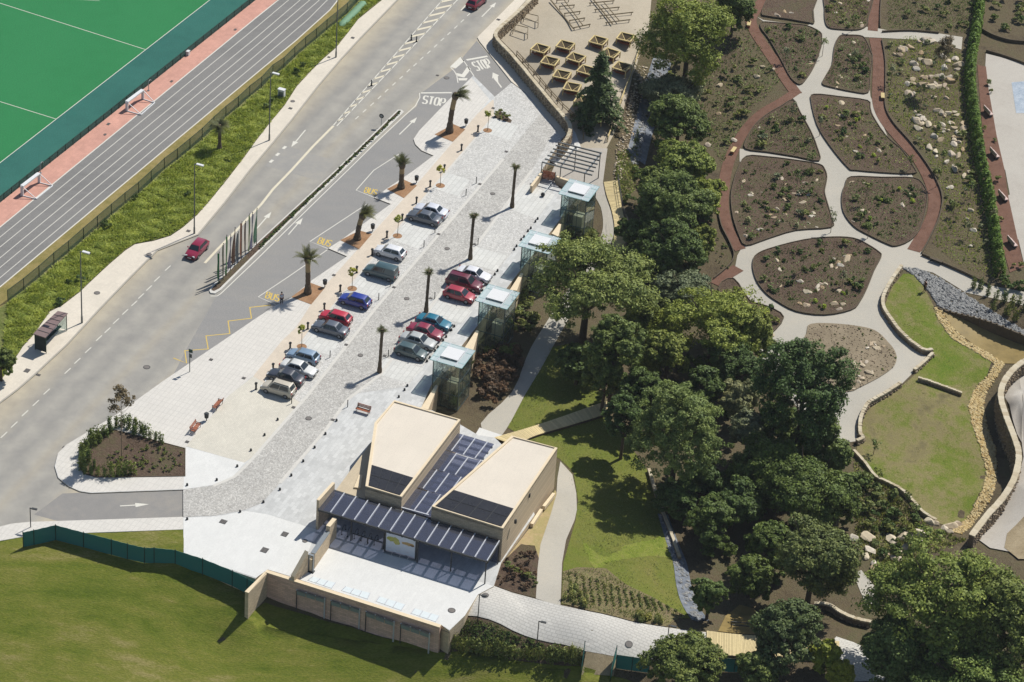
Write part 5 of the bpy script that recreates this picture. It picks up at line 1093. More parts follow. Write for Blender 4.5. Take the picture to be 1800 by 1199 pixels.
def path_lamp(u, v, h, lab, w=.35, z=None):
    p = GT(u, v) if z is None else G(u, v, z); r = empty('path_lamp', p, -.2, lab, 'lamp post', 'low path lamps')
    MB().tube((0, 0, -.1), (0, 0, h), .06, .05, 7).build('pole', MT['steel'], r); MB().bar((-.05, 0, h), (.75, 0, h + .02), .09).build('arm', MT['steel'], r); MB().box((.5, 0, h + .02), (.6, .26, .1)).build('head', MT['steel'], r)
path_lamp(839.6, 1093.5, 3.7, 'dark path lamp at the corner of the white court and the promenade'); path_lamp(944, 1131, 3.0, 'dark path lamp on the lower edge of the promenade'); path_lamp(1172, 1136, 2.8, 'dark path lamp near the plank bridge end of the promenade')
path_lamp(54, 927, 2.6, 'thin lamp post on the pavement at the lower left', z=PZ)
def busstop():
    p = G(333.5, 654, PZ); r = empty('bus_stop_sign', p, HD - math.pi / 2, 'bus stop pole with two dark sign boxes by the yellow zigzag', 'bus stop sign'); MB().tube((0, 0, 0), (0, 0, 3.2), .05, n=7).build('pole', MT['darkgreen'], r)
    MB().box((.12, 0, 3.0), (.5, .06, .45)).build('sign_plate', MT['darkgreen'], r); MB().box((.1, 0, 2.3), (.35, .06, .5)).build('timetable', MT['steel'], r)
    p = G(670, 222, .15); r = empty('road_sign', p, HD - math.pi / 2, 'small round road sign on a pole in the planted median', 'road sign'); MB().tube((0, 0, 0), (0, 0, 1.5), .035, n=6).build('pole', MT['galv'], r)
    MB().tube((0, -.04, 1.55), (0, -.01, 1.55), .34, n=16).build('disc', MT['steel'], r); MB().tube((0, -.07, 1.55), (0, -.045, 1.55), .2, n=16).build('disc_face', MT['galv'], r)
busstop()
for u, v, lab in ((723, 71, 'left one of two black flexible posts in the hatched centre strip'), (732, 74, 'right one of two black flexible posts in the hatched centre strip'), (653, 151, 'single black flexible post in the hatched centre strip')):
    r = empty('flexible_post', G(u, v), 0, lab, 'traffic post', 'flexible posts in the road centre'); MB().tube((0, 0, 0), (0, 0, .85), .1, .09, 8).build('post', MT['black'], r); MB().tube((0, 0, .55), (0, 0, .7), .105, n=8).build('band', MT['galv'], r); MB().tube((0, 0, 0), (0, 0, .05), .2, .16, 8).build('base', MT['black'], r)
r = empty('meter_cabinet', GT(495, 171, .4), HD, 'white meter cabinet standing in the grass bank', 'cabinet'); MB().box((0, 0, .55), (.5, .9, 1.2)).build('body', MT['whitepaint'], r); MB().box((0, 0, 1.2), (.62, 1.0, .1)).build('lid', MT['whitepaint'], r); MB().box((-.26, 0, .5), (.02, .7, .8)).build('door', MT['galv'], r)
def cover():
    a, b = G(598, 48, .1), G(641, 5, .1); c = (a + b) / 2; r = empty('boat_cover', c, math.atan2((b - a).y, (b - a).x), 'long pale green covered hull lying on the grass bank by the fence', 'boat'); L = (b - a).length
    m = MB(); n = 14; S = 7; vs = []
    for i in range(n + 1):
        t = i / n; w = .6 * min(1, (1 - abs(2 * t - 1)) * 5 + .35); h = .5 * min(1, (1 - abs(2 * t - 1)) * 6 + .5)
        for j in range(S + 1): an = math.pi * j / S; vs.append(((t - .5) * L, w * math.cos(an), h * math.sin(an) * (1 + .06 * math.sin(i * 2.1))))
    fs = [(i * (S + 1) + j, (i + 1) * (S + 1) + j, (i + 1) * (S + 1) + j + 1, i * (S + 1) + j + 1) for i in range(n) for j in range(S)] + [tuple(range(S, -1, -1)), tuple(range(n * (S + 1), (n + 1) * (S + 1)))]
    m.add(vs, fs).build('cover', plain('pale_green_tarp', alb(116, 156, 122), .7, var=.1), r, 40)
    for k in range(4): MB().bar(((k / 3 - .5) * L * .85, -.75, .1), ((k / 3 - .5) * L * .85, .75, .1), .08).build('strap', MT['darkgreen'], r)
cover()
def shelter():
    z = 2.55; P = GL([(101.5, 547), (119, 551), (79.5, 594), (58.5, 587)], z); c = G(72, 600, PZ); r = empty('bus_shelter', c, 0, 'bus shelter with a brown metal roof on the left pavement', 'bus shelter'); inv = -c
    Q = [p + inv for p in P]; Q = Q if (Q[1] - Q[0]).cross(Q[2] - Q[1]).z > 0 else Q[::-1]
    MB().slab(Q, .12).build('roof', plain('shelter_roof', alb(132, 110, 106), .6, var=.08), r)
    n = 6; Qo = [p + inv for p in P]
    for k in range(1, n): a, b = Qo[0].lerp(Qo[3], k / n), Qo[1].lerp(Qo[2], k / n); MB().bar(a + Vector((0, 0, .02)), b + Vector((0, 0, .02)), .06, .05).build('roof_seam', MT['steel'], r)
    gz = PZ - c.z
    for p in Qo: q = p.lerp(sum(Qo, Vector()) / 4, .08); MB().tube((q.x, q.y, gz), (q.x, q.y, p.z - .05), .05, n=6).build('post', MT['darkgreen'], r)
    i = [p.lerp(sum(Qo, Vector()) / 4, .08) for p in Qo]
    def pn(nm, a, b, z0, z1, m): MB().slab([Vector((a.x, a.y, gz + z0)), Vector((b.x, b.y, gz + z0)), Vector((b.x, b.y, gz + z1)), Vector((a.x, a.y, gz + z1))], .05).build(nm, m, r)
    pn('end_panel', i[3], i[2], .15, 2.2, MT['posters']); pn('end_panel', i[0], i[1], .15, 2.2, MT['cyan'])
    for k in range(4): pn('back_pane', i[0].lerp(i[3], k / 4 + .01), i[0].lerp(i[3], k / 4 + .24), .3, 2.2, MT['dgl'])
    a, b = i[0].lerp(i[1], .3), i[3].lerp(i[2], .3); MB().bar(Vector((a.x, a.y, gz + .5)), Vector((b.x, b.y, gz + .5)), .4, .06).build('bench', MT['darkgreen'], r)
MT['posters'] = ground('poster', [alb(30, 34, 34), alb(58, 64, 60), alb(96, 100, 104)], 1.2, 4, 9, bump=0, contrast=.9)
shelter()
# flags on the median
FL = [((384.8, 499), 4.6, 'green'), ((392.3, 492.6), 5.3, 'greenred'), ((398, 485), 5.9, 'lightgreen'), ((405, 475), 5.1, 'greypurple'), ((412.5, 468), 5.6, 'brown'), ((418.5, 462), 4.5, 'grey'), ((424.5, 456.5), 5.5, 'salmon'), ((431, 448), 4.9, 'darkbrown'), ((437.7, 443.7), 5.6, 'lime'), ((443, 441), 5.6, 'lilac'), ((450.8, 431), 5.4, 'palegreen')]
FC = {'green': alb(66, 128, 78), 'greenred': alb(108, 110, 80), 'lightgreen': alb(104, 158, 92), 'greypurple': alb(150, 142, 158), 'brown': alb(140, 106, 84), 'grey': alb(140, 144, 140), 'salmon': alb(206, 152, 120), 'darkbrown': alb(122, 94, 80), 'lime': alb(160, 184, 120), 'lilac': alb(170, 162, 184), 'palegreen': alb(138, 180, 140)}
FN = {'green': 'deep green', 'greenred': 'olive', 'lightgreen': 'light green', 'greypurple': 'grey purple', 'brown': 'brown', 'grey': 'plain grey', 'salmon': 'salmon', 'darkbrown': 'dark brown', 'lime': 'lime', 'lilac': 'lilac', 'palegreen': 'pale mint green'}
ORD = ['first', 'second', 'third', 'fourth', 'fifth', 'sixth', 'seventh', 'eighth', 'ninth', 'tenth', 'last']
for k, ((u, v), h, c) in enumerate(FL):
    r = empty('flagpole', G(u, v, .15), HD - math.pi + .2 * math.sin(k), 'flagpole with a drooping %s feather flag, %s from the rounded median end' % (FN[c], ORD[k]), 'flagpole', 'flagpoles on the planted median')
    MB().tube((0, 0, 0), (0, 0, h), .05, .03, 7).build('pole', MT['steel'], r); MB().ball((0, 0, h), .07, 8, 5).build('finial', MT['black'], r)
    m = MB(); n = 9; rn = random.Random(k); A = []
    for i in range(n + 1):
        t = i / n; w = (.08 + .5 * t) * (1 if t < .85 else 1 - (t - .85) * 3)
        for j in range(4): s = j / 3; A.append((.05 + w * s, .18 * math.sin(s * 5 + t * 3 + k) * s, h - .15 - t * (h - .9) - .5 * s * t))
    m.add(A, [(i * 4 + j, (i + 1) * 4 + j, (i + 1) * 4 + j + 1, i * 4 + j + 1) for i in range(n) for j in range(3)]).build('flag', plain('flag_' + c, FC[c], .8, var=.15, scale=3), r, 60)
# bollards, posts, bins
def bollard_light():
    r = empty('bollard_light', (0, 0, 0), HD, 'x', 'bollard light', 'dark bollard lights along the beige strip')
    MB().box((0, 0, .38), (.17, .17, .76)).build('post', MT['black'], r); MB().box((0, 0, .86), (.26, .26, .2)).build('head', MT['black'], r); MB().box((0, 0, .02), (.3, .3, .04)).build('foot_plate', MT['steel'], r); return r
BL = [(840, 232), (811, 265), (781, 301), (756, 329), (732, 358), (707, 388), (680, 418), (654, 449), (627, 480), (598, 513), (570, 545), (541, 579), (510, 614), (480, 651), (450, 685)]
b0 = bollard_light(); ON = ['first', 'second', 'third', 'fourth', 'fifth', 'sixth', 'seventh', 'eighth', 'ninth', 'tenth', 'eleventh', 'twelfth', 'thirteenth', 'fourteenth', 'fifteenth', 'sixteenth', 'seventeenth', 'eighteenth', 'nineteenth', 'twentieth']
for k, (u, v) in enumerate(BL):
    o = b0 if k == 0 else copy_tree(b0); o.location = G(u, v, PZ); o['label'] = 'squat dark bollard light at the beige strip, %s counted from the top end' % ON[k]
def litter_bin():
    r = empty('litter_bin', (0, 0, 0), HD, 'x', 'litter bin', 'dark round litter bins')
    MB().tube((0, 0, 0), (0, 0, .5), .06, n=8).build('stand', MT['black'], r); MB().tube((0, 0, .45), (0, 0, 1.0), .24, .28, 12).build('drum', MT['black'], r); MB().tube((0, 0, 1.0), (0, 0, 1.1), .3, .2, 12).build('lid', MT['steel'], r); return r
b0 = litter_bin()
for k, (u, v, lab) in enumerate([(819, 222, 'beside the topmost big palm'), (732, 322, 'beside the second big palm from the top'), (655, 407, 'beside the third big palm from the top'), (571, 505, 'beside the lowest big palm'), (363, 740, 'between the two orange benches')]):
    o = b0 if k == 0 else copy_tree(b0); o.location = G(u, v, PZ); o['label'] = 'dark round litter bin on a stand ' + lab
def thin_post():
    r = empty('thin_post', (0, 0, 0), HD, 'x', 'post', 'thin dark posts at the ends of the parking bays')
    MB().tube((0, 0, 0), (0, 0, .95), .055, n=7).build('post', MT['steel'], r); MB().tube((0, 0, .93), (0, 0, .98), .065, n=7).build('cap', MT['black'], r); return r
TP = [(837, 323, 'at the slab bay above the white saloon'), (819, 344, 'right of the white saloon at the top'), (764.5, 410, 'below the dark grey saloon tail'), (745, 435, 'above the white boxy hatchback tail'), (686, 504, 'below the dark green van tail'), (665.5, 528, 'beside the royal blue hatchback rear'), (602.5, 599, 'beside the dark grey saloon with the red car behind'), (580, 629, 'beside the pale blue hatchback rear'), (512.5, 710, 'near the rear of the beige people carrier'), (611, 716, 'left of the brown slatted bench'), (840, 431, 'right of the second slender palm'), (764, 526, 'beside the third slender palm near the red hatchback'), (682.5, 627.5, 'beside the lowest slender palm')]
b0 = thin_post()
for k, (u, v, lab) in enumerate(TP):
    o = b0 if k == 0 else copy_tree(b0); o.location = G(u, v, PZ); o['label'] = 'thin dark post ' + lab
def stub():
    r = empty('stub_bollard', (0, 0, 0), HD, 'x', 'bollard', 'x'); MB().tube((0, 0, 0), (0, 0, .26), .14, .12, 9).build('stub', MT['black'], r); MB().ball((0, 0, .26), .12, 9, 4, .5).build('cap', MT['steel'], r); return r
S1 = [(945, 386), (941, 391), (933, 402.5), (928, 407.5), (921, 417.5), (916, 422.5), (908, 434), (904, 440), (874.5, 477.4), (869.7, 483.7), (861, 494.4), (856.3, 500.8), (847.8, 511.7), (843.3, 517.8), (834.6, 528.7), (798.4, 575), (793.4, 581.7), (784.2, 593.3), (778.9, 599.7), (769.8, 611.7), (764.7, 618), (755.5, 630), (750.5, 636.4), (716, 679.5), (711, 686.8), (701, 699)]
S2 = [(488, 739), (465, 766), (441, 793), (417, 821), (381, 845), (329, 854)]; S3 = [(591.5, 740.7), (572, 764), (553, 788), (533, 812), (512, 837), (492, 862), (463, 884), (422, 901), (329, 914)]
b0 = stub(); first = True
for S, lab, grp in ((S1, 'low black stub bollard in the paired row beside the glass towers', 'paired stub bollards by the glass towers'), (S2, 'low black stub bollard on the left edge of the curving cobble lane', 'stub bollards left of the cobble lane'), (S3, 'low black stub bollard on the right edge of the curving cobble lane', 'stub bollards right of the cobble lane')):
    for u, v in S:
        o = b0 if first else copy_tree(b0); first = False; o.location = G(u, v, PZ); o['label'] = lab; o['group'] = grp
# manhole covers and gratings, let into the paving
def cover_round(u, v, r, z, lab, m='manhole'):
    o = empty('manhole_cover', G(u, v, z), 0, lab, 'manhole cover', 'manhole covers'); MB().tube((0, 0, -.02), (0, 0, .016), r, n=20).build('frame', MT['steel'], o); MB().tube((0, 0, .0), (0, 0, .024), r * .82, n=20).build('lid', MT[m], o)
    if z < -.02:
        p = o.location; n = Vector((T(p.x - .5, p.y) - T(p.x + .5, p.y), T(p.x, p.y - .5) - T(p.x, p.y + .5), 1)); o.rotation_euler = n.to_track_quat('Z', 'Y').to_euler()
MT['manhole'] = plain('manhole_iron', alb(124, 118, 112), .7, .2, var=.2, scale=8)
Z3 = PZ + .028
for u, v, r, z, lab in ((170.5, 515.5, .38, PZ, 'round brown manhole on the left pavement above the shelter lamp'), (262, 448, .34, PZ, 'round manhole on the wide left pavement under the lamp shadow'), (514.5, 178.5, .32, PZ, 'round brown manhole on the pavement near the white cabinet'), (258, 646, .42, .002, 'round manhole with a pale ring in the road by the zigzag'), (542.5, 736, .38, Z3, 'round manhole in the cobble lane left of the bench'), (633.5, 625, .34, Z3, 'round manhole in the cobble lane left of the lowest slender palm'), (715, 525.5, .34, Z3, 'round manhole in the cobble lane near the royal blue hatchback'), (786, 437.5, .34, Z3, 'round manhole in the cobble lane near the second slender palm'), (866, 341, .34, Z3, 'round manhole in the cobble lane near the top slender palm'), (794, 1073.5, .42, Z3, 'dark round manhole in the white court'), (1105.5, 1133, .42, None, 'round manhole in the promenade paving'), (853.5, 1046.5, .36, Z3, 'round grey manhole beside the court corner lamp'), (785, 137.5, .4, .006, 'round manhole in the asphalt beside the stop bar'), (536, 951.5, .3, Z3, 'round manhole in the canopy end shadow')):
    cover_round(u, v, r, z if z is not None else GT(u, v, .085).z, lab)
def grate(u, v, w, l, z, lab):
    o = empty('drain_grate', G(u, v, z), HD, lab, 'drain grate', 'square drain covers'); MB().box((0, 0, .0), (w, l, .02)).build('frame', MT['steel'], o)
    for k in range(4): MB().box((w * (k - 1.5) / 4.4, 0, .008), (w / 8, l * .85, .03)).build('bar', MT['manhole'], o)
GR = [(371, 632.5), (428.5, 665), (329, 777), (585, 738.5), (516, 716.5), (608.5, 606.5), (676, 626), (692.5, 505.5), (771, 412), (843.5, 324), (867, 190.5), (890, 267), (587, 484), (834.5, 430), (757, 525), (673, 482)]
GN = ['on the white tiles below the zigzag', 'on the white tiles left of the cream setts', 'at the tip of the white triangle paving', 'beside the lane left of the brown bench', 'near the beige people carrier', 'below the dark grey saloon at the lane edge', 'left of the lowest slender palm', 'below the dark green van', 'below the dark grey saloon at the top', 'at the top slab bay corner', 'at the top end of the beige strip', 'in the upper cobbles right of the top bay', 'left of the royal blue hatchback', 'right of the second slender palm', 'beside the third slender palm', 'near the green van front']
for (u, v), n in zip(GR, GN): grate(u, v, .42, .42, PZ + .03, 'small square drain cover ' + n)
for u, v, w, l, z, n in ((465, 967.5, .85, .75, Z3, 'in the white plaza, nearest the gate walls'), (500.5, 939.5, .8, .7, Z3, 'in the white plaza, toward the canopy end'), (392.5, 917.5, .7, .75, Z3, 'in the white plaza at the lane end'), (47.5, 652, .75, .6, PZ, 'on the left pavement below the shelter'), (67.5, 659.5, .4, .5, .004, 'in the left gutter below the shelter'), (510.5, 191, .5, .5, PZ, 'on the pavement below the round brown manhole'), (620, 67, .5, .5, PZ, 'on the pavement near the green cover'), (578, 101, .4, .4, PZ, 'on the pavement by the top lamp'), (413.5, 52.5, .55, .35, .006, 'in the pink walkway near its top end'), (301.5, 143.5, .55, .35, .006, 'in the pink walkway right of the upper goal'), (190.5, 218.5, .6, .4, .006, 'in the pink walkway left of the upper goal'), (184.5, 237, .5, .35, .006, 'in the pink walkway at the track side'), (114, 787, .4, .5, .004, 'at the kerb beside the planted island'), (769, 133, .4, .4, .006, 'in the asphalt left of the stop bar'), (331, 406.5, .5, .5, PZ, 'on the pavement beside the second lamp'), (876, 35, .5, .5, PZ, 'on the right pavement beside the stone wall')):
    grate(u, v, w, l, z + .006, 'dark rectangular drain cover ' + n)
# benches
def bench():
    r = empty('park_bench', (0, 0, 0), 0, 'x', 'bench', 'slatted benches')
    for k in range(4): MB().box((0, -.22 + k * .13, .45), (1.75, .1, .04)).build('seat_slat', MT['brownwood'], r)
    for k in range(3): MB().box((0, .3 + k * .04, .58 + k * .14), (1.75, .04, .11)).build('back_slat', MT['brownwood'], r)
    for s in (-.75, .75):
        f = MB(); f.bar((s, -.25, 0), (s, -.25, .62), .05); f.bar((s, .25, 0), (s, .4, .95), .05); f.bar((s, -.25, .43), (s, .28, .43), .05); f.bar((s, -.3, .63), (s, .3, .63), .05); f.build('side_frame', MT['steel'], r)
    return r
b0 = bench()
for k, (u, v, rz, lab) in enumerate([(344, 757, HD + math.pi * 0 + .05, 'orange slatted bench on the white tiles, the one nearer the planted island'), (382, 716, HD + math.pi, 'orange slatted bench on the white tiles, the one nearer the beige people carrier'), (638, 726, HD - math.pi / 2, 'brown slatted bench on pale paving above the cream roof')]):
    o = b0 if k == 0 else copy_tree(b0); o.location = G(u, v, PZ); o.rotation_euler.z = rz; o['label'] = lab
def court_bench():
    r = empty('court_bench', (0, 0, 0), HD, 'x', 'bench', 'pale pink benches beside the right court')
    MB().box((0, 0, .4), (1.9, .55, .12)).build('seat', MT['pinkstone'], r); MB().box((0, .3, .7), (1.9, .12, .55)).build('backrest', MT['pinkstone'], r)
    for s in (-.7, .7): MB().box((s, 0, .17), (.2, .5, .34)).build('leg', MT['steel'], r)
    return r
MT['pinkstone'] = plain('pink_stone', alb(214, 190, 180), .8, var=.08); b0 = court_bench()
for k, (u, v) in enumerate([(1737, 201), (1748, 275), (1763, 350), (1779, 431)]):
    o = b0 if k == 0 else copy_tree(b0); o.location = GT(u, v, .05); o.rotation_euler.z = R_(112); o['label'] = 'pale pink bench beside the right gravel court, %s' % ['topmost of four', 'second from the top', 'third from the top', 'lowest of four'][k]
def post_bench(u, v, rz, lab):
    r = empty('log_seat', GT(u, v, .05), rz, lab, 'wooden seat', 'short wooden seats on the bark paths'); MB().box((0, 0, .42), (1.4, .5, .12)).build('seat', MT['wood'], r)
    for s in (-.45, .45): MB().box((s, 0, .18), (.25, .45, .36)).build('block', MT['brownwood'], r)
post_bench(1289, 268, HD, 'short yellow wooden seat on the left bark path'); post_bench(1551, 173, HD + .3, 'short yellow wooden seat on the right bark path'); post_bench(1316, 46, HD + .2, 'short yellow wooden seat at the top of the left bark path')
r = empty('path_bench', GT(1645, 462, .05), R_(-30), 'dark bench against the edging near the gravel path fork', 'bench'); MB().box((0, 0, .45), (1.7, .45, .08)).build('seat', MT['darkedge'], r); [MB().box((s, 0, .2), (.12, .4, .4)).build('leg', MT['steel'], r) for s in (-.7, .7)]
# picnic tables
MT['traywood'] = plain('dark_tray_wood', alb(96, 82, 58), .9, var=.15)
MT['dkwood'] = plain('weathered_wood', alb(124, 110, 84), .9, var=.15)
def picnic():
    r = empty('picnic_table', (0, 0, 0), HD, 'x', 'picnic table', 'square timber picnic tables')
    h, z = 1.02, .95; cs = [(-1, -1), (1, -1), (1, 1), (-1, 1)]
    for i in range(4):
        a, b = Vector((*cs[i], 0)) * h, Vector((*cs[(i + 1) % 4], 0)) * h
        MB().bar(a + Vector((0, 0, z)), b + Vector((0, 0, z)), .16, .14).build('frame_beam', MT['wood'], r)
        MB().box((cs[i][0] * h, cs[i][1] * h, z / 2), (.13, .13, z)).build('leg', MT['wood'], r)
        MB().slab([a * .93 + Vector((0, 0, z - .02)), b * .93 + Vector((0, 0, z - .02)), Vector((0, 0, z - .72))], .05).build('tray_panel', MT['traywood'], r)
        m = MB(); mid = (a + b) / 2; m.bar(mid * .8 - (b - a) * .42 + Vector((0, 0, .45)), mid * .8 + (b - a) * .42 + Vector((0, 0, .45)), .3, .06); m.build('bench', MT['brownwood'], r)
    for c in cs: MB().bar((c[0] * h * .92, c[1] * h * .92, z), (0, 0, z - .66), .1, .08).build('rib', MT['wood'], r)
    MB().box((0, 0, .14), (1.3, 1.3, .06)).build('shelf', MT['brownwood'], r); return r
PT = [(949, 96, 'leftmost of the top row'), (993, 90, 'second from left in the top row'), (1051, 82, 'third in the top row, above the conifer'), (1099, 76, 'at the right end of the top row'), (966, 118, 'leftmost of the second row'), (1011.5, 112, 'left of the conifer tip'), (1072, 104, 'right of the conifer tip'), (987, 142, 'third down the left side'), (1030, 134, 'half hidden at the conifer left side'), (1092.5, 128, 'right of the conifer by the timber rail'), (1005, 164, 'left of the conifer, lowest sunlit one'), (1025, 187, 'in the conifer shade, upper one'), (1047, 214, 'in the conifer shade, lowest one')]
b0 = picnic(); rn = random.Random(3)
for k, (u, v, lab) in enumerate(PT):
    o = b0 if k == 0 else copy_tree(b0); o.location = GT(u, v, .02); o.rotation_euler.z = HD + rn.uniform(-.12, .12); o['label'] = 'square yellow timber picnic table ' + lab
def rack(rail, rungs, lab):
    a = GT(*rail[0], .02); r = empty('timber_rack', a, 0, lab, 'timber rack', 'low timber racks on the picnic ground'); inv = -a; b = GT(*rail[1], .02)
    MB().bar(a + inv + Vector((0, 0, .35)), b + inv + Vector((0, 0, .35)), .14).build('rail', MT['dkwood'], r)
    for p, q in rungs:
        p, q = GT(*p, .02) + inv, GT(*q, .02) + inv; MB().bar(p + Vector((0, 0, .42)), q + Vector((0, 0, .42)), .12).build('rung', MT['dkwood'], r)
        for e in (p.lerp(q, .05), p.lerp(q, .95)): MB().tube(e, e + Vector((0, 0, .42)), .06, n=6).build('leg', MT['dkwood'], r)
    a2, b2 = [x[0].lerp(x[1], .55) for x in ((GT(*rungs[0][0], .02) + inv, GT(*rungs[0][1], .02) + inv), (GT(*rungs[-1][0], .02) + inv, GT(*rungs[-1][1], .02) + inv))]
    MB().bar(a2 + Vector((0, 0, .5)), b2 + Vector((0, 0, .5)), .1).build('rail', MT['dkwood'], r)
MT['dkwood'] = plain('weathered_wood', alb(124, 110, 84), .9, var=.15)
E4 = lambda x, y: (900 + x / 4, y / 4)
rack((E4(270, 15), E4(430, 218)), [(E4(310, 22), E4(402, 15)), (E4(330, 65), E4(440, 55)), (E4(365, 115), E4(480, 100)), (E4(400, 165), E4(512, 146)), (E4(430, 216), E4(550, 190))], 'low timber rack with five rungs, the left one at the picnic ground top')
rack((E4(560, 0), E4(705, 184)), [(E4(540, 42), E4(718, 25)), (E4(578, 88), E4(755, 70)), (E4(612, 133), E4(850, 106)), (E4(655, 180), E4(830, 158))], 'low timber rack with four rungs, the right one at the picnic ground top')
for (a, b, c, d, lab) in ((E4(80, 155), E4(182, 195), E4(182, 145), E4(90, 122), 'rectangular timber frame rack by the stone wall, upper one'), (E4(5, 240), E4(108, 275), E4(110, 228), E4(20, 205), 'rectangular timber frame rack by the stone wall, lower one')):
    p = [GT(*q, .02) for q in (a, b, c, d)]; r = empty('frame_rack', p[0], 0, lab, 'timber rack'); inv = -p[0]
    for i in range(4):
        MB().bar(p[i] + inv + Vector((0, 0, .7)), p[(i + 1) % 4] + inv + Vector((0, 0, .7)), .08).build('rail', MT['dkwood'], r); MB().tube(p[i] + inv, p[i] + inv + Vector((0, 0, .74)), .05, n=6).build('leg', MT['dkwood'], r)
def timber_rail(px, h, lab, m='wood', w=.1, z=None):
    P = GTL(px, .02) if z is None else GL(px, z); r = empty('timber_rail', P[0], 0, lab, 'fence'); inv = -P[0]
    for p in P: MB().tube(p + inv - Vector((0, 0, .2)), p + inv + Vector((0, 0, h)), w * .6, n=6).build('post', MT[m], r)
    for a, b in zip(P, P[1:]):
        for hh in (h - .08, h * .5): MB().bar(a + inv + Vector((0, 0, hh)), b + inv + Vector((0, 0, hh)), .07, w).build('rail', MT[m], r)
timber_rail([E4(32, 400), E4(74, 445), E4(112, 490), E4(152, 535), E4(195, 585), E4(235, 635), E4(275, 682), E4(320, 730), E4(355, 770), E4(420, 830), E4(488, 890), E4(500, 985)], .95, 'slim timber post rail along the inside of the stone wall', 'dkwood')
timber_rail([(1134, 66), (1130, 80), (1122, 100), (1113, 124), (1106, 145), (1098, 165), (1092, 182), (1084, 205), (1076, 228), (1068, 250)], 1.0, 'brown timber rail along the ravine edge of the picnic ground', 'wood')
timber_rail([(1285, 1105), (1320, 1108), (1350, 1112)], 1.0, 'dark rail at the pond side of the plank bridge', 'steel')
# people
def skin_chain(verts, edges, radii, mat, parent, name='body'):
    me = bpy.data.meshes.new(name); me.from_pydata(verts, edges, []); o = bpy.data.objects.new(name, me); COL.objects.link(o)
    o.modifiers.new('skin', 'SKIN'); s = o.modifiers.new('sub', 'SUBSURF'); s.levels = 1; s.render_levels = 1
    for i, d in enumerate(me.skin_vertices[0].data): d.radius = (radii[i], radii[i] * .85); d.use_root = i == 0
    dg = bpy.context.evaluated_depsgraph_get(); m2 = bpy.data.meshes.new_from_object(o.evaluated_get(dg)); bpy.data.objects.remove(o)
    m2.materials.clear(); m2.materials.append(mat)
    for p in m2.polygons: p.use_smooth = True
    return link(name, m2, parent)
def person(loc, rz, lab, top, legs, hair):
    r = empty('person', loc, rz, lab, 'person')
    V = [(0, 0, .93), (0, 0, 1.15), (0, 0, 1.38), (0, .0, 1.5), (0, .01, 1.58), (0, .02, 1.7), (.1, 0, .88), (.11, .02, .5), (.11, -.01, .08), (.12, .13, .04), (-.1, 0, .88), (-.1, -.04, .5), (-.11, -.06, .08), (-.12, .07, .04), (.19, 0, 1.42), (.24, -.02, 1.15), (.25, .08, .92), (.25, .12, .82), (-.19, 0, 1.42), (-.24, -.02, 1.15), (-.23, .1, .93), (-.23, .14, .84)]
    Ed = [(0, 1), (1, 2), (2, 3), (3, 4), (4, 5), (0, 6), (6, 7), (7, 8), (8, 9), (0, 10), (10, 11), (11, 12), (12, 13), (2, 14), (14, 15), (15, 16), (16, 17), (2, 18), (18, 19), (19, 20), (20, 21)]
    Rd = [.15, .14, .17, .07, .06, .1, .1, .075, .05, .045, .1, .075, .05, .045, .075, .05, .04, .045, .075, .05, .04, .045]
    skin_chain(V, Ed, Rd, plain('skin', alb(214, 168, 140), .6, var=.05), r)
    skin_chain([(0, 0, .9), (0, 0, 1.15), (0, 0, 1.42), (.2, 0, 1.42), (.245, -.02, 1.14), (-.2, 0, 1.42), (-.245, -.02, 1.14)], [(0, 1), (1, 2), (2, 3), (3, 4), (2, 5), (5, 6)], [.175, .165, .19, .095, .07, .095, .07], plain('shirt_' + top[0], top[1], .9, var=.1), r, 'top')
    skin_chain([(0, 0, .93), (.1, 0, .86), (.11, .02, .5), (.11, -.01, .12), (-.1, 0, .86), (-.1, -.04, .5), (-.11, -.06, .12)], [(0, 1), (1, 2), (2, 3), (0, 4), (4, 5), (5, 6)], [.17, .115, .09, .075, .115, .09, .075], plain('trousers_' + legs[0], legs[1], .9, var=.1), r, 'trousers')
    MB().ball((0, -.01, 1.73), .108, 10, 6, 1.0).build('hair', plain('hair_' + hair[0], hair[1], .9), r, 60)
    MB().box((0, .125, 1.68), (.03, .03, .04)).build('nose', plain('nose_skin', alb(208, 158, 130), .6), r)
    return r
person(G(494.8, 535.5, PZ), R_(200), 'person in a pale top and dark trousers standing at the lowest bus bay', ('pale', alb(178, 186, 200)), ('dark', alb(46, 50, 58)), ('dark', alb(44, 36, 30)))
person(GT(1625, 513, .03), R_(120), 'person in dark reddish clothes standing on the grass by the grey stones', ('red', alb(96, 66, 58)), ('brown', alb(62, 54, 50)), ('brown', alb(60, 44, 34)))
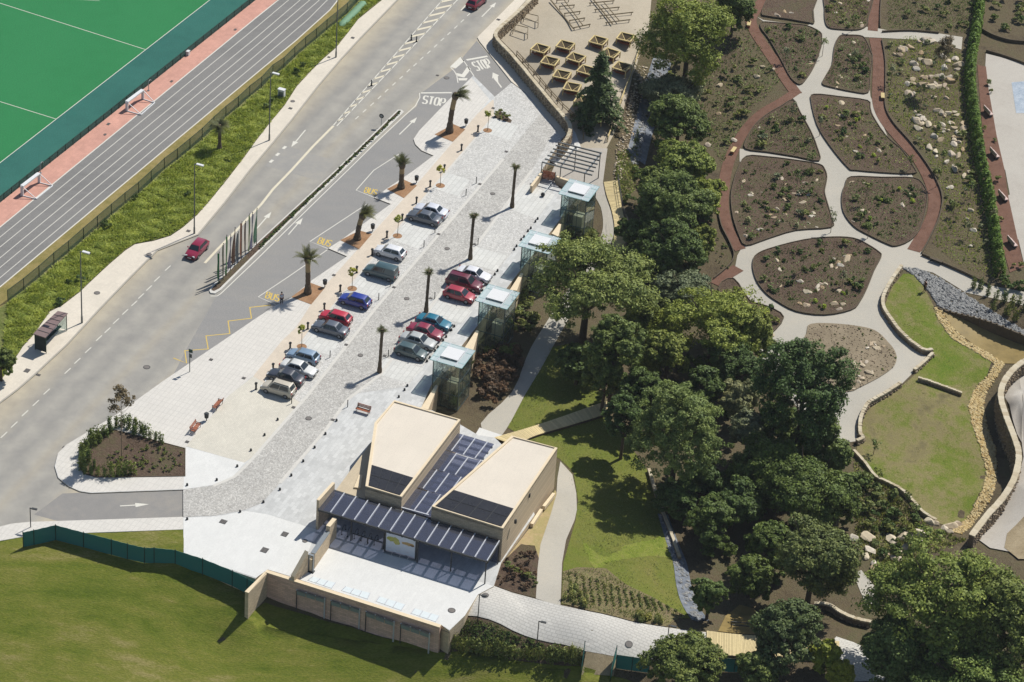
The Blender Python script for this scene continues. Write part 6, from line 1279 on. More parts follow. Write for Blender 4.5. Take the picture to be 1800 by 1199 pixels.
# ================================================================== cars
def car(kind, col, loc, ang, lab, grp='cars parked in the car park'):
    D = {'hatch': (3.95, 1.68, 1.42), 'sedan': (4.45, 1.72, 1.40), 'van': (4.3, 1.72, 1.72), 'mpv': (4.0, 1.68, 1.62), 'estate': (4.6, 1.76, 1.62), 'coupe': (4.4, 1.7, 1.36)}[kind]
    L, Wd, H = D; hw = Wd / 2; f, rr = L / 2, -L / 2
    if kind in ('sedan', 'coupe'): st = [(rr, .52, .8), (rr + .08, .80, .9), (rr + .3, .93, .96), (rr + .85, .96, 1), (-.3, .94, 1), (.75, .93, 1), (1.0, .90, 1), (f - .55, .80, .97), (f - .18, .70, .92), (f - .03, .6, .84), (f, .46, .78)]; gb, gt = (rr + .75, 1.05), (rr + 1.35, .42)
    elif kind == 'hatch': st = [(rr, .5, .82), (rr + .06, .86, .92), (rr + .22, .95, .97), (-.5, .94, 1), (.7, .93, 1), (.95, .9, 1), (f - .5, .80, .97), (f - .16, .70, .92), (f - .03, .6, .84), (f, .46, .78)]; gb, gt = (rr + .12, 1.0), (rr + .55, .38)
    elif kind == 'van': st = [(rr, .5, .9), (rr + .04, 1.0, .97), (-.5, 1.0, 1), (.8, .98, 1), (1.05, .95, 1), (f - .5, .86, .97), (f - .16, .74, .92), (f - .03, .6, .84), (f, .46, .78)]; gb, gt = (rr + .04, 1.12), (rr + .12, .55)
    else: st = [(rr, .5, .86), (rr + .05, .93, .95), (rr + .2, 1.0, .98), (-.5, .98, 1), (.85, .96, 1), (1.1, .93, 1), (f - .5, .84, .97), (f - .16, .72, .92), (f - .03, .6, .84), (f, .46, .78)]; gb, gt = (rr + .08, 1.15), (rr + .35, .55)
    root = empty('parked_car' if grp.startswith('cars parked') else 'driving_car', loc, ang, lab, 'car', grp)
    key = kind + str(col)
    pm = PAINT.setdefault(str(col), paint('car_paint', col))
    m = MB(); cs = lambda x, z, w: [(x, -.84 * hw * w, .2), (x, -hw * w, .36), (x, -hw * w, .6 * z + .06), (x, -.96 * hw * w, z - .09), (x, -.84 * hw * w, z), (x, -.4 * hw * w, z + .02), (x, .4 * hw * w, z + .02), (x, .84 * hw * w, z), (x, .96 * hw * w, z - .09), (x, hw * w, .6 * z + .06), (x, hw * w, .36), (x, .84 * hw * w, .2)]
    vs = []; n = 12
    for x, z, w in st: vs += cs(x, z, w)
    fs = [(i * n + j, (i + 1) * n + j, (i + 1) * n + (j + 1) % n, i * n + (j + 1) % n) for i in range(len(st) - 1) for j in range(n)] + [tuple(range(n)), tuple(range(len(st) * n - 1, len(st) * n - n - 1, -1))]
    m.add(vs, fs)
    bz = .93 if kind not in ('van', 'mpv', 'estate') else .97; wb, wt = hw * .9, hw * .68 if kind != 'van' else hw * .78
    ring = lambda x0, x1, w, z: [(x0, -w, z), (x1, -w, z), (x1, w, z), (x0, w, z)]
    B0, T0 = ring(gb[0], gb[1], wb, bz - .06), ring(gt[0], gt[1], wt, H - .05); T1 = ring(gt[0] + .1, gt[1] - .12, wt * .9, H)
    m.add(B0 + T0 + T1, [(0, 1, 5, 4), (1, 2, 6, 5), (2, 3, 7, 6), (3, 0, 4, 7), (4, 5, 9, 8), (5, 6, 10, 9), (6, 7, 11, 10), (7, 4, 8, 11), (8, 9, 10, 11)])
    m.build('body', pm, root, 38)
    def pane(nm, a, b, c, d, mt='carglass', ins=(.06, .94, .08, .92)):
        q = [Vector(p) for p in (a, b, c, d)]
        r_ = [bilin(q, ins[0], ins[2]), bilin(q, ins[1], ins[2]), bilin(q, ins[1], ins[3]), bilin(q, ins[0], ins[3])]
        nn = (r_[1] - r_[0]).cross(r_[2] - r_[1]).normalized(); cc = sum(r_, Vector()) / 4; out = cc - Vector((0, 0, .6)); 
        if nn.dot(out) < 0: nn = -nn
        r_ = [p + nn * .014 for p in r_]
        if (r_[1] - r_[0]).cross(r_[2] - r_[1]).dot(nn) < 0: r_ = r_[::-1]
        MB().slab(r_, .025).build(nm, MT[mt], root)
    pane('windscreen', B0[1], B0[2], T0[2], T0[1], ins=(.05, .95, .1, .96)); pane('rear_window', B0[3], B0[0], T0[0], T0[3], ins=(.08, .92, .2, .92))
    sp = .52
    for s, (i0, i1) in ((-1, (0, 1)), (1, (3, 2))):
        pane('side_window', B0[i0], B0[i1], T0[i1], T0[i0], ins=(.1 if kind != 'van' else .45, sp - .015, .14, .92)); pane('side_window', B0[i0], B0[i1], T0[i1], T0[i0], ins=(sp + .015, .93, .14, .92))
        wm = MB().tube((0, -.09, 0), (0, .09, 0), .31, n=16)
        for x in (f - .78, rr + .74):
            w = MB().tube((x, s * (hw - .17), .3), (x, s * (hw + .015), .3), .3, n=14).build('wheel', MT['rubber'], root)
            MB().tube((x, s * (hw + .005), .3), (x, s * (hw + .028), .3), .19, n=10).build('rim', MT['rim'], w)
        MB().box((.62 if kind not in ('van',) else .75, s * (hw + .07), .98), (.1, .18, .13)).build('wing_mirror', pm, root)
        MB().box((f - .08, s * hw * .6, .62), (.12, .34, .14), -s * .25).build('headlight', MT['carlight'], root)
        MB().box((rr + .03, s * hw * .74, .76), (.1, .26, .2)).build('tail_light', MT['redlamp'], root)
    MB().box((f + .0, 0, .42), (.1, Wd * .8, .16)).build('bumper', MT['rubber'], root); MB().box((rr - .0, 0, .44), (.1, Wd * .82, .18)).build('bumper', pm if kind in ('sedan', 'coupe') else MT['rubber'], root)
    MB().box((rr - .055, 0, .5), (.02, .5, .11)).build('number_plate', MT['plate'], root); MB().box((f + .055, 0, .42), (.02, .5, .11)).build('number_plate', MT['plate'], root)
    if kind in ('estate', 'mpv'):
        for s in (-1, 1): MB().bar((gt[0] + .15, s * wt * .85, H + .04), (gt[1] - .2, s * wt * .85, H + .04), .05).build('roof_bar', MT['black'], root)
    return root
PAINT = {}
LFT, RGT = HD + math.pi / 2, HD - math.pi / 2
silver = alb(150, 158, 164)
for kind, col, (u, v), a, lab in [
    ('sedan', alb(224, 226, 232), (758, 370), LFT, 'white saloon car at the top of the left row, behind the dark grey one'),
    ('sedan', alb(92, 98, 106), (746, 382), LFT, 'dark grey saloon car next to the white saloon at the top of the left row'),
    ('hatch', alb(236, 236, 236), (685.5, 443), LFT, 'white boxy hatchback alone in the left row above the green van'),
    ('van', alb(66, 92, 96), (669.5, 478), LFT, 'dark green panel van in the left row'),
    ('hatch', alb(38, 58, 150), (624, 528), LFT, 'royal blue hatchback in the left row'),
    ('hatch', alb(196, 36, 58), (590, 558), LFT, 'bright red hatchback in the left row behind a dark grey saloon'),
    ('sedan', alb(96, 102, 112), (581, 577), LFT, 'dark grey saloon car in front of the bright red hatchback'),
    ('hatch', alb(136, 160, 182), (533, 626), LFT, 'pale blue hatchback in the lower left group'),
    ('sedan', alb(228, 228, 222), (525, 647), RGT, 'white saloon nosed toward the lane in the lower left group'),
    ('sedan', alb(60, 62, 70), (503, 662), LFT, 'black saloon between the white saloon and the beige people carrier'),
    ('mpv', alb(206, 196, 176), (489.5, 683), LFT, 'beige people carrier at the lower end of the left row'),
    ('coupe', alb(236, 236, 238), (833, 482), RGT, 'white saloon at the top of the right row'),
    ('estate', alb(112, 34, 52), (817, 497), RGT, 'dark maroon estate car between the white saloon and a red hatchback'),
    ('hatch', alb(178, 52, 66), (808, 518), RGT, 'faded red hatchback below the maroon estate in the right row'),
    ('coupe', alb(34, 118, 142), (763, 566), RGT, 'teal saloon at the top of the lower right group'),
    ('sedan', alb(150, 42, 66), (748, 582.5), RGT, 'crimson saloon between the teal and the silver cars'),
    ('sedan', alb(190, 192, 188), (735, 598.5), RGT, 'silver white saloon between the crimson and dark green cars'),
    ('hatch', alb(78, 98, 98), (723, 618), RGT, 'dark green hatchback at the lower end of the right row')]:
    p = G(u, v, PZ + .62); p.z = PZ + .024; car(kind, col, p, a, lab)
p = G(346, 438, .6); p.z = .004; car('hatch', alb(150, 34, 66), p, HD + math.pi, 'crimson hatchback driving down the road beside the flags', 'cars driving on the road')
p = G(838, 3, .6); p.z = .004; car('hatch', alb(140, 26, 54), p, HD - .1, 'dark red car driving away at the top of the road', 'cars driving on the road')
# ================================================================== planting
NR = np.random.default_rng(5)
def LM(n, d, l, tr=.2): MT[n] = leafmat(n, d, l, tr)
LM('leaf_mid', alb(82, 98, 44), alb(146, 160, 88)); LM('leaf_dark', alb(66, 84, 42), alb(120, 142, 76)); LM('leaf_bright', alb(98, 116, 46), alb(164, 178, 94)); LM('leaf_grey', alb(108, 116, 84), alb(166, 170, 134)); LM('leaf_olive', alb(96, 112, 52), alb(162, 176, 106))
LM('leaf_conifer', alb(72, 88, 50), alb(130, 144, 90)); LM('leaf_hedge', alb(74, 100, 26), alb(136, 162, 60)); LM('leaf_yellow', alb(150, 156, 40), alb(206, 204, 96)); LM('leaf_palm', alb(72, 78, 46), alb(132, 134, 88)); LM('leaf_dry', alb(110, 100, 80), alb(150, 136, 112)); LM('leaf_red', alb(88, 70, 56), alb(132, 106, 86))
LM('leaf_shrub', alb(88, 100, 50), alb(152, 160, 92)); LM('leaf_lime', alb(130, 160, 40), alb(190, 206, 90)); LM('leaf_grass', alb(134, 156, 56), alb(196, 206, 108), .4); LM('leaf_pale', alb(150, 156, 90), alb(196, 198, 132))
MT['bark'] = plain('bark', alb(92, 78, 62), .95, var=.25, scale=6); MT['palebark'] = plain('pale_bark', alb(142, 124, 100), .95, var=.2, scale=8); MT['palmbark'] = plain('palm_bark', alb(104, 90, 72), .95, var=.3, scale=9); MT['palmtan'] = plain('palm_tan_bark', alb(176, 152, 112), .95, var=.2, scale=9)
def leaves(C, N, size, jit=.55, asp=1.5):
    """leaf quads: centres C (n,3), preferred normals N (n,3)"""
    n = len(C); N = N + NR.normal(0, jit, (n, 3)); N /= np.linalg.norm(N, axis=1)[:, None] + 1e-9
    R = NR.normal(0, 1, (n, 3)); A = np.cross(N, R); A /= np.linalg.norm(A, axis=1)[:, None] + 1e-9; B = np.cross(N, A)
    s = (np.asarray(size) * NR.uniform(.6, 1.35, n))[:, None]
    a, b = A * s * .5, B * s * .5 * asp
    V = np.stack([C - b, C + a * .9 + b * .1 + N * s * .12, C + b, C - a * .9 + b * .1 + N * s * .12], 1)
    return V.reshape(-1, 3)
def qf(n): return np.arange(n * 4).reshape(-1, 4)
def crown_pts(rx, ry, rz, nc, per, seed, lobes=7, low=-.55, cr=.12, fill=.62):
    """foliage as several uneven sub-crowns, each a dome of leaf clumps"""
    rn = np.random.default_rng(seed); S = lobes
    D = rn.normal(0, 1, (S * 4, 3)); D /= np.linalg.norm(D, axis=1)[:, None]; D = D[D[:, 2] > low + .1][:S]; S = len(D)
    sc = D * rn.uniform(.4, .78, S)[:, None]; sr = rn.uniform(.27, .5, S); sc[0] = (0, 0, .35); sr[0] = .5
    w = sr ** 2; w /= w.sum(); idx = rn.choice(S, nc, p=w)
    d = rn.normal(0, 1, (nc, 3)); d[:, 2] += .45; d += D[idx] * .6; d /= np.linalg.norm(d, axis=1)[:, None]
    CC = sc[idx] + d * (sr[idx] * rn.uniform(fill, 1.05, nc))[:, None]
    n = nc * per; k = np.repeat(np.arange(nc), per); q = rn.normal(0, 1, (n, 3)); q /= np.linalg.norm(q, axis=1)[:, None]
    cs = cr * rn.uniform(.55, 1.5, nc)
    P = CC[k] + q * (cs[k] * rn.uniform(.1, 1.0, n) ** .5)[:, None] * np.array([1.15, 1.15, .6])
    N = q * .45 + d[k] * .65 + np.array([0, 0, .5])
    return P * np.array([rx, ry, rz]) * .9, N
def limbs(m, base, top, r, spread, n, rn):
    m.path([base, base.lerp(top, .5) + Vector((rn.uniform(-.2, .2), rn.uniform(-.2, .2), 0)), top], [r, r * .75, r * .45], 8)
    for k in range(n):
        a = 2 * math.pi * k / n + rn.uniform(-.3, .3); s = base.lerp(top, rn.uniform(.45, .95)); e = s + Vector((math.cos(a) * spread * rn.uniform(.5, .9), math.sin(a) * spread * rn.uniform(.5, .9), spread * rn.uniform(.4, .9)))
        md = s.lerp(e, .5) + Vector((0, 0, -.1 * spread)); m.path([s, md, e], [r * .42, r * .28, r * .1], 6)
def rn0(k): return random.Random(k).randrange(-3, 6)
def tree(u, v, rpx, hpx, mat, lab, name='broadleaf_tree', ry=None, seed=0, zf=.0, nc=None, per=76, leaf=.22, group='trees of the shaded grove', lobes=24, bark='bark', cr=.12, fill=.68, low=-.6, trunk_show=0.18):
    """crown centre at picture point (u, v); rpx, hpx: crown half width and half height in picture points"""
    z = -2.0
    for _ in range(30):                                        # crown centre stands hc above the ground below it
        d = (G(u, v, z) - Vector((0, 0, CAMH))).length; mpp = d / FPX
        rx = rpx * mpp; rz = max(1.0, (hpx * mpp) * 1.02)
        p = G(u, v, z); hc = rz * (.92 + trunk_show); z += .5 * (T(p.x, p.y) + hc - z)
    p = G(u, v, z); gz = T(p.x, p.y); rn = random.Random(seed)
    root = empty(name, (p.x, p.y, gz - .1), 0, lab, 'tree', group)
    c = Vector((0, 0, z - gz + .1))
    nc = nc or int(110 + 19 * rx * rx); nc = min(nc, 430); lobes = lobes + rn0(seed)
    P, N = crown_pts(rx, ry * rx if ry else rx, rz, nc, per, seed, lobes, low, cr, fill)
    V = leaves(P + np.array(c), N, leaf)
    link('crown', npmesh('crown', V, qf(len(P)), MT[mat]), root)
    m = MB(); limbs(m, Vector((0, 0, 0)), c + Vector((0, 0, rz * .3)), .1 + .045 * rx, rx * .8, 7, rn); m.build('trunk', MT[bark], root)
    return root
TREES = [
 (1212, 72, 90, 92, 'leaf_bright', 'large bright green broadleaf tree at the top above the ravine', {}),
 (1290, 20, 40, 45, 'leaf_mid', 'mid green tree beside the large bright tree at the top', {}),
 (1185, 168, 62, 34, 'leaf_grey', 'straggly grey green thicket tree above the ravine water', {'per': 44, 'fill': .4}),
 (1192, 215, 58, 56, 'leaf_mid', 'rounded green tree leaning over the ravine, below the grey thicket', {}),
 (1195, 292, 56, 46, 'leaf_bright', 'bright topped tree level with the pergola', {}),
 (1186, 366, 74, 68, 'leaf_mid', 'broad green tree above the plank walkway', {}),
 (1236, 345, 38, 38, 'leaf_bright', 'small bright tree against the left bark path', {}),
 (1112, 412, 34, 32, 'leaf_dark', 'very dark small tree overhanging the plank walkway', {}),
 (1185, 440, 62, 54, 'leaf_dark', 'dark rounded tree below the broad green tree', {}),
 (1120, 455, 30, 30, 'leaf_mid', 'small mid green tree beside the lower plank walkway', {}),
 (1205, 510, 56, 34, 'leaf_grey', 'greyish low tree in the middle of the grove', {'per': 50}),
 (1032, 505, 128, 84, 'leaf_olive', 'huge spreading tree with visible limbs beside the glass towers', {'per': 84, 'leaf': .22, 'trunk_show': .45, 'fill': .5, 'low': -.25, 'lobes': 22, 'cr': .11, 'nc': 460}),
 (1255, 574, 100, 68, 'leaf_bright', 'wide fresh green tree in the centre of the grove', {'lobes': 24}),
 (1320, 590, 40, 60, 'leaf_mid', 'mid green tree at the right flank of the wide fresh green tree', {}),
 (1080, 622, 58, 66, 'leaf_mid', 'upright green tree behind the footbridge end', {'cr': .11, 'trunk_show': .8}),
 (1172, 632, 50, 60, 'leaf_mid', 'pointed green tree above the pale domed tree', {'cr': .11}),
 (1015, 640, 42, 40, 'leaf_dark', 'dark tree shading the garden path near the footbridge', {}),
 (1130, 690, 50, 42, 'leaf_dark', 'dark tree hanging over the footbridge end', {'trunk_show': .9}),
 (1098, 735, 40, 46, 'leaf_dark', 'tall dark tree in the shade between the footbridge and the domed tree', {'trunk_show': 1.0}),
 (1062, 668, 40, 44, 'leaf_mid', 'mid green tree shading the lawn above the footbridge', {'trunk_show': .7}),
 (1190, 772, 92, 112, 'leaf_olive', 'large domed olive green tree in the centre of the park', {'cr': .1, 'leaf': .18, 'per': 100, 'lobes': 64, 'fill': .8, 'nc': 460}),
 (1300, 705, 40, 46, 'leaf_grey', 'grey green feathery tree between the dome and the tall dark tree', {}),
 (1315, 765, 42, 50, 'leaf_grey', 'lower grey green tree beside the pale dome', {}),
 (1290, 650, 48, 50, 'leaf_dark', 'dark tree below the wide fresh green tree', {}),
 (1410, 700, 90, 142, 'leaf_dark', 'very tall dark tree rising over the gravel path', {'cr': .11, 'lobes': 24, 'nc': 460}),
 (1450, 790, 52, 60, 'leaf_mid', 'dark green tree at the right foot of the very tall tree', {}),
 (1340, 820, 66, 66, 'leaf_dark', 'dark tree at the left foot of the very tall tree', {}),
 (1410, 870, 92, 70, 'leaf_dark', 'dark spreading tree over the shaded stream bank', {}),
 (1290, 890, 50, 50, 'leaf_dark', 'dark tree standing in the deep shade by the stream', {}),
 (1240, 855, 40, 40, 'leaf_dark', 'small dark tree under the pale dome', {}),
 (1430, 990, 92, 92, 'leaf_conifer', 'round blue green tree beside the boulder slope', {'lobes': 24, 'cr': .11}),
 (1350, 960, 46, 52, 'leaf_dark', 'dark tree between the stream and the round blue green tree', {}),
 (1247, 1050, 36, 46, 'leaf_mid', 'small rounded tree by the brown pond', {'group': 'trees along the promenade'}),
 (1204, 1168, 68, 58, 'leaf_mid', 'bushy green tree in front of the promenade end', {'group': 'trees along the promenade'}),
 (1385, 1120, 72, 70, 'leaf_conifer', 'feathery green tree in front of the plank bridge', {'group': 'trees along the promenade', 'cr': .11}),
 (1330, 1180, 44, 44, 'leaf_mid', 'green tree in the foreground right of the teal screen', {'group': 'trees along the promenade'}),
 (1655, 1062, 132, 134, 'leaf_bright', 'biggest bright green tree in the lower right corner, left crown', {'group': 'trees along the promenade', 'lobes': 28, 'leaf': .25, 'nc': 460, 'cr': .11}),
 (1765, 1112, 104, 124, 'leaf_mid', 'big bright green tree at the lower right, right crown', {'group': 'trees along the promenade', 'lobes': 24, 'leaf': .25, 'cr': .11}),
 (1578, 1150, 84, 76, 'leaf_mid', 'bright leafy tree at the lower front of the big crown', {'group': 'trees along the promenade', 'lobes': 24}),
 (1690, 1195, 100, 78, 'leaf_bright', 'leafy tree at the very bottom below the big crown', {'group': 'trees along the promenade'}),
 (1450, 1155, 30, 32, 'leaf_yellow', 'small yellow leaved tree beside the white paving corner', {'group': 'trees along the promenade', 'leaf': .3}),
 (1478, 1185, 26, 24, 'leaf_yellow', 'lower yellow leaved shrub tree beside the white paving corner', {'group': 'trees along the promenade', 'leaf': .3}),
 (1135, 560, 44, 42, 'leaf_mid', 'green tree between the huge spreading tree and the wide fresh green one', {}),
 (1230, 690, 44, 52, 'leaf_dark', 'dark tree just above the top of the pale dome', {}),
 (1370, 760, 46, 56, 'leaf_dark', 'dark tree filling the gap left of the very tall tree', {}),
 (1255, 920, 52, 46, 'leaf_dark', 'low dark tree above the small rounded pond tree', {}),
 (1320, 1010, 44, 44, 'leaf_dark', 'dark tree between the pond and the round blue green tree', {}),
 (1190, 880, 44, 36, 'leaf_dark', 'low dark tree beside the stream under the dome', {}),
 (1470, 870, 50, 52, 'leaf_mid', 'mid green tree above the boulder slope', {}),
 (1150, 330, 40, 40, 'leaf_mid', 'green tree close to the upper plank walkway', {}),
 (1230, 430, 32, 40, 'leaf_mid', 'green tree by the lower end of the left bark path', {}),
]
for k, (u, v, r, h, m, lab, kw) in enumerate(TREES): tree(u, v, r, h, m, lab, seed=100 + k, **kw)
tree(2, 642, 26, 36, 'leaf_mid', 'dense green tree on the grass bank left of the bus shelter', seed=60, group='x'); bpy.data.objects['broadleaf_tree.%03d' % len(TREES)].pop('group', None) if ('broadleaf_tree.%03d' % len(TREES)) in bpy.data.objects else None
def conifer(u, v, H, R, lab, mat='leaf_conifer', seed=1):
    p = GT(u, v); root = empty('conifer_tree', p, 0, lab, 'tree'); rn = np.random.default_rng(seed); C = []; N = []; m = MB(); m.path([Vector((0, 0, -.2)), Vector((0, 0, H * .5)), Vector((0, 0, H))], [.22, .13, .02], 7)
    nl = 24
    for i in range(nl):
        t = i / nl; z = H * (.08 + .9 * t); r = R * (1 - t) ** .75 * rn.uniform(.75, 1.1); nb = int(9 - 4 * t)
        for k in range(nb):
            a = 6.283 * k / nb + rn.uniform(0, 6); L = r * rn.uniform(.7, 1.1); dx, dy = math.cos(a), math.sin(a); n = int(26 * L) + 6
            s = rn.uniform(.1, 1, n) ** .8; w = rn.normal(0, .16 + .1 * s, n)
            C.append(np.column_stack([dx * s * L - dy * w, dy * s * L + dx * w, z - .35 * s * s * L + rn.normal(0, .07, n)])); N.append(np.column_stack([dx * .3 + 0 * s, dy * .3 + 0 * s, 1 + 0 * s]))
            m.tube((0, 0, z), (dx * L * .9, dy * L * .9, z - .3 * L), .035, .01, 4)
    C, N = np.concatenate(C), np.concatenate(N); link('crown', npmesh('crown', leaves(C, N, .26, .45, 1.8), qf(len(C)), MT[mat]), root); m.build('trunk', MT['bark'], root)
conifer(1048, 212, 11.0, 4.3, 'dark drooping conifer standing among the picnic tables')
# ------------------------------------------------------------------ palms
def frond(C, F, base, az, el, L, droop, w=.5, n=9, rn=None):
    """one frond: arched spine with a leaf blade each side, folded like a V"""
    p = Vector(base); d = Vector((math.cos(az) * math.cos(el), math.sin(az) * math.cos(el), math.sin(el))); st = L / n; pts = [p.copy()]
    for i in range(n):
        p = p + d * st; d = (d + Vector((0, 0, -droop * st * (.4 + i / n)))).normalized(); pts.append(p.copy())
    side = Vector((-math.sin(az), math.cos(az), 0))
    for i in range(n):
        t = (i + .5) / n; ww = w * math.sin(math.pi * min(1, t * .85 + .18)); a, b = pts[i], pts[i + 1]; dd = (b - a)
        for s in (-1, 1):
            for q in range(3):
                o = a + dd * (q / 3); e = o + side * s * ww + dd * 1.1 + Vector((0, 0, -.18 * ww))
                k = len(C); C += [o, o + dd * .2, e, e - dd * .12]; F.append((k, k + 1, k + 2, k + 3))
def palm(u, v, H, rad, lab, lean=(0, 0), nf=34, L=1.8, el0=1.1, bend=None, grp='big transplanted palms in the soil squares', name='palm_tree', tan=True, seed=0, droop=.9, fw=.3):
    p = G(u, v, PZ); root = empty(name, p, 0, lab, 'palm tree', grp); rn = random.Random(seed)
    top = Vector((lean[0], lean[1], H)); n = 14; pts = [Vector((lean[0] * (i / n) ** 2, lean[1] * (i / n) ** 2, H * i / n)) for i in range(n + 1)]
    kk = int(n * (.68 if tan else 1)); rs = [rad * (1.25 - .5 * min(1, i / 4)) * (1 + .12 * (i % 2)) for i in range(n + 1)]
    MB().path(pts[:kk + 1], rs[:kk + 1], 9).build('trunk', MT['palmbark'], root)
    if tan: MB().path(pts[kk:], [rad * .78] * (n + 1 - kk), 9).build('trunk_top', MT['palmtan'], root)
    C, F = [], []
    for k in range(nf):
        az = rn.uniform(0, 6.283); el = rn.uniform(el0 - .5, el0 + .35)
        if bend is not None:
            d = Vector((math.cos(az) * math.cos(el), math.sin(az) * math.cos(el), math.sin(el))) + Vector((bend[0], bend[1], 0)); az = math.atan2(d.y, d.x); el = math.atan2(d.z, math.hypot(d.x, d.y))
        frond(C, F, top + Vector((rn.uniform(-.1, .1), rn.uniform(-.1, .1), -.1)), az, el, L * rn.uniform(.75, 1.1), droop * rn.uniform(.7, 1.2), fw)
    MB().add(C, F).build('crown', MT['leaf_palm'], root)
    MB().ball(top + Vector((0, 0, -.1)), rad * 1.1, 8, 5, 1.4).build('crown_heart', MT['palmbark'], root)
    return root
palm(790, 233, 5.6, .44, 'big palm with its crown blown to one side, topmost of the four in soil squares', (.5, .1), 46, 2.3, 1.15, (.75, -.15), seed=1, droop=.75)
palm(705, 331, 3.5, .42, 'big palm with an upright tuft, second from the top of the soil squares', (0, 0), 40, 1.8, 1.15, (-.05, .1), seed=2)
palm(628, 421, 3.3, .42, 'big palm leaning with a wind swept crown, third from the top of the soil squares', (.5, .4), 46, 2.1, 1.1, (.5, .1), seed=3, droop=.8)
palm(541, 516, 4.9, .4, 'big palm with a full spreading crown in the lowest soil square', (-.15, .1), 44, 2.0, 1.0, None, seed=4, droop=.9)
for k, (u, v, H, lab) in enumerate([(900, 365, 6.0, 'slender palm on the cobbles, topmost of four'), (826.5, 456, 6.3, 'slender palm behind the maroon estate, second from the top'), (749, 549, 5.7, 'slender palm behind the teal saloon, third from the top'), (667, 655, 5.9, 'slender palm beside the dark green hatchback, lowest of four')]):
    palm(u, v, H, .24, lab, (.1, .1), 44, .85, .75, None, 'slender palms along the cobble lane', 'slender_palm', False, 20 + k, 1.4, .2)
palm(386, 262, 3.4, .28, 'dark bushy palm on the grass bank by the fence', (0, 0), 70, 1.7, .7, None, None, 'bank_palm', False, 30, 1.2, .34)
# ------------------------------------------------------------------ saplings
def sapling(u, v, H, r, mat, lab, grp, ring=True, z=None, bark='palebark', seed=0, per=240, name='sapling', leaf=.16):
    p = G(u, v, z) if z is not None else GT(u, v); root = empty(name, p, 0, lab, 'young tree', grp); rn = random.Random(seed)
    MB().path([Vector((0, 0, -.1)), Vector((rn.uniform(-.05, .05), 0, H * .6)), Vector((0, 0, H))], [.045, .035, .015], 6).build('trunk', MT[bark], root)
    P, N = crown_pts(r, r, r * 1.35, 26, per // 24, seed + 500, 6, -.9, .3); link('crown', npmesh('crown', leaves(P + np.array([0, 0, H - r * .7]), N, leaf), qf(len(P)), MT[mat]), root)
    if ring: MB().tube((0, 0, 0), (0, 0, .03), .62, .6, 18).build('soil_ring', MT['orange_soil'], root); 
    return root
for k, (u, v, lab) in enumerate([(857, 230, 'yellow green sapling at the top slab bay'), (774, 327, 'yellow green sapling at the second slab bay, above the white saloon'), (698.5, 415.5, 'yellow green sapling above the white hatchback'), (619, 508, 'yellow green sapling above the royal blue hatchback'), (530.5, 610, 'yellow green sapling behind the pale blue hatchback')]):
    sapling(u, v, 2.9, .55, 'leaf_yellow', lab, 'yellow green saplings along the beige strip', True, PZ, seed=k)
# tall bare tree and hedge plants on the corner island
r = sapling(214, 805, 9.6, 1.5, 'leaf_dry', 'tall thin nearly leafless tree on the planted corner island', None, False, PZ, seed=41, per=1100, name='bare_tree', leaf=.17)
mb = MB(); rn = random.Random(4)
for k in range(26):
    z = rn.uniform(3.5, 8.6); a = rn.uniform(0, 6.28); l = rn.uniform(.5, 1.1) * (1.2 - abs(z - 6) / 5); mb.tube((0, 0, z), (math.cos(a) * l, math.sin(a) * l, z + l * .9), .025, .006, 4)
mb.build('branch', MT['palebark'], r)
def shrub_mesh(nm, mat, w, h, n, seed, leaf=.16, low=-.2, lobes=4):
    P, N = crown_pts(w / 2, w / 2, h / 2, max(8, n // 9), 9, seed, 5, -.5, .26, .3); return npmesh(nm, leaves(P + np.array([0, 0, h * .5]), N, leaf), qf(len(P)), MT[mat])
def stem_mesh(nm, mat, w, h, n, seed, leaf=.15):
    """upright plant: several leafy shoots"""
    rn = np.random.default_rng(seed); C = []; N = []
    for s in range(6):
        a = rn.uniform(0, 6.28); r = rn.uniform(0, w * .4); hh = h * rn.uniform(.6, 1.05); k = n // 6; t = rn.uniform(0.05, 1, k); q = rn.normal(0, w * .14, (k, 2)); C.append(np.column_stack([math.cos(a) * r + q[:, 0], math.sin(a) * r + q[:, 1], t * hh])); N.append(np.column_stack([q / (w * .14 + 1e-6), np.full(k, .6)]))
    C, N = np.concatenate(C), np.concatenate(N); return npmesh(nm, leaves(C, N, leaf), qf(len(C)), MT[mat])
TUFT = {}
def tuft_mesh(nm, mat, r, h, n, seed):
    rn = np.random.default_rng(seed); a = rn.uniform(0, 6.283, n); ln = h * rn.uniform(.6, 1.2, n); sp = r * rn.uniform(.4, 1.2, n); b = rn.normal(0, r * .2, (n, 2)); dx, dy = np.cos(a), np.sin(a); w = .03
    base = np.column_stack([b, np.zeros(n)]); tip = base + np.column_stack([dx * sp, dy * sp, ln]); mid = base + np.column_stack([dx * sp * .4, dy * sp * .4, ln * .7]); s = np.column_stack([-dy, dx, 0 * dx]) * w
    V = np.stack([base - s, base + s, mid + s * 1.3, tip], 1).reshape(-1, 3); return npmesh(nm, V, qf(n), MT[mat])
def things(name, meshes, pts, lab, cat, grp, s0=.8, s1=1.25, z=None, seed=0):
    rn = random.Random(seed)
    for (u, v) in pts:
        o = link(name, meshes[rn.randrange(len(meshes))]); p = GT(u, v, 0) if z is None else (G(u, v, z)); o.location = p; k = rn.uniform(s0, s1); o.scale = (k, k, k * rn.uniform(.85, 1.2)); o.rotation_euler.z = rn.uniform(0, 6.28); tag(o, lab, cat, grp)
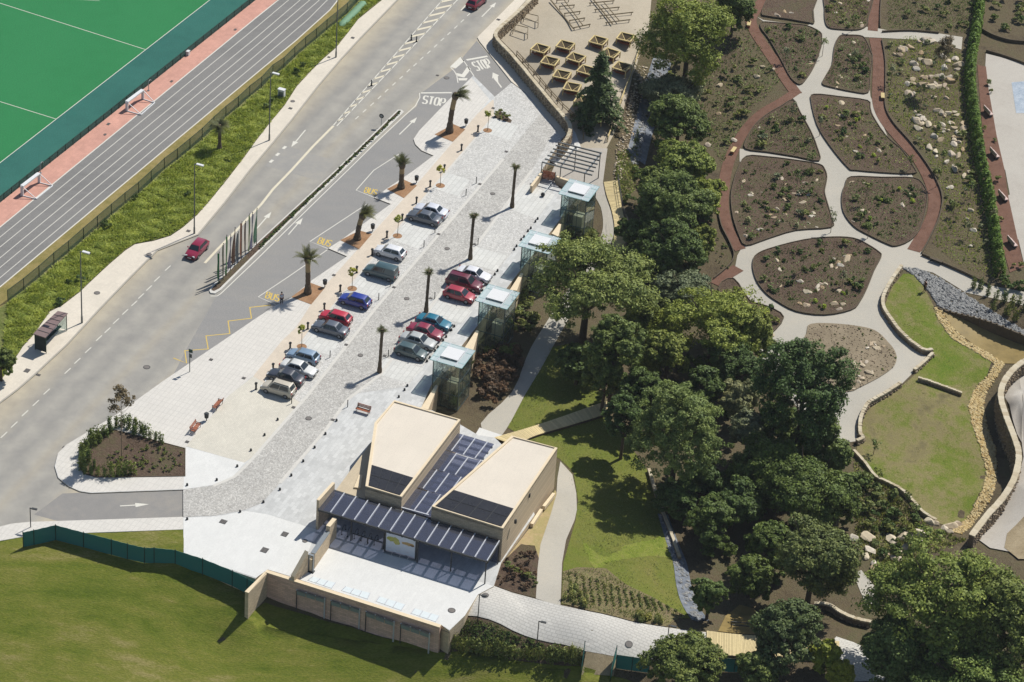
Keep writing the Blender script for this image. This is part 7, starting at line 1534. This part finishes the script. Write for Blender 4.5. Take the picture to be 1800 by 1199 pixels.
SH = {c: [shrub_mesh('shrub', m, w, h, n, s * 7 + i, lf) for i in range(3)] for s, (c, m, w, h, n, lf) in enumerate([('green', 'leaf_shrub', 1.3, 1.0, 190, .19), ('dark', 'leaf_dark', 1.2, .8, 170, .18), ('lime', 'leaf_lime', 1.0, .7, 130, .16), ('grey', 'leaf_grey', 1.2, .9, 170, .18), ('red', 'leaf_red', 1.3, 1.1, 220, .2), ('small', 'leaf_shrub', .6, .42, 70, .14), ('smalldark', 'leaf_dark', .5, .35, 60, .13)])}
ST = {c: [stem_mesh('upright_shrub', m, w, h, n, 31 + i) for i in range(3)] for c, m, w, h, n in [('hedge', 'leaf_mid', .9, 1.7, 260), ('young', 'leaf_shrub', .8, 1.5, 170), ('bright', 'leaf_pale', .7, 1.2, 150)]}
rs = random.Random(77)
# hedge plants round the island
ring = [(143, 800), (146, 812), (142, 822), (150, 790), (160, 780), (170, 772), (182, 763), (192, 757), (204, 752), (216, 750), (228, 753), (238, 757), (247, 762), (256, 767), (264, 772), (274, 775), (283, 779), (150, 830), (160, 834), (172, 836), (184, 837), (196, 837), (208, 836), (220, 834), (232, 832), (156, 815), (166, 824), (152, 803), (176, 778), (236, 765)]
things('hedge_shrub', ST['hedge'], ring + [(u + 3, v + 4) for u, v in ring[:8]], 'upright dark green shrub in the rim hedge of the corner island', 'shrub', 'upright shrubs rimming the corner island', .65, 1.15, PZ + .03)
things('low_plant', SH['small'], scatter([(185, 800), (230, 780), (300, 790), (320, 800), (320, 832), (240, 830), (200, 828)], 90, rs), 'small low plant set in rows in the corner island soil', 'plant', 'low plants in the corner island', .5, .9, PZ + .03)
# median plants: one small shrub after another in the strip
mp = []
for i in range(96):
    t = i / 95; u = 456 + (702 - 456) * t; v = 436 - (436 - 200) * t; mp.append((u + rs.uniform(-1.5, 1.5), v + rs.uniform(-1.5, 1.5)))
things('median_shrub', SH['smalldark'], mp, 'small dark shrub planted in the median strip of the road', 'shrub', 'shrubs in the median strip', .7, 1.2, .155)
things('low_shrub', SH['green'], [(873, 205), (880, 200), (886, 206), (880, 210), (891, 211)], 'low green shrub in the small triangular bed at the car park top', 'shrub', 'shrubs in the triangular bed', .5, .8, PZ)
# beds beside the promenade
tf = [(u, v) for v in range(0, 1) for u in range(0, 1)]
rows = []
for i in range(11):
    for j in range(17):
        a = .06 + i / 12; b = j / 16; q0 = (1000 + 62 * a * 1.2, 1004 + 60 * a); q = (1000 + 195 * b + 8 * a, 1006 + 68 * b ** 1.15 * (1 - .1 * a) + (70 - 58 * b) * a); rows.append(q)
pf = [(990, 1007), (1015, 1000), (1065, 1002), (1100, 1030), (1150, 1054), (1203, 1083), (1170, 1100), (1110, 1090), (1035, 1072), (990, 1060)]
things('tufted_plant', SH['small'], [q for q in rows if inpoly(q, pf)][:150], 'small tufted plant in the dotted rows above the promenade', 'plant', 'tufted plants in rows above the promenade', .55, .85)
things('pale_grass_clump', ST['bright'], scatter([(992, 1040), (1008, 1035), (1035, 1060), (1030, 1074), (990, 1060)], 16, rs) + scatter([(1110, 1078), (1140, 1085), (1175, 1094), (1172, 1102), (1120, 1093)], 18, rs), 'pale grassy clump along the promenade edge', 'plant', 'pale grass clumps by the promenade', .6, 1.0)
things('upright_shrub', ST['young'], [(795 + 8.2 * i + rs.uniform(-2, 2), 1143 + .95 * i + rs.uniform(-3, 3)) for i in range(28)], 'upright young shrub in the row between the promenade bed and the lawn', 'shrub', 'upright shrubs edging the lawn', .9, 1.35)
things('upright_shrub', ST['bright'], [(995, 1152), (1003, 1150), (1011, 1153), (1018, 1156)], 'pale yellow green shrub at the end of the row by the earth track', 'shrub', 'pale shrubs by the earth track', .9, 1.2)
things('low_plant', SH['smalldark'], scatter([(818, 1092), (900, 1116), (1010, 1143), (1005, 1150), (900, 1138), (800, 1130)], 90, rs), 'small dark plant dotted over the bed below the promenade', 'plant', 'dotted plants below the promenade', .6, 1.0)
things('low_plant', SH['red'], scatter([(884, 994), (916, 960), (940, 966), (945, 1040), (900, 1036), (872, 1028)], 40, rs), 'reddish brown low plant in the bed beside the building corner', 'plant', 'reddish plants by the building', .35, .6)
things('low_shrub', SH['green'], [(893, 998), (900, 1003), (908, 1008), (917, 1012), (926, 1017), (935, 1022), (940, 1030)], 'green shrub crossing the reddish bed beside the building corner', 'shrub', 'green shrubs in the reddish bed', .5, .8)
# planting at the foot of the glass towers
things('reddish_shrub', SH['red'], scatter([(835, 640), (870, 620), (905, 600), (915, 640), (890, 690), (860, 720), (838, 690)], 52, rs), 'purple brown shrub in the bed between the lowest glass tower and the garden path', 'shrub', 'purple brown shrubs below the towers', .8, 1.4)
things('tower_shrub', SH['green'], scatter([(850, 620), (885, 560), (925, 520), (950, 560), (925, 610), (890, 640)], 44, rs) + scatter([(1000, 400), (1040, 400), (1055, 420), (1030, 440), (990, 430)], 20, rs) + scatter([(780, 690), (800, 680), (815, 710), (795, 730)], 8, rs), 'green shrub in the low planting behind the glass towers', 'shrub', 'green shrubs behind the towers', .8, 1.4)
things('understorey_shrub', SH['dark'], scatter([(1000, 600), (1120, 560), (1330, 640), (1480, 800), (1500, 960), (1340, 1040), (1240, 980), (1150, 800), (1040, 700)], 170, rs) + scatter([(1110, 300), (1240, 280), (1270, 420), (1250, 520), (1100, 500)], 50, rs), 'dark shrub in the shade under the grove trees', 'shrub', 'dark shrubs under the grove', 1.0, 2.0)
things('ravine_shrub', SH['green'], scatter([(1140, 120), (1250, 110), (1330, 100), (1350, 180), (1270, 240), (1160, 250)], 34, rs), 'straggly green shrub on the rough slope beside the ravine', 'shrub', 'shrubs on the ravine slope', .6, 1.3)
# rough soil slope between ravine and bark path, beds, rock garden
def gp(px, n): return scatter(px, n, rs)
big = {'b2': 'upper left', 'b3': 'upper middle', 'b4': 'long middle', 'b5': 'triangular left', 'b6': 'rounded right', 'b7': 'large left', 'b8': 'large lower', 'b1': 'topmost', 'b10': 'small lower left'}
for k, px in BEDS.items():
    if k == 'b0': continue
    ar = abs(sum(px[i][0] * px[i - 1][1] - px[i - 1][0] * px[i][1] for i in range(len(px)))) / 2
    cx, cy = sum(p[0] for p in px) / len(px), sum(p[1] for p in px) / len(px); inner = [(cx + (x - cx) * .9, cy + (y - cy) * .88) for x, y in px]
    nm = big[k]
    things('bed_shrub', SH['green'] + SH['dark'], gp(inner, int(ar / 900) + 3), 'bushy green shrub in the %s kidney bed' % nm, 'shrub', 'green shrubs in the %s bed' % nm, .5, 1.2, seed=int(ar))
    things('bed_plant', SH['small'] + SH['smalldark'], gp(inner, int(ar / 420) + 3), 'tiny dark plant dotted in the soil of the %s kidney bed' % nm, 'plant', 'tiny plants in the %s bed' % nm, .5, 1.1, seed=int(ar) + 1)
    if k in ('b8', 'b6', 'b4'): things('lime_shrub', SH['lime'], gp(inner, 5), 'lime green shrub in the %s kidney bed of the garden' % nm, 'shrub', 'lime shrubs in the %s bed' % nm, .6, 1.1)
things('silver_shrub', SH['grey'], gp(BEDS['b7'], 6) + gp(BEDS['b5'], 4), 'silvery grey shrub in the left hand kidney beds', 'shrub', 'silver shrubs in the kidney beds', .7, 1.3)
RG = [(1560, 75), (1600, 62), (1690, 95), (1700, 200), (1715, 320), (1740, 430), (1750, 490), (1690, 470), (1640, 430), (1662, 345), (1625, 270), (1562, 195)]
things('garden_shrub', SH['green'] + SH['grey'], gp(RG, 44), 'loose green shrub among the boulders right of the bark path', 'shrub', 'shrubs among the boulders', .5, 1.2)
things('garden_plant', SH['small'] + SH['smalldark'], gp(RG, 70), 'tiny plant on the soil among the boulders right of the bark path', 'plant', 'tiny plants among the boulders', .5, 1.1)
things('garden_shrub', SH['dark'] + SH['green'], gp([(1560, 0), (1720, 0), (1715, 60), (1560, 50)], 20), 'shrub on the dark soil above the top gravel path', 'shrub', 'shrubs above the top path', .5, 1.2)
things('garden_shrub', SH['dark'] + SH['green'], gp([(1735, -5), (1800, -5), (1800, 70), (1740, 55)], 16), 'shrub in the top right planting behind the clipped hedge', 'shrub', 'shrubs behind the hedge', .7, 1.4)
things('slope_plant', SH['small'] + SH['green'], gp([(1215, 150), (1310, 60), (1375, 140), (1310, 210), (1270, 290), (1230, 230)], 45), 'small scrub plant on the rough soil left of the bark path', 'plant', 'scrub on the rough slope', .4, .9)
things('slope_plant', SH['small'] + SH['smalldark'], gp([(1245, 400), (1275, 430), (1288, 470), (1262, 490), (1235, 450)], 20), 'small plant on the soil beside the lower left bark path', 'plant', 'plants beside the lower bark path', .5, 1.1)
things('slope_shrub', SH['green'] + SH['dark'], gp([(1510, 830), (1600, 890), (1640, 930), (1600, 1000), (1530, 980), (1505, 900)], 60), 'wild green shrub on the soil slope below the low stone wall', 'shrub', 'shrubs below the low stone wall', .6, 1.5)
things('gravel_plant', SH['small'] + SH['smalldark'], gp(GRAV, 60), 'tiny plant set in the tan gravel bed beside the tall dark tree', 'plant', 'tiny plants in the tan gravel bed', .4, .8)
things('young_shrub', ST['young'], [(1711, 508), (1723, 510), (1736, 520), (1751, 527), (1765, 532), (1778, 540), (1790, 535), (1800, 545), (1745, 545), (1770, 555), (1785, 565)], 'upright young shrub in the strip between the gravel path and grey stones', 'shrub', 'young shrubs above the grey stones', .8, 1.3)
things('court_plant', SH['green'], [(1738, 150), (1742, 165), (1730, 230), (1748, 250), (1752, 320), (1757, 390), (1780, 470), (1795, 472)], 'green plant in the bark border beside the right court', 'plant', 'plants in the right bark border', .5, .9)
# small young trees with thin trunks in the garden
YT = [(1500, 120), (1500, 55), (1522, 270), (1460, 410), (1445, 100), (1645, 330), (1440, 240), (1655, 300), (1410, 480), (1480, 505), (1525, 420), (1600, 300), (1700, 420), (1705, 350), (1675, 380), (1392, 210), (1400, 330), (1620, 180), (1565, 150), (1425, 300), (1520, 360), (1745, 400), (1540, 860), (1590, 900), (1380, 110), (1535, 800)]
for k, (u, v) in enumerate(YT):
    wh = next((big[b] + ' kidney bed' for b in BEDS if b != 'b0' and inpoly((u, v), BEDS[b])), 'boulder ground' if 1555 < u < 1760 and v < 490 else 'grass slope edge' if v > 700 else 'edge of the gravel paths')
    sapling(u, v, rs.uniform(1.8, 3.2), rs.uniform(.5, .9), ['leaf_grey', 'leaf_mid', 'leaf_shrub'][k % 3], '%s thin young tree with sparse leaves in the %s' % (['grey leaved', 'dark leaved', 'pale leaved'][k % 3], wh), 'thin young trees in the garden', False, seed=200 + k, per=120, name='young_tree')
r = sapling(1655, 160, 8.0, 1.6, 'leaf_dry', 'tall wispy grey tree among the boulders near the clipped hedge', None, False, seed=303, per=2600, name='wispy_tree', leaf=.15)
things('tower_palm', [tuft_mesh('palm_fronds', 'leaf_palm', 1.3, 2.6, 160, 4)], [(795, 672), (875, 570), (950, 472), (1020, 382)], 'leafy plant growing inside the foot of a glass tower', 'plant', 'plants inside the glass towers', 1.0, 1.4)
# clipped hedge: one long plant
def hedge():
    c = spline(GTL([(1722, -10), (1718, 40), (1706, 110), (1705, 160), (1712, 220), (1722, 290), (1736, 350), (1748, 425), (1757, 490)]), 6, False); root = empty('hedge', c[10], 0, 'long bright green conifer hedge in front of the right gravel court', 'hedge'); P = []; N = []; rn = np.random.default_rng(9); inv = np.array(c[10])
    for i in range(len(c) - 1):
        a, b = c[i], c[i + 1]; n = int((b - a).length * 300); t = rn.uniform(0, 1, n); an = rn.uniform(-.3, math.pi + .3, n); w = .66 * (1 + .3 * np.sin(t * 9 + i * 2.1)); h = 2.1 * (1 + .28 * np.sin(i * 3.7 + t * 7)); d = (b - a).normalized(); sx, sy = -d.y, d.x
        k = rn.uniform(.75, 1.0, n); off = np.cos(an) * w * k; zz = np.maximum(np.sin(an), -.1) * h * k + .1
        P.append(np.column_stack([a.x + (b.x - a.x) * t + sx * off, a.y + (b.y - a.y) * t + sy * off, a.z + (b.z - a.z) * t + zz]) - inv); N.append(np.column_stack([sx * np.cos(an), sy * np.cos(an), np.sin(an) + .2]))
    P, N = np.concatenate(P), np.concatenate(N); link('foliage', npmesh('foliage', leaves(P, N, .2, .5, 1.8), qf(len(P)), MT['leaf_hedge']), root)
    m = MB()
    for i in range(0, len(c) - 1, 2): m.tube(c[i] - c[10], c[i] - c[10] + Vector((0, 0, 1.6)), .06, n=5)
    m.build('stems', MT['bark'], root)['kind'] = 'stuff'
hedge()
hc = [(1768, 505), (1776, 512), (1785, 508), (1794, 515), (1762, 497), (1800, 506)]
things('dark_hedge_shrub', SH['dark'], hc, 'dark shrub at the lower end of the clipped hedge', 'shrub', 'dark shrubs at the hedge end', 1.0, 1.5)
# boulders
BO = [stone_mesh('boulder', MT['sandstone'], .56, (1.15, .85, .75), 2, 60 + i) for i in range(6)]
def boulders(pts, lab, grp, s0, s1, seed):
    rn = random.Random(seed)
    for u, v in pts:
        o = link('boulder', BO[rn.randrange(6)]); p = GT(u, v, .08); k = rn.uniform(s0, s1); o.location = p; o.scale = (k * rn.uniform(.8, 1.3), k * rn.uniform(.8, 1.3), k * rn.uniform(.7, 1.1)); o.rotation_euler = (rn.uniform(-.2, .2), rn.uniform(-.2, .2), rn.uniform(0, 6.28)); tag(o, lab, 'boulder', grp)
Z4 = lambda L: [(1350 + x / 4, y / 4) for x, y in L]; Z8 = lambda L: [(1350 + x / 4, 300 + y / 4) for x, y in L]; ZB = lambda L: [(1350 + x / 4, 600 + y / 4) for x, y in L]; ZC = lambda L: [(1350 + x / 4, 899 + y / 4) for x, y in L]
rock1 = Z4([(1000, 335), (1060, 295), (1110, 280), (1135, 300), (1075, 375), (1070, 420), (1110, 435), (1050, 490), (1020, 450), (925, 390), (890, 385), (945, 350), (1235, 400), (1270, 430), (1310, 420), (1330, 460), (1240, 480), (1100, 550), (1145, 540), (1200, 540), (1225, 550), (1080, 545), (1280, 570), (1275, 545), (1015, 560), (1020, 590), (985, 590), (1085, 600), (1110, 610), (1140, 610), (1180, 590), (1205, 610), (1235, 605), (1260, 625), (1010, 660), (985, 670), (1165, 685), (1255, 690), (960, 350), (1330, 490)])
rock2 = Z4([(1035, 790), (1060, 815), (1030, 840), (1080, 840), (1100, 845), (1055, 865), (1085, 875), (1125, 880), (1055, 905), (1195, 780), (1220, 795), (1245, 805), (1270, 800), (1310, 790), (1325, 810), (1240, 820), (1280, 865), (1300, 870), (1365, 870), (1370, 910), (1190, 905), (1235, 910), (1230, 930), (1270, 920), (1305, 905), (1335, 940), (1165, 960), (1210, 985), (1305, 965), (1310, 990), (1310, 1015), (1370, 1055), (1290, 1085), (1335, 1100), (1185, 1100), (1130, 1040), (1175, 1065), (1255, 1140), (1310, 1190), (1225, 880), (1345, 1000)])
boulders(rock1, 'sandstone boulder in the upper rock garden between the right bark path and the hedge', 'boulders of the upper rock garden', .8, 1.7, 1)
boulders(rock2, 'sandstone boulder in the lower rock garden between the right bark path and the hedge', 'boulders of the lower rock garden', .6, 1.3, 2)
boulders(Z4([(510, 30), (480, 95), (705, 10), (655, 165), (655, 190)]), 'pale rock lying in the topmost kidney bed', 'rocks in the topmost bed', .6, 1.1, 3)
boulders(Z4([(115, 85), (160, 95), (60, 110)]), 'orange or white rock on the soil at the top left of the gravel paths', 'rocks at the top left of the paths', .7, 1.2, 4)
boulders(Z4([(295, 440), (300, 455), (35, 490)]), 'pale rock in the upper left kidney bed', 'rocks in the upper left bed', .5, .9, 5)
boulders(Z4([(600, 300), (575, 390), (605, 420), (510, 545), (660, 480), (485, 590), (485, 620), (655, 585)]), 'pale rock in the upper middle kidney bed', 'rocks in the upper middle bed', .5, 1.0, 6)
boulders(Z4([(510, 820), (570, 855), (485, 890), (635, 790), (555, 965), (680, 955), (620, 1070), (645, 1085), (775, 1055), (785, 1070), (515, 730)]), 'pale rock in the long middle kidney bed', 'rocks in the long middle bed', .5, 1.1, 7)
boulders(Z8([(180, 165), (215, 170), (285, 175), (115, 210), (240, 230), (70, 275), (120, 275), (115, 310), (320, 305), (305, 325), (40, 340), (85, 355), (105, 370), (285, 375), (260, 405), (340, 400), (20, 315), (95, 65), (255, 90), (345, 70), (125, 100)]) + [(1307, 320), (1320, 345), (1340, 340), (1322, 342), (1345, 365), (1335, 405), (1310, 415), (1295, 375)], 'pale or reddish rock in the large left kidney bed', 'rocks in the large left bed', .5, 1.0, 8)
boulders(Z8([(665, 285), (680, 300), (710, 300), (945, 245), (600, 365), (680, 90), (590, 85), (995, 165)]), 'pale rock in the rounded right kidney bed', 'rocks in the rounded right bed', .5, 1.0, 9)
boulders(Z8([(460, 620), (545, 610), (575, 605), (550, 630), (495, 655), (510, 670), (480, 690), (445, 675), (65, 640), (80, 700), (230, 780), (225, 785), (370, 800), (405, 800), (350, 820), (345, 840), (385, 830), (275, 860), (500, 850), (225, 940), (265, 945), (530, 945), (465, 940), (500, 980)]), 'pale rock in the large lower kidney bed', 'rocks in the large lower bed', .6, 1.3, 10)
boulders(Z8([(1430, 15), (1380, 40), (1425, 280), (1400, 340), (1430, 530), (1445, 420), (1280, 120)]), 'pale rock among shrubs left of the lower clipped hedge', 'rocks by the lower hedge', .6, 1.2, 11)
boulders(ZB([(700, 50), (720, 25), (755, 30), (765, 50), (810, 40), (745, 15), (600, 155), (650, 150), (665, 170), (690, 150), (590, 185), (635, 200), (585, 240), (640, 250), (665, 265), (640, 290), (730, 215), (710, 225), (515, 315), (600, 340), (100, 225), (120, 240)]), 'cream or orange rock on the tan gravel bed beside the tall dark tree', 'rocks on the tan gravel bed', .5, 1.0, 12)
boulders(ZC([(1160, 80), (1130, 70), (710, 190), (870, 200), (975, 180), (1060, 160), (1080, 215), (920, 275), (720, 275), (685, 315), (800, 318), (740, 375), (742, 405), (800, 425), (610, 195), (905, 340), (990, 250), (1290, 110), (1320, 100), (1240, 120), (1270, 140), (830, 315)]), 'squarish pale boulder on the soil slope beside the round blue green tree', 'boulders on the soil slope', .9, 1.8, 13)
boulders([(1265, 150), (1340, 118), (1330, 135), (1263, 200), (1290, 248), (1245, 255), (1335, 225)], 'rock on the rough slope left of the bark path', 'rocks on the rough slope', .5, 1.1, 14)
boulders([(1372, 505 + 300 - 300), (1362, 605), (1380, 620), (1355, 590), (1340, 580)], 'pale rock in the small lower left kidney bed', 'rocks in the small lower left bed', .6, 1.1, 15)
# ------------------------------------------------------------------ grass that nobody could count
def grass_stuff(name, px, n, h0, h1, mat, seed, flatz=None, w=.07, spread=.35, dens=None, z0=0.0):
    rnd = random.Random(seed); rn = np.random.default_rng(seed); poly = [tuple(p.xy) for p in (GL(px, flatz) if flatz is not None else GTL(px))]
    xs = [p[0] for p in poly]; ys = [p[1] for p in poly]
    q = np.column_stack([rn.uniform(min(xs), max(xs), n * 4), rn.uniform(min(ys), max(ys), n * 4)])
    ins = np.zeros(len(q), bool); X, Y = q[:, 0], q[:, 1]
    for i in range(len(poly)):
        (x1, y1), (x0, y0) = poly[i], poly[i - 1]
        c = ((y1 > Y) != (y0 > Y)) & (X < (x0 - x1) * (Y - y1) / ((y0 - y1) if abs(y0 - y1) > 1e-9 else 1e-9) + x1); ins ^= c
    q = q[ins]
    if dens is not None: q = q[dens(q, rn)]
    q = q[:n]; k = len(q); z = np.full(k, flatz) if flatz is not None else TT(q) + z0
    cl = .5 + .5 * np.sin(q[:, 0] * 1.3 + 2 * np.sin(q[:, 1] * .9)) * np.sin(q[:, 1] * 1.7 + q[:, 0] * .4)
    h = (h0 + (h1 - h0) * cl) * rn.uniform(.6, 1.3, k); a = rn.uniform(0, 6.28, k); l = rn.uniform(.1, 1, k) * spread; s = np.column_stack([-np.sin(a), np.cos(a), 0 * a]) * (w * rn.uniform(.6, 1.4, k))[:, None]
    b = np.column_stack([q, z]); t = b + np.column_stack([np.cos(a) * l, np.sin(a) * l, h]); md = b + np.column_stack([np.cos(a) * l * .35, np.sin(a) * l * .35, h * .65])
    o = link(name, npmesh(name, np.stack([b - s, b + s, md + s * .8, t], 1).reshape(-1, 3), qf(k), MT[mat])); o['kind'] = 'stuff'; return o
BK = [(14, 536)] + [(u + 1, v + 3) for u, v in FEN2[2:-1]] + [(680, -20)] + [(u - 1, v - 2) for u, v in GB[1:-1]][::-1]
grass_stuff('grass', BK, 100000, .08, .38, 'leaf_grass', 3, .1, .09, .55)
grass_stuff('grass', [(892, 752), (930, 682), (965, 612), (1030, 600), (1060, 720), (1140, 830), (1172, 930), (1188, 1000), (1225, 1088), (1110, 1050), (1060, 1000), (1012, 960), (1016, 880), (985, 808), (930, 775)], 12000, .03, .09, 'leaf_shrub', 4, None, .05, .15)
grass_stuff('grass', [(1588, 482), (1622, 503), (1668, 582), (1745, 630), (1712, 700), (1720, 765), (1738, 850), (1690, 930), (1640, 918), (1540, 842), (1505, 795), (1524, 722), (1600, 667), (1638, 629), (1560, 560)], 7000, .03, .08, 'leaf_shrub', 5, None, .05, .15)
grass_stuff('weeds', [(1215, 130), (1310, 40), (1375, 140), (1310, 210), (1270, 290), (1230, 230)], 2200, .08, .3, 'leaf_olive', 6, None, .08, .3)
for k_ in ('b1', 'b2', 'b3', 'b4', 'b5', 'b6', 'b7', 'b8'):
    cx_ = sum(p[0] for p in BEDS[k_]) / len(BEDS[k_]); cy_ = sum(p[1] for p in BEDS[k_]) / len(BEDS[k_])
    grass_stuff('weeds', [(cx_ + (x - cx_) * .93, cy_ + (y - cy_) * .9) for x, y in BEDS[k_]], 1300, .06, .26, 'leaf_olive', hash(k_) % 7 + 20 if False else 20 + int(k_[1:]), None, .07, .25, z0=.17)
grass_stuff('weeds', pf, 2600, .08, .3, 'leaf_pale', 40, None, .05, .2)
grass_stuff('weeds', [(818, 1090), (900, 1114), (1015, 1146), (1010, 1165), (900, 1155), (790, 1138)], 2200, .08, .3, 'leaf_olive', 41, None, .05, .2)
grass_stuff('weeds', [(1560, 0), (1720, 0), (1715, 60), (1560, 50)], 2500, .06, .25, 'leaf_olive', 42, None, .06, .22)
grass_stuff('weeds', RG, 6000, .06, .3, 'leaf_grass', 7, None, .07, .25)
grass_stuff('weeds', [(1500, 800), (1640, 930), (1700, 950), (1560, 1010), (1505, 960)], 5000, .1, .35, 'leaf_shrub', 8, None, .08, .3)
grass_stuff('weeds', [(1085, 270), (1110, 262), (1125, 215), (1118, 330), (1098, 360), (1080, 330)], 1500, .1, .4, 'leaf_olive', 10, None, .08, .3)
things('bank_shrub', SH['dark'], [(184, 398), (190, 402), (238, 352), (120, 500), (105, 535), (142, 495), (330, 345), (520, 130), (532, 118), (470, 190), (478, 182)], 'dark bushy weed clump standing in the grass bank', 'shrub', 'dark clumps in the grass bank', .7, 1.2, .1)

# ------------------------------------------------------------------ thin summer air over the whole place
hz = MB().box((0, 1700, 102), (6400, 4800, 224)).build('haze', None, None); hz['kind'] = 'stuff'
hm = bpy.data.materials.new('haze'); hm.use_nodes = True; ht = hm.node_tree; ht.nodes.clear(); ho = ht.nodes.new('ShaderNodeOutputMaterial'); hv = ht.nodes.new('ShaderNodeVolumePrincipled')
hv.inputs['Color'].default_value = (.9, .94, 1, 1); hv.inputs['Density'].default_value = 0.5e-4; hv.inputs['Anisotropy'].default_value = 0.0
ht.links.new(hv.outputs[0], ho.inputs['Volume']); hz.data.materials.clear(); hz.data.materials.append(hm)
